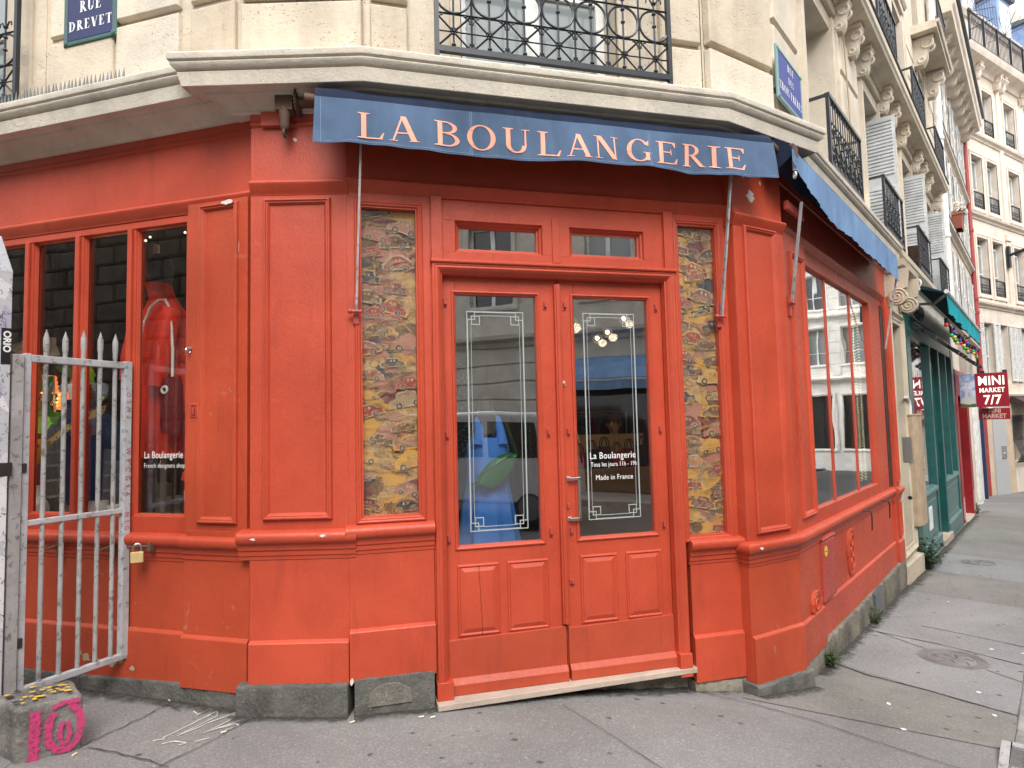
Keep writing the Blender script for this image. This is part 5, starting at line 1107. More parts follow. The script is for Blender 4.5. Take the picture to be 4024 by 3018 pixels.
# ------------------------------------------------------------------ street name plates
def plate(name, F, u0, u1, z0, z1, w, ground, border, lines, label, cat='street sign'):
    o = empty(name, F.p((u0 + u1) / 2, w, z0), label, cat, 'street name plates')
    k = MB(); k.box(F, u0, u1, w, w + .012, z0, z1); k.frame(F, u0, u1, z0, z1, [(0, w + .012), (.004, w + .018), (.026, w + .020), (.03, w + .014)]); bd = k.build('plate_border', border, o, bevel=.002)
    k = MB(); k.panel(F, u0 + .03, u1 - .03, z0 + .03, z1 - .03, [(0, w + .013), (.004, w + .016)]); k.build('plate', ground, o)
    for su in (u0 + .022, u1 - .022):
        for sz in (z0 + .022, z1 - .022): k = MB(); k.lathe(F.p(su, w + .019, sz), F.n, [(.017, 0), (.015, .004), (.008, .006)], 12); k.build('bolt', border, o)
    k = MB()
    for (s_, a, b, zz, h) in lines: serif(k, s_, F, a, b, zz, h, w + .0165, .21, .05, .1)
    k.build('lettering', WLET, o); return o
plate('street_sign', L, -1.416, -.979, 4.13, 4.60, .084, ENB, ENG, [('RUE', -1.282, -1.10, 4.34, .075), ('DREVET', -1.372, -1.015, 4.222, .066)], 'dark blue enamel street plate reading RUE DREVET on the stone wall')
plate('street_sign', R, .11, .76, 4.04, 4.46, .03, ENV, ENG2, [('RUE', .37, .53, 4.345, .055), ('DES', .38, .52, 4.245, .055), ('TROIS FRÈRES', .15, .73, 4.13, .064)], 'faded blue street plate reading RUE DES TROIS FRÈRES seen edge on above the cornice')

# ------------------------------------------------------------------ gate, post, blocks, padlock
GT_ = Fr(-1.331, 4.368, 50)
gt = empty('metal_gate', GT_.p(-.25, 0, .1), 'grey painted metal gate with pointed bars standing before the left shop window', 'gate')
k = MB(); k.box(GT_, -.53, -.495, -.02, .02, .1, 2.05); k.box(GT_, .022, .068, -.022, .022, .27, 2.05); k.box(GT_, -.495, .022, -.018, .018, 2.005, 2.045); k.box(GT_, -.495, .022, -.016, .016, 1.125, 1.155); k.box(GT_, -.505, .068, -.018, .018, .255, .29); k.build('gate_frame', GREYP, gt, bevel=.004)
for i, u in enumerate((-.415, -.315, -.215, -.118, -.028)):
    k = MB(); k.lathe(GT_.p(u, 0, .29 if i > 1 else .27), (0, 0, 1), [(.013, 0), (.013, 1.80 - .0), (.016, 1.82), (.016, 1.875), (.001, 1.925)], 8); k.build('bar', GREYD, gt, smooth=50)
k = MB(); rp_ = Fr(GT_.p(.022, 0, 0).x, GT_.p(.022, 0, 0).y, GT_.h)
for txt, z, s_ in (('O S M d', 1.86, .075), ('W P C G', 1.52, .085), ('Y A', 1.30, .08), ('N I G', 1.13, .075)):
    text(k, txt, rp_, .012, .0225, z, s_ * .5, rot=-pi / 2, spacing=1.3)
k.build('tag_writing', mat('red_marker', (.45, .03, .06), .6), gt)
po = empty('gate_post', GT_.p(-.62, 0, .05), 'narrow grey steel post carrying the hinges of the pointed gate', 'post')
k = MB(); k.box(GT_, -.595, -.537, -.035, .035, -.1, 2.04); k.box(GT_, -.64, -.595, -.02, .02, 2.0, 2.045); k.build('post', GREYD, po, bevel=.004)
HB = metal_paint('sticker_black', (.03, .03, .03), .5, .9)
for q in ((-.68, -.59, .036, .05, 1.40, 1.47), (-.55, -.51, -.024, .028, 1.41, 1.46), (-.55, -.51, -.024, .028, .5, .55)): k = MB(); k.box(GT_, *q); k.build('hinge', HB, po, bevel=.003)
tp = empty('sticker_post', GT_.p(-.648, .0, .05), 'tall pale square post with a pyramid point, covered in stickers and scrawl', 'post')
def sticker_mat():
    m = mat('sticker_layers', (.6, .6, .62), .6); k = N(m); v = k.new('TexVoronoi', Scale=9.); k.l(k.stretch((1, 1, .55)), v.inputs['Vector']); r = k.new('ValToRGB'); r.color_ramp.interpolation = 'CONSTANT'; s = k.new('SeparateColor'); k.l(v.outputs['Color'], s.inputs[0]); k.l(s.outputs[0], r.inputs[0]); e = r.color_ramp.elements
    e[0].color = (.50, .51, .54, 1); e[1].position = .45; e[1].color = (.7, .7, .7, 1)
    for p_, c_ in ((.62, (.42, .40, .5, 1)), (.72, (.03, .03, .03, 1)), (.78, (.65, .66, .68, 1)), (.9, (.5, .12, .12, 1)), (.94, (.62, .62, .62, 1))): n_ = e.new(p_); n_.color = c_
    b = k.noise(26, 5, .7, 2.2); c1 = k.mix(k.rng(b, .6, .64, 0, .8), r.outputs[0], (.06, .05, .06)); k.col(c1); k.bump(b, .3, .003); return m
SP = GT_.sub(-.648, .0, -8); k = MB(); hw = .044
k.grid([[SP.p(a * s_, b * s_, z) for a, b in ((-1, -1), (1, -1), (1, 1), (-1, 1))] for s_, z in ((hw, -.1), (hw, 2.46), (hw * 1.02, 2.47), (.004, 2.66))], True); k.build('post', sticker_mat(), tp, bevel=.004)
k = MB(); k.box(SP, -.0, .042, hw, hw + .0015, 1.98, 2.17); k.build('sticker', BLACK, tp)
k = MB(); text(k, 'ORIO', SP, .010, hw + .002, 2.155, .045, rot=-pi / 2, bold=.0018); k.build('lettering', WLET, tp)
k = MB(); kx = random.Random(4)
for j in range(26):
    z = 2.20 + .2 * kx.random() if j < 10 else .4 + 1.5 * kx.random(); x = kx.uniform(-.035, .035); pts = []
    for i in range(7): x = max(-.042, min(.042, x + kx.uniform(-.02, .02))); z += kx.uniform(-.02, .02); pts.append((x, z))
    k.grid([[SP.p(a - .001, hw + .0012 + j * .0001, b), SP.p(a + .0014, hw + .0012 + j * .0001, b + .001)] for a, b in pts])
k.build('scrawl', BLACK, tp)

def rock(name, poly, z0, z1, mt, seed, amp=.012, n=10):
    """rough quarried block on a four-cornered plan"""
    bm = bmesh.new(); bmesh.ops.create_cube(bm, size=1); bmesh.ops.subdivide_edges(bm, edges=bm.edges, cuts=n, use_grid_fill=True); rg = random.Random(seed)
    from mathutils import noise
    for v in bm.verts:
        c = v.co.copy(); r_ = .06
        for i in range(3):   # round the arrises
            pass
        q = Vector([max(-.5 + r_, min(.5 - r_, t)) for t in c]); d = c - q
        if d.length > 1e-6: c = q + d.normalized() * min(d.length, r_)
        a, b, t = c.x + .5, c.y + .5, c.z + .5
        P = [Vector((*p, 0)) for p in poly]; q = (P[0] * (1 - a) + P[1] * a) * (1 - b) + (P[3] * (1 - a) + P[2] * a) * b
        p = Vector((q.x, q.y, z0 + (z1 - z0) * t)); nz = noise.noise_vector(p * 9 + Vector((seed, 0, 0))) * amp + noise.noise_vector(p * 30) * amp * .35; v.co = p + nz
    me = bpy.data.meshes.new(name); bm.to_mesh(me); bm.free(); me.materials.append(mt); me.polygons.foreach_set('use_smooth', [True] * len(me.polygons)); o = bpy.data.objects.new(name, me); COL.objects.link(o); ORG[o.name] = Vector((0, 0, 0)); return o
BP = [(-1.495, 3.57), (-1.262, 3.697), (-1.41, 3.955), (-1.70, 3.80)]
bk = rock('stone_block', BP, -.12, .322, BLOCK, 3, .010, 16); tag(bk, 'rough stone block sprayed with pink paint at the foot of the gate', 'stone block', 'rough stone blocks'); recentre(bk); ORG[bk.name] = bk.location.copy()
def spray(name, c):
    m = bpy.data.materials.new(name); m.use_nodes = True; t = m.node_tree; b = t.nodes['Principled BSDF']; b.inputs['Base Color'].default_value = (*c, 1); b.inputs['Roughness'].default_value = .7
    tc = t.nodes.new('ShaderNodeTexCoord'); n1 = t.nodes.new('ShaderNodeTexNoise'); n1.inputs['Scale'].default_value = 55; n1.inputs['Detail'].default_value = 5; n1.inputs['Roughness'].default_value = .75; r = t.nodes.new('ShaderNodeMapRange'); r.inputs[1].default_value = .38; r.inputs[2].default_value = .58
    at = t.nodes.new('ShaderNodeAttribute'); at.attribute_name = 'fade'; ad = t.nodes.new('ShaderNodeMath'); ad.operation = 'MULTIPLY_ADD'; ad.inputs[1].default_value = .27; L_ = t.links.new
    L_(tc.outputs['Object'], n1.inputs[0]); L_(at.outputs['Fac'], ad.inputs[0]); L_(n1.outputs['Fac'], ad.inputs[2]); sb = t.nodes.new('ShaderNodeMath'); sb.operation = 'SUBTRACT'; sb.inputs[1].default_value = .2; L_(ad.outputs[0], sb.inputs[0]); L_(sb.outputs[0], r.inputs[0]); L_(r.outputs[0], b.inputs['Alpha']); return m
BF = Fr(-1.495, 3.57, math.degrees(math.atan2(.127, .233)))
def sprayed(mb, F, pts, wd, w, fades):
    rows = []
    for i, p in enumerate(pts):
        a, b = pts[max(0, i - 1)], pts[min(len(pts) - 1, i + 1)]; dx, dy = b[0] - a[0], b[1] - a[1]; l_ = math.hypot(dx, dy) or 1; nx, nz = -dy / l_, dx / l_
        rows.append([F.p(p[0] + nx * wd * t, w, p[1] + nz * wd * t) for t in (-1, -.45, .45, 1)])
    mb.grid(rows); fades += [f for _ in rows for f in (0, 1, 1, 0)]
k = MB(); fd = []; W_ = .0135
sprayed(k, BF, [(.072, .30), (.071, .24), (.069, .18), (.068, .12), (.066, .06), (.066, .02)], .031, W_, fd)
sprayed(k, BF, [(.13 + .0, .26)] + [(.188 + .068 * cos(t), .19 + .105 * sin(t)) for t in frange(2.3, 2.3 + 5.3, 22)], .024, W_ + .0006, fd)
sprayed(k, BF, [(.188 + .02 * cos(t), .165 + .05 * sin(t)) for t in frange(1.5, 7.5, 16)], .015, W_ + .0012, fd)
sprayed(k, BF, [(.135, .295), (.17, .305), (.22, .305), (.25, .30)], .016, W_ + .0018, fd)
me_n = len(k.v); o = k.build('spray_paint', spray('pink_spray', (.56, .045, .17)), bk, weld=False)
at = o.data.attributes.new('fade', 'FLOAT', 'POINT')
if len(o.data.vertices) == len(fd): at.data.foreach_set('value', fd)
else: at.data.foreach_set('value', [1.] * len(o.data.vertices))
k = MB(); kx = random.Random(12)
for i in range(34):
    s_, t_ = kx.uniform(.08, .9), kx.uniform(.1, .9); P = [Vector((*p, 0)) for p in BP]; q = (P[0] * (1 - s_) + P[1] * s_) * (1 - t_) + (P[3] * (1 - s_) + P[2] * s_) * t_
    k.mat(1 if i % 3 == 0 else 0); a0 = kx.uniform(0, 6); r_ = kx.uniform(.006, .022); k.face([(q.x + r_ * cos(a0 + j) * kx.uniform(.5, 1.5), q.y + r_ * .7 * sin(a0 + j) * kx.uniform(.5, 1.3), .334 + i * .0001) for j in range(6)])
k.build('paint_spatter', [mat('yellow_paint', (.72, .47, .02), .6), BLACK], bk)
b2 = rock('stone_block', [(-2.16, 4.22), (-1.86, 4.36), (-1.98, 4.62), (-2.3, 4.5)], -.1, .21, BLOCK, 9, .014); tag(b2, 'low grey weathered stone block behind the sticker covered post', 'stone block', 'rough stone blocks'); recentre(b2)
pk = empty('padlock', L.p(-.765, .09, .84), 'small brass padlock hanging between the gate and the red wall', 'padlock')
Q = Fr(L.p(-.765, .09, 0).x, L.p(-.765, .09, 0).y, 10); k = MB(); k.box(Q, -.034, .034, -.013, .013, .842, .905); k.build('lock_body', BRASS, pk, bevel=.004)
k = MB(); k.tube([Q.p(-.022, 0, .90)] + [Q.p(.022 * cos(t), 0, .925 + .026 * sin(t)) for t in frange(pi, 0, 10)] + [Q.p(.022, 0, .90)], .006, 8); k.build('shackle', STEEL, pk, smooth=40)
k = MB(); k.tube([L.p(-.86, .07, .925), L.p(-.71, .06, .935)], .008, 6); k.box(L, -.715, -.69, .0, .07, .905, .955); k.build('hasp', RUST, pk)

# ------------------------------------------------------------------ boxes on the street wall
mbx = empty('meter_box', R.p(.79, .0, .17), 'red painted metal meter box with a yellow round sticker on the street wall', 'meter box')
k = MB(); k.box(R, .60, .975, -.01, .052, .165, .64); k.run(R, .59, .985, [(-.01, .641), (.064, .641), (.06, .655), (-.01, .668)]); k.build('box_body', REDM, mbx, bevel=.005)
k = MB(); k.panel(R, .615, .96, .185, .625, [(0, .052), (.003, .057), (.012, .058)]); k.lathe(R.p(.68, .058, .38), R.n, [(.008, 0), (.006, .004)], 10); k.build('box_door', REDM, mbx, bevel=.002)
k = MB(); k.lathe(R.p(.68, .0585, .55), R.n, [(.042, 0), (.042, .0012)], 20); k.mat(1).box(R, .655, .705, .0598, .0604, .545, .553); k.build('warning_sticker', [mat('yellow_sticker', (.75, .5, .03), .5), RUST], mbx)
cb = empty('cable_box', R.p(5.4, .02, .1), 'tall beige metal cable cabinet mounted between the doorway and the green shop', 'cable box')
k = MB(); k.slab(R, [(5.12, .02), (5.12, .085), (5.26, .125), (5.62, .125), (5.72, .085), (5.72, .02)], .14, 1.60); k.slab(R, [(5.11, .02), (5.11, .09), (5.26, .132), (5.62, .132), (5.73, .09), (5.73, .02)], 1.601, 1.625); k.build('cabinet', BEIGE, cb, bevel=.005)
k = MB(); k.lathe(R.p(5.5, .125, .86), R.n, [(.014, 0), (.012, .006)], 12); k.build('cabinet_lock', IRON, cb)
k = MB(); k.tube([R.p(5.18, .06, 1.62), R.p(5.18, .06, 1.74), R.p(5.16, .055, 1.80), R.p(5.10, .045, 1.84), R.p(5.0, .04, 1.85)], .02, 8); k.build('conduit', WHITEP, cb, smooth=40)

# ------------------------------------------------------------------ teal awning, lights, market sign
ta = empty('awning', R.p(8.7, .1, 3.2), 'bright teal awning with a white front bar over the green shop', 'awning', 'shop awnings')
TX0, TX1 = 5.75, 11.6
tw_ = lambda u, z: (3.3 - z) / .28 * (.012 * sin(u * 7) + .008 * sin(u * 21))
mb = MB(); cloth(mb, R, TX0, TX1, .50, tw_, lambda u: 3.29, lambda u: 3.02 + .012 * sin(u * 5.3), 150, 6); mb.build('valance', TEAL, ta, smooth=60)
mb = MB(); rows = [[R.p(u, .16, 3.46), R.p(u, .495, 3.30), R.p(u, .49, 3.285), R.p(u, .16, 3.40)] for u in frange(TX0, TX1, 20)]; b = mb.grid(rows, True); mb.cap(b, 4); mb.cap(b + 80, 4, True); mb.build('canopy', TEALD, ta)  # same teal canvas darkened: the underside's shade is put into the colour
k = MB(); k.tube([R.p(TX0 - .02, .50, 3.305), R.p(TX1, .50, 3.305)], .03, 8); k.build('front_bar', WHITEP, ta, smooth=40)
k = MB(); k.tube([R.p(TX0 - .06, .14, 3.43), R.p(TX1, .14, 3.43)], .045, 10); k.box(R, TX0 - .09, TX0 - .03, -.0, .20, 3.36, 3.40); k.torus(R.p(TX0 - .07, .16, 3.46), R.d, .06, .012, 14, 6); k.build('roller', WHITEP, ta, smooth=40)
for u in (TX0 + .1, TX1 - .3): k = MB(); k.tube([R.p(u, .05, 3.2), R.p(u + .35, .30, 3.22), R.p(u + .02, .48, 3.28)], .022, 6); k.build('arm', GREYD, ta)
sl = empty('string_lights', R.p(8.7, .45, 2.8), 'string of coloured glass bulbs dangling below the teal awning', 'string lights')
cols = [emit('bulb_red', (.65, .03, .02), .08), emit('bulb_green', (.03, .35, .06), .05), emit('bulb_blue', (.02, .05, .5), .08), emit('bulb_yellow', (.65, .45, .08), .08)]
pts = []; kx = random.Random(2)
for i in range(17): pts.append(R.p(6.3 + i * .32, .42 + .03 * sin(i), 3.00 - .07 * abs(sin(i * 1.2)) - (.06 if i % 2 else 0)))
k = MB(); k.tube(pts, .016, 5); k.build('cable', BLACK, sl)
for i, p in enumerate(pts):
    for j in range(1 + (i > 2)):
        q = p + Vector((0, 0, -.06 - .035 * j)) + R.d * (.13 * j); k = MB(); k.ball(q + Vector((0, 0, -.035)), .032, 10); k.mat(1).lathe(q + Vector((0, 0, -.01)), (0, 0, 1), [(.022, 0), (.022, .07)], 8); k.build('bulb', [cols[(i + j * 2) % 4], BLACK], sl, smooth=40)
tr_ = empty('floodlight_rail', R.p(8.5, .3, 2.6), 'black rail of angled floodlights along the green shop front', 'floodlights')
k = MB(); k.tube([R.p(5.75, .10, 2.92), R.p(11.6, .30, 2.72)], .018, 6); k.tube([R.p(5.75, .14, 2.84), R.p(11.6, .34, 2.66)], .014, 6); k.build('rail', IRON, tr_)
for u in (6.1, 8.3, 8.75, 9.2, 10.4, 10.85, 11.4):
    t_ = (u - 5.75) / 5.85; q = R.p(u, .16 + .2 * t_, 2.80 - .18 * t_); k = MB(); Fq = Fr(q.x, q.y, R.h, q.z); k.prism(Fr(q.x, q.y, R.h + 90, q.z), [(-.16, -.05), (-.02, .05), (.0, .0), (-.13, -.10)], -.09, .09); k.tube([q, q + Vector((0, 0, .08))], .012, 6); k.build('floodlight', IRON, tr_)
jb = empty('junction_box', R.p(5.52, .02, 2.98), 'small ivory junction box with a coil of black cable beside the teal awning', 'junction box')
k = MB(); k.box(R, 5.46, 5.58, .013, .07, 3.06, 3.24); k.build('box_body', WHITEP, jb, bevel=.005)
k = MB()
for i in range(6): k.torus(R.p(5.80 + .012 * i, .12 + .01 * i, 3.10 - .012 * i), R.d * .5 + R.n, .085 + .006 * (i % 3), .009, 18, 5)
k.tube([R.p(5.58, .04, 3.1), R.p(5.7, .09, 3.2), R.p(5.8, .12, 3.18)], .008, 5); k.build('cable_coil', BLACK, jb)

MSF = Fr(R.p(12.0, 0, 0).x, R.p(12.0, 0, 0).y, R.h - 90)
sg = empty('market_sign', MSF.p(.5, 0, 1.5), 'projecting red sign board reading MINI MARKET 7/7 beyond the green shop', 'shop sign')
SRED = mat('sign_red', (.30, .004, .018), .35)
k = MB(); k.box(MSF, .325, .885, -.04, .0, 1.752, 2.468); k.build('board', SRED, sg, bevel=.004)
k = MB(); text(k, 'MINI', MSF, .605, .0005, 2.215, .27, 'CENTER', .80, .005, spacing=1.06); text(k, 'MARKET', MSF, .607, .0005, 2.06, .135, 'CENTER', .80, .0025, spacing=1.08); text(k, '7/7', MSF, .605, .0005, 1.81, .27, 'CENTER', .85, .005, spacing=1.05); k.build('lettering', LED, sg)
k = MB(); k.box(MSF, .05, .322, -.04, -.004, 1.752, 2.468); k.build('sky_panel', None or (lambda m: m)(mat('printed_sky', (.3, .42, .6), .4)), sg, bevel=.003)
m = bpy.data.materials['printed_sky']; k_ = N(m); k_.col(k_.mix(k_.rng(k_.noise(7, 5, .6), .42, .66), (.20, .32, .55), (.72, .75, .8)))
k = MB()
pts = [(.06, 1.80), (.315, 1.80), (.315, 1.93), (.29, 1.95), (.28, 2.03), (.265, 2.09), (.25, 2.03), (.24, 1.96), (.20, 1.98), (.185, 2.10), (.165, 2.19), (.145, 2.10), (.13, 1.98), (.09, 1.95), (.06, 1.93)]
k.face([MSF.p(a, -.0028, b) for a, b in pts]); k.mat(1).face([MSF.p(a, -.0022, b) for a, b in ((.053, 1.755), (.319, 1.755), (.319, 1.83), (.2, 1.81), (.053, 1.84))]); k.build('printed_scene', [mat('printed_white', (.55, .54, .5), .5), mat('printed_green', (.07, .12, .04), .5)], sg)
k = MB(); k.box(MSF, .35, .885, -.035, .0, 1.485, 1.72); k.build('lower_board', SRED, sg, bevel=.004)
k = MB(); text(k, 'MINI', MSF, .63, .0008, 1.625, .12, 'CENTER', .85, .003); text(k, 'MARKET', MSF, .617, .0008, 1.515, .125, 'CENTER', .85, .004); k.build('lettering', mat('dim_sign_letters', (.62, .42, .32), .5), sg)
k = MB(); k.tube([MSF.p(.0, -.02, 2.40), MSF.p(.35, -.02, 2.40)], .015, 6); k.tube([MSF.p(.0, -.02, 1.80), MSF.p(.35, -.02, 1.80)], .015, 6); k.box(MSF, .42, .50, -.03, -.01, 2.468, 2.52); k.box(MSF, .80, .88, -.03, -.01, 2.468, 2.52); k.build('bracket', IRON, sg)
k = MB(); k.lathe(MSF.p(.53, .06, 1.735), (0, 0, -1), [(.11, 0), (.12, .012), (.06, .03)], 16); k.build('lamp_dish', STEEL, sg, smooth=40)

# ------------------------------------------------------------------ pavement things
def manhole(u, w, r, label):
    z = gF(R, u, w); q = R.p(u, w, z); k = MB(); prof = [(r * 1.04, -.02), (r * 1.04, .008), (r * .985, .009)]
    x = .985
    for i in range(5): prof += [(r * (x - .02), .009), (r * (x - .025), .013), (r * (x - .055), .013), (r * (x - .06), .009)]; x -= .06
    prof += [(r * .66, .007), (r * .64, .010), (r * .1, .010), (r * .09, .004), (r * .02, .004)]
    k.lathe(q, (0, 0, 1), prof, 40)
    for i in range(14): a = i * .449 * 2; p0 = q + Vector((r * .2 * cos(a), r * .2 * sin(a), .012)); p1 = q + Vector((r * .42 * cos(a + .5), r * .42 * sin(a + .5), .012)); p2 = q + Vector((r * .6 * cos(a + .2), r * .6 * sin(a + .2), .012)); k.tube([p0, p1, p2], .006, 4)
    o = k.build('manhole_cover', CAST, None, smooth=40); tag(o, label, 'manhole cover', 'round covers in the pavement'); recentre(o)
manhole(1.38, .77, .235, 'round iron cover with ringed pattern in the pavement near the corner'); manhole(6.32, .60, .21, 'small round cover further along the pavement by the green shop')
dg = empty('drain_grate', R.p(-.5, 1.35, gF(R, -.5, 1.35)), 'rectangular grey metal drain grate set beside the kerb', 'drain grate')
k = MB(); zf = lambda u, w: gF(R, u, w)
DF = R.sub(-.45, 1.165); DF.o.z = zf(-.6, 1.3) + .012
for q in ((-.62, 0, .0, .045), (-.62, 0, .505, .55), (-.62, -.575, .045, .505), (-.045, 0, .045, .505)): k.box(DF, *q, -.05, .02)
k.build('grate_frame', GREYD, dg, bevel=.003)
k = MB(); k.box(DF, -.575, -.045, .045, .505, -.045, -.02)
for i in range(24): k.box(DF, -.57 + i * .022, -.56 + i * .022, .045, .505, -.02, .010)
for i in range(5): k.box(DF, -.575, -.045, .1 + i * .09, .107 + i * .09, -.02, .014)
k.build('grate_bars', CAST, dg)
# white scrawl on the asphalt
k = MB(); sets = [[(-.905, 3.715), (-.80, 3.86), (-.70, 4.0), (-.69, 3.93), (-.84, 3.72), (-.70, 3.86), (-.60, 3.95), (-.57, 3.90), (-.72, 3.72), (-.56, 3.83), (-.44, 3.88)], [(-.83, 4.03), (-.80, 3.98), (-.75, 4.03), (-.82, 3.94)], [(-.64, 3.76), (-.58, 3.80), (-.55, 3.76), (-.63, 3.72)], [(-.95, 3.69), (-.88, 3.70)], [(-.90, 3.64), (-.84, 3.66), (-.78, 3.62), (-.82, 3.60)], [(-.74, 3.63), (-.66, 3.66)]]
for pts in sets:
    P_ = []
    for (a, b), (c, d) in zip(pts, pts[1:]):
        for i in range(5): P_.append((a + (c - a) * i / 5 + random.uniform(-.003, .003), b + (d - b) * i / 5 + random.uniform(-.003, .003)))
    rows = []
    for i, (x, y) in enumerate(P_):
        a, b = P_[max(0, i - 1)], P_[min(len(P_) - 1, i + 1)]; dx, dy = b[0] - a[0], b[1] - a[1]; ln = math.hypot(dx, dy) or 1; h = random.uniform(.0015, .0045)
        rows.append([(x - dy / ln * h, y + dx / ln * h, g(x, y) + .006 + random.uniform(0, .0006)), (x + dy / ln * h, y - dx / ln * h, g(x, y) + .006)])
    k.grid(rows)
o = k.build('chalk_scrawl', mat('white_marking', (.66, .65, .6), .8)); tag(o, 'white scribbled paint on the asphalt before the left corner pilaster', 'pavement marking'); recentre(o)
# litter, chewing gum, cigarette ends
def litter(name, label, cat, pts, fn):
    for i, (x, y) in enumerate(pts):
        k = MB(); fn(k, x, y, g(x, y)); o = k.build(name, LIT[cat]); tag(o, label, cat, label.split(' lying')[0] + ' on the pavement'); recentre(o)
LIT = {'cigarette end': mat('cigarette_paper', (.72, .62, .45), .8), 'paper scrap': mat('paper_white', (.74, .73, .70), .8)}
kx = random.Random(31)
def butt(k, x, y, z): a = kx.uniform(0, 3); d = Vector((cos(a), sin(a), 0)) * .014; k.tube([Vector((x, y, z + .008)) - d, Vector((x, y, z + .008)) + d], .0045, 6)
def scrap(k, x, y, z): a = kx.uniform(0, 6); k.slab(Fr(x, y, math.degrees(a)), [(.016 * cos(t) * kx.uniform(.6, 1.4), .010 * sin(t) * kx.uniform(.6, 1.4)) for t in frange(0, 5.3, 6)], z + .0045, z + .008)
litter('cigarette_end', 'cigarette end lying on the grey asphalt', 'cigarette end', [(.40, 3.64), (.46, 3.62), (-1.27, 3.62), (-1.0, 4.22), (.03, 3.66), (-.62, 3.70)], butt)
litter('paper_scrap', 'white paper scrap lying on the grey asphalt', 'paper scrap', [(3.35, 3.45), (3.05, 3.05), (4.2, 3.55), (5.2, 4.25), (5.35, 4.1), (3.9, 3.2), (6.3, 5.6)], scrap)

# weeds growing at the foot of the walls
def leafmat(name, c): m = mat(name, c, .55, spec=.3); k = N(m); k.col(k.mix(k.rng(k.noise(12, 2), .35, .7), tuple(x * .6 for x in c), tuple(x * 1.5 for x in c))); return m
WEED = leafmat('weed_leaf', (.045, .085, .025)); IVY = leafmat('ivy_leaf', (.03, .055, .022)); STEM = mat('weed_stem', (.08, .09, .03), .7)
def leaf(k, p, d, ln, wd, up=Vector((0, 0, 1)), n=4, droop=.3, fold=.25):
    d = d.normalized(); s_ = d.cross(up); s_ = s_.normalized() if s_.length > 1e-3 else Vector((1, 0, 0)); nn = s_.cross(d); rows = []
    for i in range(n + 1):
        t = i / n; c = p + d * ln * t - Vector((0, 0, 1)) * droop * ln * t * t; h = wd * sin(pi * min(.98, t * .9 + .06)) ** .8
        rows.append([c - s_ * h + nn * h * fold, c, c + s_ * h + nn * h * fold])
    k.grid(rows)
def weed(u, w, sz, n, label, m=WEED, group='weeds along the wall foot'):
    z = gF(R, u, w); q = R.p(u, w, z); o = empty('weed', q, label, 'weed', group); k = MB(); s = MB(); kx = random.Random(int(u * 100))
    for i in range(n):
        a = kx.uniform(0, 6.28); h = sz * kx.uniform(.25, 1); sp = sz * kx.uniform(.1, .55); top = q + Vector((cos(a) * sp, sin(a) * sp, h)) + R.n * sz * .15; s.tube([q, (q + top) / 2 + Vector((0, 0, .02)), top], .0025, 4)
        for j in range(6 if sz < .4 else 10): t = kx.uniform(.15, 1); p = q.lerp(top, t); b = kx.uniform(0, 6.28); leaf(k, p, Vector((cos(b), sin(b), kx.uniform(-.2, .6))), min(sz, .3) * kx.uniform(.12, .26), min(sz, .3) * kx.uniform(.04, .09))
    s.build('stem', STEM, o); k.build('leaves', m, o, smooth=True)
weed(2.12, .085, .16, 14, 'small green weed under the metal vent grille'); weed(.55, .075, .17, 14, 'green weed sprouting where the shopfront turns the corner'); weed(5.47, .06, .5, 44, 'straggling ivy like weed climbing beside the green shop base', IVY); weed(5.7, .08, .2, 16, 'low spreading weed at the foot of the green shop', IVY)
weed(13.4, .1, .3, 10, 'thin weed beside the red market doorway')
k0 = R.sub(0, 0); q = Vector((-1.50, 3.42, g(-1.5, 3.42))); o = empty('weed', q, 'blades of grass at the near foot of the sprayed stone block', 'weed', 'weeds along the wall foot'); k = MB()
for i in range(9): a = random.uniform(0, 6.28); leaf(k, q, Vector((cos(a) * .6, sin(a) * .6, 1)), random.uniform(.06, .14), .004, droop=.5)
k.build('leaves', WEED, o)

# basket with dried flowers on the third window guard, geranium box on the shuttered house
bs = empty('wicker_basket', UR.p(6.7, .03, 3.76), 'brown wicker basket with orange dried flowers behind a window guard', 'basket')
k = MB()
for i in range(13): k.torus(UR.p(6.55, .02, 3.80 + i * .03), (0, 0, 1), .13 + .004 * i, .015, 16, 5)
k.lathe(UR.p(6.55, .02, 3.78), (0, 0, 1), [(.12, 0), (.14, .38)], 16); k.build('basket', mat('wicker', (.07, .04, .025), .8), bs)
k = MB()
for i in range(40): a = random.uniform(0, 6.28); leaf(k, UR.p(6.82, .06, 3.80), Vector((cos(a) * .5, sin(a) * .5, random.uniform(.4, 1.4))), random.uniform(.1, .22), .014)
k.build('dried_flowers', leafmat('orange_dried', (.42, .18, .03)), bs)
fp = empty('flower_pot', F2.p(2.3, .16, 6.0), 'terracotta trough of pale flowers on a ledge of the shuttered house', 'flower pot')
k = MB(); F_ = F2.sub(2.3, .17); k.grid([[F_.p(a * s_, b * s_, z) for a, b in ((-.3, -.1), (.3, -.1), (.3, .1), (-.3, .1))] for s_, z in ((.8, 6.0), (1, 6.32), (1.06, 6.32), (1.06, 6.38), (.9, 6.38))], True); k.build('pot', mat('terracotta', (.30, .09, .055), .8), fp)
k = MB()
for i in range(60): a = random.uniform(0, 6.28); leaf(k, F_.p(random.uniform(-.25, .25), 0, 6.36), Vector((cos(a), sin(a), random.uniform(.3, 1.2))), random.uniform(.1, .26), .03)
k.build('leaves', WEED, fp)
k = MB()
for i in range(14): k.ball(F_.p(random.uniform(-.25, .25), random.uniform(-.1, .15), 6.55 + random.uniform(-.08, .1)), .04, 6)
k.build('blossoms', mat('pale_blossom', (.7, .6, .5), .8), fp)

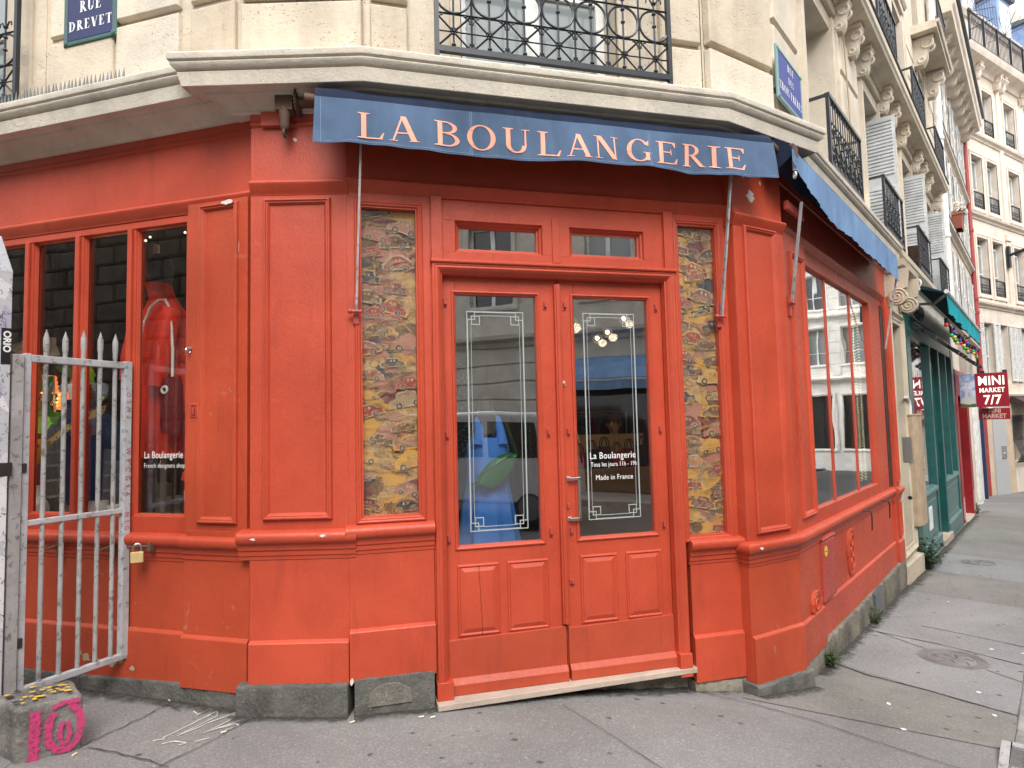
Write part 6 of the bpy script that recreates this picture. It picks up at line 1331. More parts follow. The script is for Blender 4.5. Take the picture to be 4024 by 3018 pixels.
# ------------------------------------------------------------------ goods and furniture behind the glass: positions mostly image pixels scaled about the camera
def loft(k, F, rows, n=22, cap=True, fn=None):
    """stack of ellipses (z, half width, half depth, u, w)"""
    R_ = []
    for z, a, b_, u, w in rows:
        R_.append([F.p(u + a * cos(t) * (1 + (fn(t, z) if fn else 0)), w + b_ * sin(t) * (1 + (fn(t, z) if fn else 0)), z) for t in [2 * pi * i / n for i in range(n)]])
    b = k.grid(R_, True)
    if cap: k.cap(b, n); k.cap(b + n * (len(rows) - 1), n, True)
def cloth_mat(name, c, rough=.8): m = canvas(name, c); m.node_tree.nodes['Principled BSDF'].inputs['Roughness'].default_value = rough; return m
REDCL = cloth_mat('red_coat_cloth', (.80, .035, .014), .5); NAVYCL = cloth_mat('navy_jacket_cloth', (.012, .022, .06)); BLUECL = cloth_mat('blue_dress_cloth', (.10, .33, 1.0)); GREENL = mat('green_leather', (.012, .20, .04), .35); MUST = cloth_mat('mustard_corduroy', (.38, .24, .01)); SKINM = mat('mannequin_white', (.66, .63, .56), .5)
m = mat('leopard_strap', (.45, .28, .06), .7); k_ = N(m); v_ = k_.voro(45); k_.col(k_.mix(k_.rng(v_, .28, .34, 1, 0), (.50, .33, .08), (.02, .015, .01))); LEO = m
m = mat('patterned_fabric', (.03, .1, .09), .7); k_ = N(m); v_ = k_.voro(48); k_.col(k_.mix(k_.rng(v_, .22, .32, 1, 0), (.012, .06, .07), (.35, .42, .36))); PATT = m

t = empty('display_platform', L.p(-2.0, -.5, 0), 'low tan wooden display platform inside the left shop window', 'display stand')
k = MB(); k.box(L, -3.9, -.3, -.95, -.09, .93, .98); k.build('top_board', TAN, t, bevel=.004); k = MB(); k.box(L, -3.9, -.3, -.93, -.12, 0, .93); k.build('front_board', INTF, t)

mq = empty('mannequin', L.p(-1.12, -.45, .98), 'mannequin in a long red belted coat in the left shop window', 'mannequin', 'dressed mannequins')
k = MB(); loft(k, L, [(.98, .12, .12, -1.12, -.45), (1.0, .12, .12, -1.12, -.45), (1.005, .018, .018, -1.12, -.45), (2.2, .018, .018, -1.12, -.45)]); k.build('stand', STEEL, mq, smooth=True)
k = MB(); loft(k, L, [(2.48, .07, .07, -1.13, -.45), (2.60, .05, .055, -1.14, -.45), (2.64, .052, .06, -1.15, -.45), (2.70, .075, .09, -1.16, -.45), (2.78, .08, .10, -1.16, -.45), (2.86, .06, .075, -1.16, -.45), (2.88, .01, .01, -1.16, -.45)]); k.build('torso', mat('mannequin_dark', (.05, .05, .05), .6), mq, smooth=True)
fold = lambda t, z: .05 * sin(t * 5 + 1) * max(0, min(1, (2.1 - z) / .5))
k = MB(); loft(k, L, [(1.44, .215, .16, -1.10, -.45), (1.6, .21, .155, -1.10, -.45), (1.85, .195, .145, -1.11, -.45), (2.05, .16, .125, -1.12, -.45), (2.13, .145, .115, -1.12, -.45), (2.2, .155, .12, -1.12, -.45), (2.36, .165, .13, -1.12, -.45), (2.45, .155, .12, -1.12, -.45), (2.51, .115, .10, -1.13, -.45), (2.545, .095, .09, -1.13, -.45), (2.59, .082, .085, -1.15, -.45), (2.655, .085, .09, -1.17, -.44)], 28, True, fold)
k.build('coat', REDCL, mq, smooth=True)
k = MB(); k.tube([L.p(-1.02, -.42, 2.49), L.p(-.975, -.36, 2.43), L.p(-.985, -.31, 2.2), L.p(-1.03, -.28, 1.92)], [.045, .066, .068, .076], 14); k.build('sleeve', REDCL, mq, smooth=True)
k = MB(); k.tube([L.p(-1.26, -.45, 2.47), L.p(-1.31, -.42, 2.36), L.p(-1.32, -.38, 2.15), L.p(-1.30, -.36, 1.98)], [.065, .072, .075, .078], 14); k.build('sleeve', REDCL, mq, smooth=True)
k = MB(); loft(k, L, [(2.09, .156, .125, -1.12, -.45), (2.10, .162, .13, -1.12, -.45), (2.155, .160, .13, -1.12, -.45), (2.16, .15, .12, -1.12, -.45)]); k.tube([L.p(-1.24, -.35, 2.12), L.p(-1.26, -.31, 2.0), L.p(-1.25, -.30, 1.82)], .016, 6); k.build('belt', REDCL, mq, smooth=True)
sb = empty('shoulder_bag', L.p(-.95, -.25, 1.6), 'dark red shirt bag on a long white strap beside the red coat', 'bag', 'bags on the mannequins')
k = MB(); k.tube([L.p(-1.17, -.27, 1.80), L.p(-1.165, -.27, 2.0), L.p(-1.15, -.27, 2.2), L.p(-1.125, -.28, 2.35), L.p(-1.08, -.29, 2.46), L.p(-1.03, -.31, 2.51), L.p(-.985, -.32, 2.51), L.p(-.945, -.32, 2.44), L.p(-.92, -.31, 2.3), L.p(-.90, -.30, 2.15), L.p(-.88, -.28, 1.95)], .009, 6); k.build('strap', WHITE, sb, smooth=True)
k = MB(); loft(k, L, [(1.60, .075, .035, -.845, -.24), (1.64, .085, .04, -.845, -.24), (1.9, .085, .04, -.845, -.24), (1.97, .07, .03, -.845, -.24)]); k.build('bag_body', cloth_mat('dark_red_cloth', (.16, .01, .012)), sb, smooth=True)
k = MB(); k.torus(L.p(-.86, -.195, 1.885), L.n, .022, .008, 14, 6); k.build('badge', WHITE, sb)

mq = empty('mannequin', L.p(-1.80, -.45, .98), 'white mannequin in a navy jacket behind the grey gate bars', 'mannequin', 'dressed mannequins')
k = MB(); loft(k, L, [(1.70, .10, .09, -1.85, -.45), (1.80, .06, .065, -1.88, -.45), (1.90, .058, .062, -1.89, -.45), (1.97, .072, .07, -1.90, -.45), (1.975, .06, .06, -1.90, -.45)]); k.build('neck_block', SKINM, mq, smooth=True)
k = MB(); loft(k, L, [(.99, .24, .16, -1.78, -.47), (1.2, .25, .16, -1.78, -.47), (1.45, .255, .16, -1.79, -.47), (1.62, .265, .155, -1.80, -.46), (1.72, .23, .13, -1.82, -.46), (1.78, .13, .10, -1.85, -.45), (1.80, .09, .085, -1.86, -.45), (1.86, .11, .10, -1.86, -.45)], 26, True, lambda t, z: .02 * sin(t * 7)); k.build('jacket', NAVYCL, mq, smooth=True)
for sx_, u in ((-1, -2.06), (1, -1.55)): k = MB(); k.tube([L.p(u, -.46, 1.66), L.p(u + sx_ * .05, -.44, 1.55), L.p(u + sx_ * .06, -.42, 1.3), L.p(u + sx_ * .04, -.38, 1.03)], [.07, .085, .08, .075], 12); k.build('sleeve', NAVYCL, mq, smooth=True)
wb = empty('waist_bag', L.p(-2.0, -.25, 1.45), 'mustard corduroy waist bag on a leopard print strap across the navy jacket', 'bag', 'bags on the mannequins')
k = MB(); pts = [(-1.50, -.33, 1.78), (-1.60, -.275, 1.73), (-1.72, -.255, 1.67), (-1.84, -.25, 1.60), (-1.95, -.25, 1.53)]
k.grid([[L.p(u - .012, w, z - .03), L.p(u + .012, w + .004, z + .03)] for u, w, z in pts]); k.build('strap', LEO, wb, smooth=True)
Q = L.sub(-2.02, -.24); k = MB(); rows = []
for i in range(13):
    t_ = i / 12; a = .15 * (t_ * 2 - 1); hgt = .075 * math.sqrt(max(.02, 1 - (t_ * 2 - 1) ** 2)) + .01; rows.append([Q.p(a * .9 + hgt * cos(s_) * -.45, .035 * sin(s_ * 1) + .02, 1.47 + a * .55 + hgt * cos(s_) * .9) for s_ in [2 * pi * j / 14 for j in range(14)]])
k.grid(rows, True); k.build('bag_body', MUST, wb, smooth=True)
k = MB(); k.grid([[Q.p(-.13, .056, 1.40), Q.p(-.125, .056, 1.385)], [Q.p(.10, .056, 1.545), Q.p(.105, .056, 1.53)]]); k.build('zip', BLACK, wb)

pl_ = empty('leafy_plant', L.p(-2.6, -.8, .98), 'green broad leaved plant standing behind the left window panes', 'plant')
k = MB(); kx = random.Random(5)
for i in range(15):
    b0 = L.p(-2.6 + kx.uniform(-.1, .45) * (1 if i % 2 else -.6), -.85 + kx.uniform(-.1, .1), 1.0 + kx.uniform(.3, 1.1)); leaf(k, b0, L.d * kx.uniform(-1, .6) + Vector((0, 0, kx.uniform(.1, 1.1))) + L.n * kx.uniform(-.2, .4), kx.uniform(.35, .7), kx.uniform(.05, .10), L.n, 7, .25)
k.build('leaves', leafmat('broad_leaf', (.07, .20, .02)), pl_, smooth=True); k = MB(); k.lathe(L.p(-2.6, -.85, .98), (0, 0, 1), [(.10, 0), (.13, .2), (.12, .2), (.11, .18)], 14)
for i in range(5): k.tube([L.p(-2.6 + .03 * i, -.85, 1.15), L.p(-2.75 + .1 * i, -.85, 2.1)], .010, 5)
k.build('pot', TAN, pl_)
def pendant(F, u, w, z, label):
    o = empty('pendant_lamp', F.p(u, w, z), label, 'lamp', 'glowing lamps in the shop'); k = MB()
    for i in range(4): r0 = .10 + .006 * (3 - i); k.lathe(F.p(u, w, z + i * .042), (0, 0, 1), [(r0 - .012, 0), (r0, .012), (r0, .030), (r0 - .012, .041)], 20)
    k.build('lamp_shade', ORSH, o, smooth=40); k = MB(); k.tube([F.p(u, w, z + .16), F.p(u, w, 3.42)], .004, 5); k.build('cord', BLACK, o)
    ld = bpy.data.lights.new('pendant_light', 'POINT'); ld.energy = 4; ld.color = (1, .5, .2); ld.shadow_soft_size = .08; lo = bpy.data.objects.new('pendant_light', ld); COL.objects.link(lo); lo.parent = o; lo.location = Vector((0, 0, -.05))
pendant(L, -3.59, -1.5, 2.02, 'larger orange banded lampshade glowing inside the left window'); pendant(L, -3.45, -1.65, 1.86, 'smaller orange lampshade glowing inside the left window')
def spot(F, u, w, z, label, aim=(0, 0, -1), lit=False, cord=True, hm=None):
    o = empty('spot_lamp', F.p(u, w, z), label, 'lamp', 'small spot lamps in the shop'); k = MB(); a = Vector(aim).normalized(); k.lathe(F.p(u, w, z), a, [(.02, -.09), (.022, -.03), (.03, -.01), (.052, .055), (.050, .06), (.028, .0)], 16); k.build('lamp_head', hm or WHITE, o, smooth=40)
    if cord: k = MB(); k.tube([F.p(u, w, z + .08), F.p(u, w, 3.42)], .0035, 5); k.tube([F.p(u, w, z + .08), F.p(u + .06, w, 3.42)], .0035, 5); k.build('cord', BLACK, o)
    if lit: k = MB(); k.ball(F.p(u, w, z) + a * .05, .019, 10); k.build('bulb', LAMP, o, smooth=True); ld = bpy.data.lights.new('spot_light', 'POINT'); ld.energy = 4; ld.color = (1, .78, .52); ld.shadow_soft_size = .04; lo = bpy.data.objects.new('spot_light', ld); COL.objects.link(lo); lo.parent = o; lo.location = a * .2
spot(L, -2.85, -1.0, 2.36, 'white conical spot lamp on a long cord above the gate'); spot(L, -3.23, -1.0, 2.40, 'white tilted spot lamp near the sticker post', (-.6, 0, -.6)); spot(L, -1.45, -.7, 2.95, 'white little spot lamp high beside the mullion')
for i, (u, w, z) in enumerate(((2.05, -1.8, 2.57), (2.49, -2.0, 2.51), (2.62, -1.9, 2.63), (2.38, -2.0, 2.45))): spot(C, u, w, z, ('warm lit ceiling spot beside the etched border of the right door', 'warm lit ceiling spot in the middle of the right door glass', 'uppermost warm lit ceiling spot in the right door glass', 'lowest warm lit ceiling spot in the right door glass')[i], (0, -.7, -.4), True, False, BLACK)
spot(L, -.62, -1.6, 2.42, 'warm lit spot beside the red coat', (0, -.8, -.3), True, False); spot(L, -2.42, -.9, 1.72, 'warm lit low spot by the mustard bag', (.3, -.8, 0), True, False); spot(L, -2.40, -.9, 1.40, 'lowest warm lit spot under the mustard bag', (.3, -.8, 0), True, False)

def vessel(name, F, u, w, z, prof, mt, label, cat): k = MB(); k.lathe(F.p(u, w, z), (0, 0, 1), prof, 20); o = k.build(name, mt, None, smooth=40); tag(o, label, cat, 'ceramics on the display platform'); recentre(o)
BOT = [(.05, 0), (.065, .01), (.065, .13), (.05, .17), (.02, .2), (.018, .27), (.023, .28), (.015, .28)]
vessel('bottle_vase', L, -1.98, -.24, .98, BOT, WHITE, 'white slim necked vase at the left of the display platform', 'vase'); vessel('bottle_vase', L, -2.10, -.28, .98, [(r * 1.1, z * .9) for r, z in BOT], WHITE, 'wider white necked vase behind the slim one', 'vase')
CUP = [(.03, 0), (.055, .01), (.062, .07), (.058, .12), (.052, .12), (.05, .03)]
vessel('cup', L, -1.42, -.22, 1.04, CUP, WHITE, 'larger white cup behind the gate edge', 'cup'); vessel('cup', L, -1.28, -.22, 1.04, [(r * .8, z * .8) for r, z in CUP], WHITE, 'smaller white cup nearest the red coat', 'cup'); vessel('bowl', L, -2.02, -.17, .98, [(.03, 0), (.07, .02), (.085, .08), (.08, .08), (.06, .02)], WHITE, 'pale glazed bowl in front of the vases', 'bowl')
k = MB(); k.box(L, -1.5, -1.2, -.32, -.12, .981, 1.04); o = k.build('riser_block', TAN, None, bevel=.004); tag(o, 'small tan wooden riser under the white cups', 'riser'); recentre(o)
k = MB(); k.ball(L.p(-.68, -.28, 1.2), .075, 14, (1, 1, 1.5)); k.lathe(L.p(-.68, -.28, .98), (0, 0, 1), [(.05, 0), (.04, .08), (.05, .13)], 14); k.mat(1).lathe(L.p(-.68, -.28, 1.30), (0, 0, 1), [(.09, 0), (.08, .05), (.03, .08)], 12); o = k.build('figurine', [WHITE, REDCL], None, smooth=40); tag(o, 'white rounded figurine with a red checked cap by the window corner', 'figurine'); recentre(o)
k = MB()
for i in range(9): k.ball(L.p(-.98 + .022 * i, -.2 + .01 * (i % 3), 1.0 + .02 * (i % 3)), .025, 7)
o = k.build('paper_flowers', WHITE, None, smooth=True); tag(o, 'heap of crumpled white paper flowers under the red coat', 'paper flowers'); recentre(o)
# strings of tiny lights at the window edges
k = MB()
for c_ in range(4):
    for i in range(58): k.ball(R.p(2.86 + c_ * .095, -.10 - .01 * (c_ % 2), .92 + i * .0325 + .012 * (c_ % 2)), .0095, 5)
o = k.build('bead_curtain', BEAD, None); tag(o, 'curtain of small glowing beads at the far edge of the street window', 'bead curtain'); recentre(o)
k = MB()
for i in range(5): k.ball(L.p(-.93 + (.02 if i < 2 else .26) + .035 * i, -.08, 2.865 - (.02 if i == 0 else 0)), .008, 6)
o = k.build('fairy_lights', BEAD, None); tag(o, 'tiny warm fairy lights along the top of the left window', 'fairy lights'); recentre(o)
k = MB(); kx = random.Random(8)
for i in range(50): k.ball(L.p(kx.uniform(-2.0, -1.75), -1.3, kx.uniform(1.75, 2.15)), .006, 5)
o = k.build('fairy_lights', BEAD, None); tag(o, 'cluster of tiny sparkling lights behind the navy mannequin', 'fairy lights'); recentre(o)

# behind the door glass: blue dress with green bag, patterned garment, counter with bags
mq = empty('mannequin', C.p(.94, -.5, .04), 'mannequin in a pale blue sleeveless dress behind the left door', 'mannequin', 'dressed mannequins')
pleat = lambda t, z: .11 * sin(t * 9 + z) * max(0, min(1, (1.5 - z) / .5))
k = MB(); loft(k, C, [(.35, .25, .17, .95, -.5), (.7, .215, .155, .945, -.5), (1.0, .175, .135, .94, -.5), (1.2, .145, .118, .94, -.5), (1.3, .138, .11, .94, -.5), (1.40, .150, .115, .945, -.5), (1.47, .145, .105, .945, -.5), (1.52, .115, .085, .95, -.5)], 48, True, pleat)
for sx_ in (-1, 1): k.tube([C.p(.945 + sx_ * .085, -.42, 1.47), C.p(.95 + sx_ * .075, -.44, 1.56), C.p(.95 + sx_ * .065, -.49, 1.645), C.p(.95 + sx_ * .07, -.56, 1.58), C.p(.95 + sx_ * .08, -.59, 1.47)], [.04, .032, .026, .026, .03], 10)
k.build('dress', BLUECL, mq, smooth=True)
k = MB(); loft(k, C, [(.04, .13, .13, .94, -.5), (.06, .13, .13, .94, -.5), (.065, .015, .015, .94, -.5), (.4, .015, .015, .94, -.5)]); k.build('stand', STEEL, mq)
k = MB(); loft(k, C, [(1.55, .10, .07, .94, -.5), (1.66, .07, .055, .94, -.5), (1.72, .05, .05, .94, -.5), (1.80, .045, .05, .94, -.5)]); k.build('neck_block', mat('mannequin_grey', (.08, .08, .08), .5), mq, smooth=True)
gb = empty('crossbody_bag', C.p(.95, -.35, 1.3), 'shiny green leather crossbody bag on the blue dress', 'bag', 'bags on the mannequins')
Q = C.sub(.95, -.35); k = MB(); rows = []
for i in range(15):
    t_ = i / 14 * 2 - 1; a = .145 * t_; h = .082 * (1 - abs(t_) ** 2.2) ** .75 + .006; rows.append([Q.p(a * .92 + h * cos(s_) * -.30 + .02, .04 * sin(s_), 1.31 + a * .62 + h * cos(s_) * .95 - .02 * (1 - t_ * t_)) for s_ in [2 * pi * j / 14 for j in range(14)]])
k.grid(rows, True); k.build('bag_body', GREENL, gb, smooth=True)
k = MB(); k.tube([Q.p(.16, .0, 1.40), Q.p(.13, .0, 1.5), Q.p(.10, -.04, 1.62)], .012, 6); k.tube([Q.p(-.12, .0, 1.23), Q.p(-.14, -.1, 1.22)], .012, 6); k.build('strap', mat('dark_green_strap', (.01, .06, .02), .5), gb); k = MB(); k.tube([Q.p(-.08, .045, 1.30), Q.p(.12, .045, 1.41)], .004, 5); k.build('zip', BLACK, gb)
k = MB(); loft(k, C, [(1.35, .12, .08, .90, -1.3), (1.6, .12, .08, .90, -1.3), (2.0, .11, .08, .88, -1.3), (2.12, .06, .06, .88, -1.3)], 20); o = k.build('patterned_dress', PATT, None, smooth=True); tag(o, 'dark green patterned dress hanging behind the left door glass', 'dress'); recentre(o)
ct = empty('shop_counter', C.p(2.6, -2.6, 0), 'tan wooden shelf unit deep inside behind the right door', 'counter')
k = MB(); k.box(C, 2.3, 3.5, -3.1, -2.5, .0, 1.12); k.build('base', TAN, ct, bevel=.005); k = MB(); k.box(C, 2.4, 3.45, -3.3, -3.2, 1.12, 1.47); k.build('back_board', mat('lit_wood', (.46, .30, .15), .5), ct)  # back board is a brighter copy of the tan wood, light put into its colour
bag_cols = [('red_bag_leather', (.22, .012, .012), 'dark red'), ('black_bag_leather', (.02, .02, .022), 'black'), ('brown_bag_leather', (.10, .035, .02), 'brown'), ('scarlet_bag_leather', (.36, .02, .015), 'scarlet')]
for i in range(7):
    u = 2.42 + i * .145; h = .17 + .03 * (i % 3); nm, cc, wd = bag_cols[i % 4]; o = empty('handbag', C.p(u, -2.65, 1.12), '%s handbag, %s of the seven handbags on the shelf unit' % (wd, ('leftmost', 'second from the left', 'third from the left', 'middle one', 'third from the right', 'second from the right', 'rightmost')[i]), 'handbag', 'handbags on the shelf unit')
    k = MB(); k.grid([[C.p(u + a * s_, -2.65 + b * s_, z) for a, b in ((-.062, -.045), (.062, -.045), (.062, .045), (-.062, .045))] for s_, z in ((1, 1.122), (1.05, 1.14), (.95, 1.12 + h), (.9, 1.125 + h))], True); n_ = len(k.v); k.cap(n_ - 4, 4); k.build('bag_body', bpy.data.materials.get(nm) or mat(nm, cc, .4), o, bevel=.008)
    k = MB()
    for ww in (-.03, .03): k.tube([C.p(u + .042 * cos(t), -2.65 + ww, 1.12 + h + .10 * sin(t)) for t in frange(0, pi, 10)], .006, 6)
    k.build('handle', BLACK, o)
rk = empty('clothes_rail', C.p(3.0, -4.2, 0), 'dark rail of clothes at the back of the shop', 'clothes rail')
k = MB(); k.tube([C.p(.4, -4.0, 0), C.p(.4, -4.0, 1.75), C.p(3.6, -4.0, 1.75), C.p(3.6, -4.0, 0)], .016, 8); k.build('rail', STEEL, rk)
for i in range(16):
    u = .6 + i * .18; k = MB(); loft(k, C, [(.8, .03, .2, u, -4.0), (1.2, .035, .2, u, -4.0), (1.6, .03, .17, u, -4.0), (1.7, .015, .04, u, -4.0)], 14); k.build('garment', [NAVYCL, PATT, bpy.data.materials['dark_red_cloth'], INT][i % 4], rk, smooth=True)

# ------------------------------------------------------------------ people
def skin(name, J, E, parent, mt, sub=1):
    """one continuous surface grown round a jointed skeleton: J = [(point, radius)]"""
    me = bpy.data.meshes.new(name); org = ORG[parent.name]; me.from_pydata([Vector(p) for p, r in J], E, []); o = bpy.data.objects.new(name, me); COL.objects.link(o)
    s = o.modifiers.new('s', 'SKIN'); s.branch_smoothing = .6; u = o.modifiers.new('u', 'SUBSURF'); u.levels = sub; u.render_levels = sub
    for v, (p, r) in zip(me.skin_vertices[0].data, J): v.radius = (r, r) if not isinstance(r, tuple) else r
    me.skin_vertices[0].data[0].use_root = True
    dg = bpy.context.evaluated_depsgraph_get(); m2 = bpy.data.meshes.new_from_object(o.evaluated_get(dg)); bpy.data.objects.remove(o); o = bpy.data.objects.new(name, m2); COL.objects.link(o); m2.materials.clear(); m2.materials.append(mt); m2.polygons.foreach_set('use_smooth', [True] * len(m2.polygons)); o.parent = parent; ORG[o.name] = org; return o
FLESH = mat('skin', (.52, .31, .22), .5); HAIR = mat('dark_hair', (.03, .018, .012), .5); TROU = cloth_mat('dark_trousers', (.03, .035, .05)); WJAC = cloth_mat('white_jacket_cloth', (.62, .62, .62)); WBLO = cloth_mat('white_blouse', (.6, .58, .55)); BROWN = cloth_mat('brown_cardigan', (.16, .09, .05)); SHOE = mat('shoe_leather', (.03, .025, .02), .5); REDH = mat('auburn_hair', (.10, .02, .012), .5)
def person(loc, yaw, label, top, hair, raised):
    o = empty('person', loc, label, 'person'); o.rotation_euler.z = rad(yaw)
    # local: facing +y, z up, 1.70 m tall
    hip, chest, neck, head = (0, 0, .92), (0, .0, 1.28), (0, .0, 1.46), (0, .03, 1.60)
    sh = lambda s_: (s_ * .18, 0, 1.41)
    if raised: el = lambda s_: (s_ * .25, .20, 1.26); wr = lambda s_: (s_ * .09, .40, 1.46); fg = lambda s_: (s_ * .06, .43, 1.54)
    else: el = lambda s_: (s_ * .25, -.02, 1.13); wr = lambda s_: (s_ * .22, .14, .95); fg = lambda s_: (s_ * .20, .20, .90)
    J = [(hip, .13), ((0, 0, 1.08), .115), (chest, .135), ((0, 0, 1.40), .10), (neck, .052), ((0, .015, 1.52), .06), (head, .088), ((0, .025, 1.67), .07)]; E = [(0, 1), (1, 2), (2, 3), (3, 4), (4, 5), (5, 6), (6, 7)]
    for s_ in (-1, 1):
        b = len(J); J += [(sh(s_), .06), (el(s_), .042), (wr(s_), .027), ((Vector(wr(s_)) * .4 + Vector(fg(s_)) * .6), (.036, .018))]; E += [(3, b), (b, b + 1), (b + 1, b + 2), (b + 2, b + 3)]
        palm = b + 3; w_, f_ = Vector(wr(s_)), Vector(fg(s_)); d = (f_ - w_).normalized(); sd_ = Vector((s_, 0, 0)) if raised else Vector((0, 1, 0))
        for i, (off, ln) in enumerate(((-.027, .055), (-.009, .066), (.009, .062), (.026, .048))):
            c = len(J); p = f_ + sd_ * off - d * .01; J += [(p, .0095), (p + d * ln * .55, .0085), (p + d * ln + Vector((0, .012, -.006)), .007)]; E += [(palm, c), (c, c + 1), (c + 1, c + 2)]
        c = len(J); p = w_ + (f_ - w_) * .3 - sd_ * .03; J += [(p, .011), (p + d * .03 - sd_ * .02, .009)]; E += [(palm, c), (c, c + 1)]
        c = len(J); J += [((s_ * .10, 0, .86), .095), ((s_ * .11, .02, .48), .062), ((s_ * .11, -.01, .10), .04), ((s_ * .115, .13, .04), (.045, .03))]; E += [(0, c), (c, c + 1), (c + 1, c + 2), (c + 2, c + 3)]
    skin('body', J, E, o, FLESH)
    T = [((0, 0, .90), .155), ((0, 0, 1.08), .14), (chest, .158), ((0, 0, 1.395), .118), ((0, .0, 1.45), .075)]; TE = [(0, 1), (1, 2), (2, 3), (3, 4)]
    for s_ in (-1, 1): b = len(T); T += [(sh(s_), .08), (el(s_), .062), (tuple(Vector(el(s_)) * .15 + Vector(wr(s_)) * .85), .046)]; TE += [(3, b), (b, b + 1), (b + 1, b + 2)]
    skin('jacket', T, TE, o, top)
    T = [((0, 0, .95), .135)]; TE = []
    for s_ in (-1, 1): b = len(T); T += [((s_ * .10, 0, .84), .108), ((s_ * .11, .02, .48), .076), ((s_ * .11, -.01, .12), .06)]; TE += [(0, b), (b, b + 1), (b + 1, b + 2)]
    skin('trousers', T, TE, o, TROU)
    k = MB(); k.ball(Vector(loc) + Vector((0, -.012, 1.645)), .108, 16, (.92, 1.02, .88)); k.ball(Vector(loc) + Vector((0, -.06, 1.55)), .085, 12, (1.05, .7, 1.3)); k.build('hair', hair, o, smooth=True)
    k = MB(); L0 = Vector(loc)
    k.ball(L0 + Vector((0, .118, 1.585)), .016, 8, (.8, 1, 1.4)); k.mat(1)
    for s_ in (-1, 1): k.ball(L0 + Vector((s_ * .032, .100, 1.612)), .012, 8); k.mat(0).ball(L0 + Vector((s_ * .088, .02, 1.60)), .022, 8, (.5, .8, 1.3)); k.mat(1)
    k.mat(2).ball(L0 + Vector((0, .103, 1.545)), .022, 8, (1, .4, .3)); k.build('face', [FLESH, BLACK, mat('lips', (.4, .12, .1), .5)], o, smooth=True)
    k = MB()
    for s_ in (-1, 1): k.ball(L0 + Vector((s_ * .113, .06, .035)), .05, 10, (.95, 2.3, .7))
    k.build('shoe', SHOE, o, smooth=True)
    return o
person(tuple(C.p(3.25, -3.6, -.02)), 180 - 40, 'shopkeeper with a white collar sitting behind the row of handbags', BROWN, REDH, False)
for q in bpy.data.objects: pass
sp_ = L.p(-3.9, 2.1, .72); person(tuple(sp_), -55, 'passer-by in a white jacket with raised arms mirrored in the left window', WJAC, HAIR, True)
k = MB()
for i in range(16): k.box(L, -2.75 - i * .34 - 6, -2.75 - i * .34, .7, 3.9, -.2 + i * .16, -.04 + .16 * (i + 1))
tag(k.build('street_steps', PORT, bevel=.01), kind='structure')

# ------------------------------------------------------------------ the other side of the streets (seen in the shop glass)
def ashlar_(o, F, u0, u1, z0, z1, mt): k = MB(); ashlar(k, F, u0, u1, z0, z1, 0, .04); k.build('rusticated_course', mt, o, bevel=.004)
def facade_house(name, F, E, Z, label, mt, ncol, shop=True, depth=6, blind=()):
    o = empty(name, F.p(E / 2, 0, g(F.p(E / 2, 0, 0).x, F.p(E / 2, 0, 0).y)), label, 'building', 'houses across the street'); mb = MB(); p = E / ncol; hs = []
    for i in range(ncol):
        c = (i + .5) * p
        for z0, z1 in ((4.4, 6.5), (7.5, 9.5), (10.4, 12)):
            if z1 < Z - .4: hs.append((c - .55, c + .55, z0, z1))
        if i in blind:
            for j in range(8): ashlar_(o, F, c - p * .55, c + p * .55, .1 + j * .42, .52 + j * .42, mt)
        elif shop: hs.append((c - p * .36, c + p * .36, -.2, 2.8))
    wall(mb, F, 0, E, -2, Z, hs, depth=.25)
    for z in [z for z in (3.5, 6.95, 9.9) if z < Z - 1]: mb.run(F, 0, E, [(-.02, z), (.05, z), (.08, z + .1), (.25, z + .16), (.27, z + .25), (-.02, z + .3)])
    mb.run(F, 0, E, [(-.02, Z - .4), (.1, Z - .4), (.5, Z - .1), (.55, Z + .1), (-.02, Z + .2)])
    for i in range(ncol + 1):
        u = min(max(i * p, .3), E - .3)
        for j in range(int((Z - 4.4) / .6)): ashlar(mb, F, u - .28, u + .28, 3.9 + j * .6, 4.5 + j * .6, 0, .03)
    for h_ in hs: mb.frame(F, h_[0] - .14, h_[1] + .14, h_[2] - .02, h_[3] + .14, [(0, 0), (0, .05), (.05, .06), (.138, .03)])
    mb.box(F, 0, E, -depth, -.26, -2, Z); mb.build('wall', mt, o)
    for i, h_ in enumerate(hs):
        if h_[2] > 1: casement(F, h_[0], h_[1], h_[2], h_[3], -.18, o, gl=GREYGL if i % 3 else DARKGL)
        else:
            k = MB(); k.box(F, h_[0], h_[1], -.2, -.18, -.2, 2.8); k.build('shop_window', DARKGL, o)
    return o
OA = Fr(R.p(26, 9.4, 0).x, R.p(26, 9.4, 0).y, R.h + 180)
opp = facade_house('facing_house', OA, 22, 8.4, 'long pale stone house across the long street', FARW2, 8); opp2 = facade_house('facing_house', OA.sub(22.05, 0), 26, 8.8, 'grey stone house across the street facing the shop doors', stone('grey_house_stone', (.56, .53, .48), .4, .4), 9, blind=(3,))
CLF = Fr(R.p(33, 3.4, 0).x, R.p(33, 3.4, 0).y, R.h - 90); facade_house('facing_house', CLF, 11, 14.5, 'white house past the bend, mirrored in the street side shop windows', stone('white_render', (.84, .83, .80), .15, .2), 6)
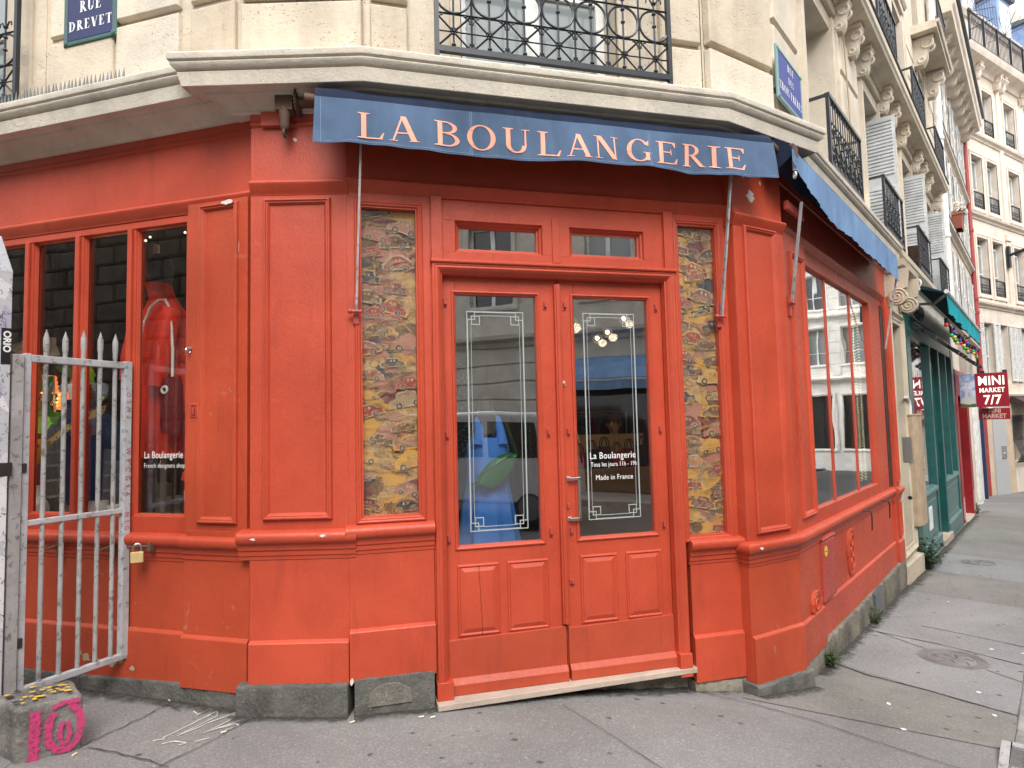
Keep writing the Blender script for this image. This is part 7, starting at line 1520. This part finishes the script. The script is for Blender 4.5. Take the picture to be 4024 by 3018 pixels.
for u, lab in ((27.9, 'blue'), (35.5, 'dark green')):
    t = empty('awning', OA.p(u + 1.5, .3, 2.8), '%s sloping awning across the street, seen only in the shop glass' % lab, 'awning', 'shop awnings'); k = MB(); k.prism(Fr(OA.p(u, 0, 0).x, OA.p(u, 0, 0).y, OA.h + 90), [(0, 2.9), (0, 3.1), (-1.2, 2.55), (-1.2, 2.3), (-1.17, 2.3), (-1.17, 2.52)], 0, 2.7); k.build('canopy', NAVYL if lab == 'blue' else GP, t); k = MB(); k.tube([OA.p(u, 1.18, 2.5), OA.p(u + 2.7, 1.18, 2.5)], .03, 8); k.build('front_bar', GREYD, t)
DK = dark_stone('dark_rusticated_stone', (.13, .12, .105), .3)
BW = Fr(L.p(.2, 4.3, 0).x, L.p(.2, 4.3, 0).y, L.h + 180)
dw = empty('dark_stone_wall', BW.p(5, 0, 0), 'tall wall of dark rusticated blocks facing the left shop window', 'wall')
mb = MB(); mb.box(BW, 0, 10, -3, -.03, -1, 6.3)
for j in range(21):
    for i in range(-1, 17): u0, u1 = max(0, i * .62 + (.31 if j % 2 else 0)), min(10, (i + 1) * .62 + (.31 if j % 2 else 0)); (u1 - u0 > .1) and mb.panel(BW, u0 + .008, u1 - .008, j * .30 + .008, (j + 1) * .30 - .008, [(0, -.03), (.0, .0), (.03, .03)])
mb.build('rusticated_blocks', DK, dw)
hr = empty('stair_railing', BW.p(3, .5, 0), 'black iron stair railing climbing in front of the dark wall', 'railing'); k = MB()
for i in range(14): u = 2.6 + i * .42; k.tube([BW.p(u, .5, .1 + i * .2), BW.p(u, .5, 1.0 + i * .2)], .014, 6)
k.build('baluster', IRON, hr); k = MB(); k.tube([BW.p(2.4, .5, .95), BW.p(8.3, .5, 3.75)], .025, 8); k.tube([BW.p(2.4, .5, .3), BW.p(8.3, .5, 3.1)], .018, 8); k.build('handrail', IRON, hr)

# parked van
VM = mat('silver_van_paint', (.42, .42, .43), .28, spec=.6, coat=.5); vz = gF(R, -6, 5.4) - .11
VF = Fr(R.p(-3.15, 4.6, 0).x, R.p(-3.15, 4.6, 0).y, R.h + 180, vz)
vn = empty('parked_van', VF.p(2.1, -.85, 0), 'silver van parked in the street, seen only as a reflection in the left door', 'van')
k = MB(); prof = [(0, .35), (0, .95), (.06, 1.3), (.16, 1.70), (.4, 1.80), (2.6, 1.83), (3.05, 1.74), (3.5, 1.22), (4.15, 1.02), (4.28, .85), (4.28, .35)]; k.prism(VF, prof, -1.70, 0); k.build('body', VM, vn, bevel=.07, seg=4, smooth=40)
for w in (-1.705, .002):
    for a in ([(.3, 1.08), (.38, 1.62), (1.15, 1.66), (1.15, 1.08)], [(1.25, 1.08), (1.25, 1.66), (2.1, 1.68), (2.1, 1.08)], [(2.2, 1.08), (2.2, 1.68), (2.62, 1.68), (3.2, 1.25), (3.2, 1.08)]): k = MB(); k.prism(VF, a, w, w + .006); k.build('window', DARKGL, vn)
k = MB(); k.grid([[VF.p(u, -.12, z + .012), VF.p(u, -1.58, z + .012)] for u, z in ((2.72, 1.81), (3.05, 1.745), (3.46, 1.27))]); k.build('windscreen', DARKGL, vn); k = MB(); k.grid([[VF.p(u - .012, -.2, z), VF.p(u - .012, -1.5, z)] for u, z in ((.05, 1.25), (.15, 1.66))]); k.build('rear_window', DARKGL, vn)
for u in (.48, 3.45):
    for w in (-1.6, -.1):
        k = MB(); k.lathe(VF.p(u, w - .1, .31), VF.n, [(.2, 0), (.31, .02), (.31, .18), (.2, .205)], 24); ty = k.build('wheel', BLACK, vn, smooth=40); k = MB(); k.lathe(VF.p(u, w + (.105 if w > -1 else -.115), .31), VF.n, [(.19, 0), (.19, .012), (.05, .02)], 18); k.build('rim', ZINC, ty, smooth=40)
for w in (-.25, -1.45): k = MB(); k.box(VF, 4.22, 4.295, w - .15, w + .15, .75, .92); k.build('headlight', GREYGL, vn, bevel=.02); k = MB(); k.box(VF, -.01, .03, w - .07, w + .07, .9, 1.25); k.build('tail_light', bpy.data.materials['dark_red_cloth'], vn, bevel=.01)
for w in (.02, -1.9): k = MB(); k.box(VF, 2.85, 2.98, w, w + .18, 1.1, 1.3); k.build('mirror', BLACK, vn, bevel=.03)
